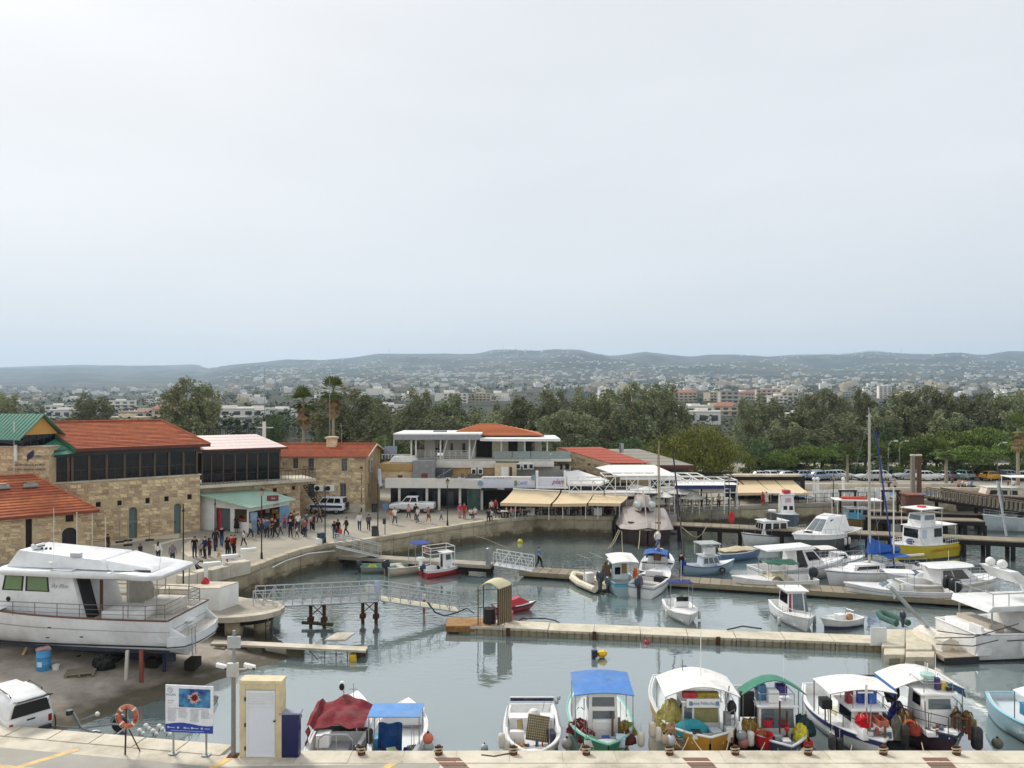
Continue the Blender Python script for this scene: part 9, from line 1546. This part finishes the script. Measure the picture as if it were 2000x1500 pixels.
kind('e4',4,[(-2.8,0,11.6,2.3,2.2,3.0),(.2,.4,13.0,2.2,2.2,3.0),(3.0,-.2,11.4,2.2,2.1,3.0),(-1.6,0,7.4,3.0,2.8,3.4),(2.2,.3,6.6,2.8,2.8,3.4)],19000,.42,EUC,12,.42,10)
kind('round',5,[(0,0,5.0,6.0,5.5,3.6),(-4.2,.5,4.0,4.2,4.2,3.2),(4.4,-.3,3.9,4.4,4.2,3.2),(0,-2.2,3.0,5.6,4.2,2.8),(1.0,.5,7.0,3.8,3.8,2.0)],22000,.34,OLV,5,.5,9)
kind('green',6,[(0,0,6.2,3.4,3.2,2.0),(-2.6,.3,5.2,2.5,2.4,1.7),(2.5,-.2,5.4,2.6,2.4,1.8),(.2,-.8,3.6,3.2,2.8,1.8)],5200,.42,GRN_,6,.3,8)
kind('flat',7,[(0,0,6.6,4.2,3.6,1.3),(-3.4,.2,5.8,2.8,2.6,1.1),(3.3,-.2,6.0,2.8,2.6,1.2),(0,-.8,4.6,3.6,3.0,1.2)],5200,.42,GRN_,6.2,.3,9)
kind('dark',8,[(0,0,5.5,3.2,3.0,2.6),(-2.0,.2,3.8,2.6,2.5,2.2),(2.1,.1,3.8,2.6,2.5,2.2)],4600,.45,DKG,5,.3,7)
kind('shrub',9,[(0,0,1.1,1.5,1.3,1.0),(-1.0,.2,.8,1.0,1.0,.8),(1.0,-.1,.8,1.0,1.0,.8)],1500,.3,GRN_,1.2,.08,4)
kind('shrubd',10,[(0,0,1.2,1.6,1.3,1.1),(-1.0,.2,.8,1.0,1.0,.8),(1.1,-.1,.9,1.0,1.0,.9)],1500,.32,DKG,1.2,.08,4)
kind('cypress',11,[(0,0,2.5,.9,.9,2.4),(0,0,6,.75,.75,2.8),(0,0,9,.45,.45,2.0)],3200,.3,DKG,8,.2,0)
kind('bare',12,[(0,0,4.0,3.4,2.8,2.4)],900,.18,DRY,6,.12,16)
def tree(key,px,pyt,d,wpx,label,cat='tree',name='tree',group=None,gz=2.0):
 c,tr_=KINDS[key];top=CH-(pyt-HZ)/CF*d;H0=max(v.co.z for v in c.vertices);W0=max(v.co.x for v in c.vertices)-min(v.co.x for v in c.vertices)
 if d>150:gz=terrain(px,d)
 sz=(top-gz)/H0;sx=(wpx/CF*d)/W0
 t=thing(name,label,cat,((px-1000)/CF*d,d,gz),0,group);t.scale=(sx,(sx+sz)/2,sz)
 link('crown',c,t,rz=rnd.choice((0,PI)));link('trunk',tr_,t,rz=rnd.random()*6);return t
TR=[('e1',14,766,150,85,'grey-green eucalyptus at the left edge beyond the green roof'),('e2',178,766,165,95,'bushy eucalyptus above the left part of the long red roof'),('e4',374,735,118,112,'large lone eucalyptus towering behind the end of the red roof'),('e4',678,757,114,150,'dense eucalyptus clump behind the two palms'),('e2',738,782,120,70,'eucalyptus right of the two palms'),('e1',818,758,132,95,'eucalyptus above the left end of the canopy slab'),('e3',872,770,136,80,'narrow eucalyptus above the middle of the canopy slab'),('e2',918,792,140,70,'short eucalyptus left of the orange hipped roof'),('e1',985,786,138,95,'eucalyptus behind the peak of the orange hipped roof'),('e3',1030,776,136,80,'narrow eucalyptus right of the hipped roof peak'),('e1',1080,756,132,95,'tall eucalyptus above the right end of the thin canopy'),('e2',1142,754,134,85,'eucalyptus with forked top beyond the red sheet roof'),('e3',1178,760,138,62,'light-topped slim eucalyptus left of the gap to the hotels'),('e4',1246,743,130,100,'tallest eucalyptus of the pair left of the round tree'),('e1',1296,744,131,95,'broad eucalyptus right of the pair above the round tree'),('e3',1462,778,136,55,'sparse eucalyptus above the right side of the round tree'),('e2',1496,766,140,85,'eucalyptus right of the white villas'),('e3',1545,802,138,70,'low eucalyptus in the gap right of the villas'),('e4',1606,757,136,100,'broad dark eucalyptus left of the tall yacht mast'),('e3',1655,800,140,75,'low eucalyptus just left of the tall yacht mast'),('e3',1690,760,142,60,'narrow eucalyptus directly behind the mast head'),('e2',1722,796,136,90,'eucalyptus just right of the mast head'),('e1',1762,762,140,85,'eucalyptus right of the white hotel block'),('e4',1806,751,138,110,'tallest eucalyptus of the right-hand row'),('e2',1868,758,136,90,'eucalyptus in the middle of the right-hand row'),('e1',1930,764,134,100,'eucalyptus near the right edge'),('e4',1990,760,132,110,'eucalyptus at the right edge'),('e2',1850,800,132,110,'lower eucalyptus filling the right-hand row'),('e1',1640,808,130,110,'lower dark eucalyptus behind the green canopies'),('e2',1215,800,128,90,'lower eucalyptus under the tall pair'),('e4',1110,800,126,120,'lower eucalyptus filling behind the canopy end'),('e1',950,806,124,120,'lower eucalyptus filling behind the hipped roof'),('e2',860,806,122,120,'lower eucalyptus filling behind the canopy slab'),('e2',1530,820,128,110,'lower eucalyptus behind the green shrubs left')]
for k,px,py,d,w_,l in TR:tree(k,px,py-4,d,w_*1.18,l,name='eucalyptus_tree',group='eucalyptus trees behind the harbour')
tree('round',1360,822,112,235,'huge rounded olive-green tree behind the terrace roofs',name='round_tree')
GT_=[('flat',1575,868,124,110,'bright green spreading tree left of the mast'),('green',1520,878,122,90,'small green tree at the left end of the car park'),('green',1640,862,128,100,'green tree behind the clean white car'),('flat',1700,852,130,120,'green umbrella tree behind the mast'),('green',1770,850,128,110,'green tree above the thick posts'),('flat',1850,838,126,130,'wide green umbrella tree right of the posts'),('flat',1925,832,126,140,'high green umbrella tree near the right edge'),('green',1985,846,122,100,'green tree at the right edge'),('flat',1900,868,120,150,'low wide green canopy over the right car row'),('dark',1480,850,124,90,'dark evergreen right of the big round tree'),('dark',1730,832,134,110,'dark evergreen in the shade under the eucalyptus row'),('dark',1230,850,120,110,'dark evergreen left of the big round tree'),('dark',1150,856,118,110,'dark evergreen behind the red sheet roof'),('dark',770,852,112,80,'dark evergreen beside the satellite dish'),('green',745,848,108,70,'green tree behind the gable of the stone house'),('dark',640,835,112,90,'dark evergreen behind the stone house chimney'),('dark',1590,848,132,110,'dark evergreen behind the bright green tree'),('dark',1830,846,132,120,'dark evergreen behind the wide umbrella tree'),('bare',572,836,104,110,'leafless tangled shrub behind the pale pink roof'),('bare',755,800,200,90,'brown dry tree between the eucalyptus clumps'),('cypress',428,798,120,11,'slim dark cypress beside the lone eucalyptus'),('dark',535,800,150,60,'grey-green tree left of the palms')]
for k,px,py,d,w_,l in GT_:tree(k,px,py,d,w_,l,name={'cypress':'cypress_tree','bare':'bare_tree'}.get(k,'broadleaf_tree'))
SH=[(1478,906),(1512,908),(1556,905),(1598,907),(1650,904),(1676,908),(1716,905),(1750,909),(1790,906),(1836,908),(1862,905),(1896,908),(1926,904),(1962,908),(1992,905)]
for i,(px,py)in enumerate(SH):tree('shrub' if i%2 else 'shrubd',px,py-4,124+(i%3)*1.5,66,'%s shrub in the hedge row before the car park, %s from the left'%('light' if i%2 else 'dark',(ORD+('eleventh','twelfth','thirteenth','fourteenth','fifteenth'))[i]),'shrub','shrub','shrubs along the car park')
for i,(px,py,w_,l)in enumerate(((1650,946,120,'left of the mast on the quay bank'),(1735,940,60,'right of the mast on the quay bank'),(1870,942,70,'right of the palm on the quay bank'),(1560,944,60,'behind the right far awning'))):tree('shrubd',px,py,108,w_,'low dark bush '+l,'shrub','shrub')
def palm(px,pyc,d,rad,label,drop=True,gz=2.0,n=34,lean=0):
 p=PD(px,pyc,d);t=thing('palm_tree',label,'palm',(p.x,p.y,gz));hh=p.z-gz;g=random.Random(int(px))
 M().tube([(0,0,-.3),(lean*.3,0,hh*.5),(lean,0,hh)],.26,8,.17).obj('trunk',mat('palm_trunk','9a8f7e',.95,bump=.4,stretch=(1,1,6)),t)
 def fan(m,elev,az,ln,wd,dz=0):
  d1=V(math.cos(az)*math.cos(elev),math.sin(az)*math.cos(elev),math.sin(elev));s=V(-math.sin(az),math.cos(az),0);u=d1.cross(s);c=V(lean,0,hh-dz)+d1*ln*.45
  for k in range(9):
   a=(k-4)*.28;e=(d1*math.cos(a)+s*math.sin(a));q=c+e*ln*.6*g.uniform(.85,1.1)-V(0,0,.12*ln*abs(a));wv=s*math.cos(a)*.5-d1*math.sin(a)*.5
   m.add([c+wv*.05,c.lerp(q,.6)+wv*wd*.28,q,c.lerp(q,.6)-wv*wd*.28],[(0,1,2,3)])
  m.add([V(lean,0,hh-dz)+s*.03,c+s*.03,c-s*.03,V(lean,0,hh-dz)-s*.03],[(0,1,2,3)])
 gr=M();dd=M()
 for k in range(n):fan(gr,g.uniform(-.7,1.4),g.random()*6.28,rad*g.uniform(.75,1.15),rad*.4)
 if drop:
  for k in range(n):dz=g.random()**1.3;fan(dd,g.uniform(-1.5,-1.15)+.35*(1-dz),g.random()*6.28,rad*g.uniform(.5,.75),rad*.35,dz*rad*1.0)
  dd.obj('dead_skirt',DEADP,t)
 gr.obj('crown',PALM,t)
palm(593,783,108,2.5,'left and shorter of the two tall fan palms');palm(651,762,106,2.4,'right and taller of the two tall fan palms');palm(1720,890,116,1.8,'small fan palm behind the tall yacht mast',False);palm(1848,882,112,1.9,'fan palm with pale trunk right of the thick posts',False);palm(1988,836,112,2.2,'tall palm at the right edge');palm(1655,888,116,1.7,'small fan palm left of the tall yacht mast',False)
for px,yt,yb,d,l in((517,722,850,105,'tall thin lattice mast behind the pale pink roof'),(644,738,860,92,'tall white mast beside the chimney'),(667,828,862,95,'short grey mast right of the chimney'),(752,855,885,90,'short mast right of the stone house gable')):
 a,b=PD(px,yb,d),PD(px,yt,d);t=thing('radio_mast',l,'mast',a);hh=b.z-a.z;M().tube([(0,0,-1.5),(0,0,hh)],.06,6,.03).obj('pole',GREYM,t);M().tube([(-.4,0,hh*.9),(.4,0,hh*.9)],.02,4).obj('cross_arm',GREYM,t)
pl_=thing('signal_post','thick white signal post with cross-arms behind the pale pink roof','mast',PD(516,858,95));M().cyl((0,0,-2),.22,4.2,10).obj('post',WHITE,pl_);M().box(-1.1,1.1,-.05,.05,1.4,1.5).obj('cross_arm',WHITE,pl_);M().cyl((0,0,2.2),.12,.5,8).obj('lamp',IRON,pl_)
HW=[mat('house_white','e4e1d8',.9,var=.05),mat('house_cream','cbbfa5',.9,var=.05),mat('house_grey','b3aea4',.9,var=.05),mat('house_pink','c8b4a4',.9,var=.05)]
HR=mat('far_red_roof','9a6f5c',.9);HG=mat('far_window','4a4f55',.3)
def far_z(px,d):return terrain(px,d)
def house(px,d,w_,dp,hh,colr,label,floors=2,roof=False,rz=None,group=None,name='house',parts=True,cols=None):
 z=far_z(px,d);t=thing(name,label,'house',((px-1000)/CF*d,d,z),rnd.uniform(-.5,.5)if rz is None else rz,group)
 M().box(-w_/2,w_/2,-dp/2,dp/2,-3,hh).box(-w_*.2,w_*.15,-dp*.2,dp*.2,hh,hh+1.6).obj('wall',HW[colr],t)
 if roof:M().hexa([(-w_*.55,-dp*.55,hh),(w_*.55,-dp*.55,hh),(w_*.55,dp*.55,hh),(-w_*.55,dp*.55,hh),(-w_*.25,-.1,hh+dp*.25),(w_*.25,-.1,hh+dp*.25),(w_*.25,.1,hh+dp*.25),(-w_*.25,.1,hh+dp*.25)]).obj('roof',HR,t)
 else:M().box(-w_/2-.2,w_/2+.2,-dp/2-.2,dp/2+.2,hh,hh+.5).obj('parapet',HW[colr],t)
 if parts:
  n=cols or max(2,int(w_/4))
  for f_ in range(floors):
   for k in range(n):
    x=-w_/2+w_*(k+.5)/n;z0=hh*(f_+.3)/floors;M().box(x-w_*.28/n,x+w_*.28/n,-dp/2-.15,-dp/2+.1,z0,z0+hh*.45/floors).obj('window',HG,t)
   if f_:M().box(-w_*.46,w_*.46,-dp/2-1.0,-dp/2,hh*f_/floors-.12,hh*f_/floors+.12).obj('balcony',HW[0],t)
 return t
NB=[(238,560,26,14,9,0,'white terraced apartment block with stepped wings above the red roof',3,False),(210,520,20,10,4,0,'low white house left of the terraced block',1,False),(130,430,26,12,5,0,'long low white building left of the bushy eucalyptus',1,False),(115,470,18,10,7,0,'white two-storey house above the green roof',2,False),(290,360,30,14,6,3,'pinkish low apartment block right above the red roof',2,False),(325,350,16,12,8,3,'pink house beside the lone eucalyptus',2,True),(250,330,22,12,4,1,'cream flat-roofed house at the far edge of the red roof',1,False),(450,330,26,12,8,0,'white two-storey villa with balconies right of the cypress',2,False),(480,340,22,12,7,0,'white villa with dark canopy right of the cypress villa',2,False),(505,390,24,12,6,0,'bright white villa left of the thin lattice mast',2,False),(553,400,24,12,5,0,'bright white low villa left of the palms',1,False),(465,420,26,10,4,1,'long low cream building behind the white villas',1,False),(760,440,22,12,6,0,'white house between eucalyptus clumps',2,False),(768,380,24,10,3,1,'low cream shed roofs right of the dense clump',1,False),(1190,620,24,16,15,0,'tall cream hotel tower in the gap of the trees',5,False),(1212,560,22,14,11,1,'beige apartment block right of the hotel tower',4,False),(1180,420,18,12,7,3,'pink gabled house below the hotel tower',2,True),(1355,380,22,12,7,0,'white villa with arches right of the tall trees',2,False),(1372,330,20,14,6,0,'white domed-looking house above the round tree',1,False),(1395,430,22,12,6,1,'cream villa right of the white ones',2,False),(1422,560,18,14,14,2,'grey unfinished apartment block above the cream villa',4,False),(1415,420,18,12,6,1,'tan house at the right of the villas',2,True),(1500,700,30,16,14,3,'pinkish apartment row left of the mast',4,False),(1535,640,22,14,12,1,'cream apartment house right of the pink row',3,False),(1518,620,18,12,9,0,'white house below the pink row',3,False),(1655,900,40,18,9,2,'grey-brown long block behind the trees left of the mast',4,False),(1727,900,19,16,17,0,'white modern hotel block with grid windows behind the mast head',6,False),(1560,330,20,10,5,0,'small bright white houses low behind the car park trees',1,False),(1340,760,30,14,10,3,'terracotta apartment row far right of the tall trees',3,True),(1400,780,34,14,10,1,'cream apartment row above the grey block',3,False),(1465,820,34,14,9,3,'red roofed row right of the cream row',2,True),(890,700,30,14,10,0,'white apartment house above the canopy slab trees',3,False),(940,760,34,14,9,1,'cream apartment house above the hipped roof',3,False),(640,900,40,16,10,0,'white row far behind the palms',2,False)]
for px,d,w_,dp,hh,c_,l,fl_,rf_ in NB:house(px,d,w_*.72,dp*.8,hh*.85,c_,l,fl_,rf_,group='houses of the near town')
HM=[]
for c_ in range(4):
 for k in range(2):
  a=5+3*k;HM.append(M().box(-a,a,-5,5,-6,6).box(-a*.4,a*.3,-2,2,6,8).box(a*.5,a*1.3,-4,4,-6,3.5).mesh('house',HW[c_]))
g=random.Random(77)
def dens(px):return.35+.65*sstep(380,560,px)
cnt=0
while cnt<220:
 px=g.uniform(-20,2020);d=700+2900*g.random()**1.1
 if g.random()>dens(px)+.15:continue
 z=terrain(px,d);o=link('house',HM[g.choice((0,0,1,1,0,2,3,4,6))],None,((px-1000)/CF*d,d,z),g.uniform(-.6,.6));s=g.uniform(.7,1.5)*(1+d/5000);o.scale=(s,s,s*g.uniform(.6,1.0))
 tag(o,'small pale house among the many of the distant town','house','distant town houses');cnt+=1
m=M();md=M();mc=M()
BANDS=[(600,.5,250,.16),(690,.62,80,.12),(850,.3,90,.1),(980,.55,90,.2),(1030,.68,60,.1),(1100,.3,150,.12),(1330,.3,120,.1),(1560,.45,120,.12),(1650,.86,90,.06),(1700,.94,60,.05),(1780,.35,120,.1),(1900,.4,130,.14),(1540,.9,70,.05),(560,.25,100,.1),(930,.15,200,.08)]
for i in range(2200):
 if i<1900:b_=g.choice(BANDS);px=g.gauss(b_[0],b_[2]*.6);k=abs(g.gauss(b_[1],b_[3]))
 else:px=g.uniform(-60,2060);k=g.random()**3*.4
 if px<420 and g.random()>.15:continue
 d=3000+min(.95,k)*(ridge_d(px)-3100);z=terrain(px,d);s=g.uniform(5,13)
 (m if g.random()<.75 else mc).cb(((px-1000)/CF*d,d,z-3),(s*g.uniform(1,2.2),s,g.uniform(6,10)),g.uniform(-.5,.5))
for i in range(450):
 px=g.uniform(-60,2060);d=1000+2300*g.random()
 if px<420 and g.random()>.5:continue
 s=g.uniform(4,10);(m if g.random()<.8 else mc).cb(((px-1000)/CF*d,d,terrain(px,d)-2),(s*g.uniform(1,2.4),s,g.uniform(5,9)),g.uniform(-.5,.5))
stuff(m.obj('hillside_houses',HW[0]));stuff(mc.obj('hillside_houses',HW[1]))
for nm in('hillside_houses','hillside_houses.001'):
 tag(bpy.data.objects[nm],'mass of tiny %s houses scattered over the far hillsides'%('white' if nm[-1]=='s' else 'cream'),'houses')
tm=crown_mesh(99,[(0,0,4,4,4,3.6)],260,1.6,DKG,'wood');g=random.Random(5)
wd=M();
for i in range(1300):
 px=g.uniform(-60,2060);d=230+3200*g.random()**1.6;z=terrain(px,d);s=g.uniform(2.5,5)*(1+d/5000);c0=V((px-1000)/CF*d,d,z)
 for k in range(50 if d<700 else 22 if d<1400 else 9):q=c0+V(g.gauss(0,.5)*s,g.gauss(0,.5)*s,s*(.2+g.random()*1.1));r=s*(g.uniform(.1,.2)if d<700 else g.uniform(.16,.3)if d<1400 else g.uniform(.3,.5));a=g.random()*6;wd.add([q+V(math.cos(a)*r,math.sin(a)*r,-r*.3),q+V(-math.sin(a)*r,math.cos(a)*r,r*.5),q+V(-math.cos(a)*r,-math.sin(a)*r,r*.2),q+V(math.sin(a)*r,-math.cos(a)*r,-r*.6)],[(0,1,2,3),(0,2,1),(0,3,2)])
o=stuff(wd.obj('distant_trees',DKG));tag(o,'dark scattered trees and gardens among the houses of the plain','trees')
for px,yt,yb,l in((761,680,691,'left'),(982,670,683,'centre left'),(1008,674,683,'centre right'),(1760,680,690,'right')):
 d=ridge_d(px)-5;a,b=PD(px,yb+2,d),PD(px,yt,d);t=thing('ridge_mast','tiny radio mast on the mountain ridge, %s one'%l,'mast',a,0,'masts on the ridge');M().tube([(0,0,-20),(0,0,b.z-a.z)],2.2,4,1).obj('lattice',GREYM,t);M().tube([(-6,0,(b.z-a.z)*.8),(6,0,(b.z-a.z)*.8)],1,4).obj('arm',GREYM,t)
hz=M().box(-9800,9800,-300,13200,-5,760).obj('haze',None);hz['kind']='stuff';tag(hz,'thin blue haze over the plain and mountains','haze')
vm=bpy.data.materials.new('blue_haze');vm.use_nodes=True;t_=vm.node_tree;t_.nodes.clear();vo=t_.nodes.new('ShaderNodeOutputMaterial');pv=t_.nodes.new('ShaderNodeVolumePrincipled')
pv.inputs['Color'].default_value=(.63,.81,1.0,1);pv.inputs['Density'].default_value=9.5e-5;pv.inputs['Anisotropy'].default_value=.2
t_.links.new(pv.outputs[0],vo.inputs['Volume']);hz.data.materials.append(vm)
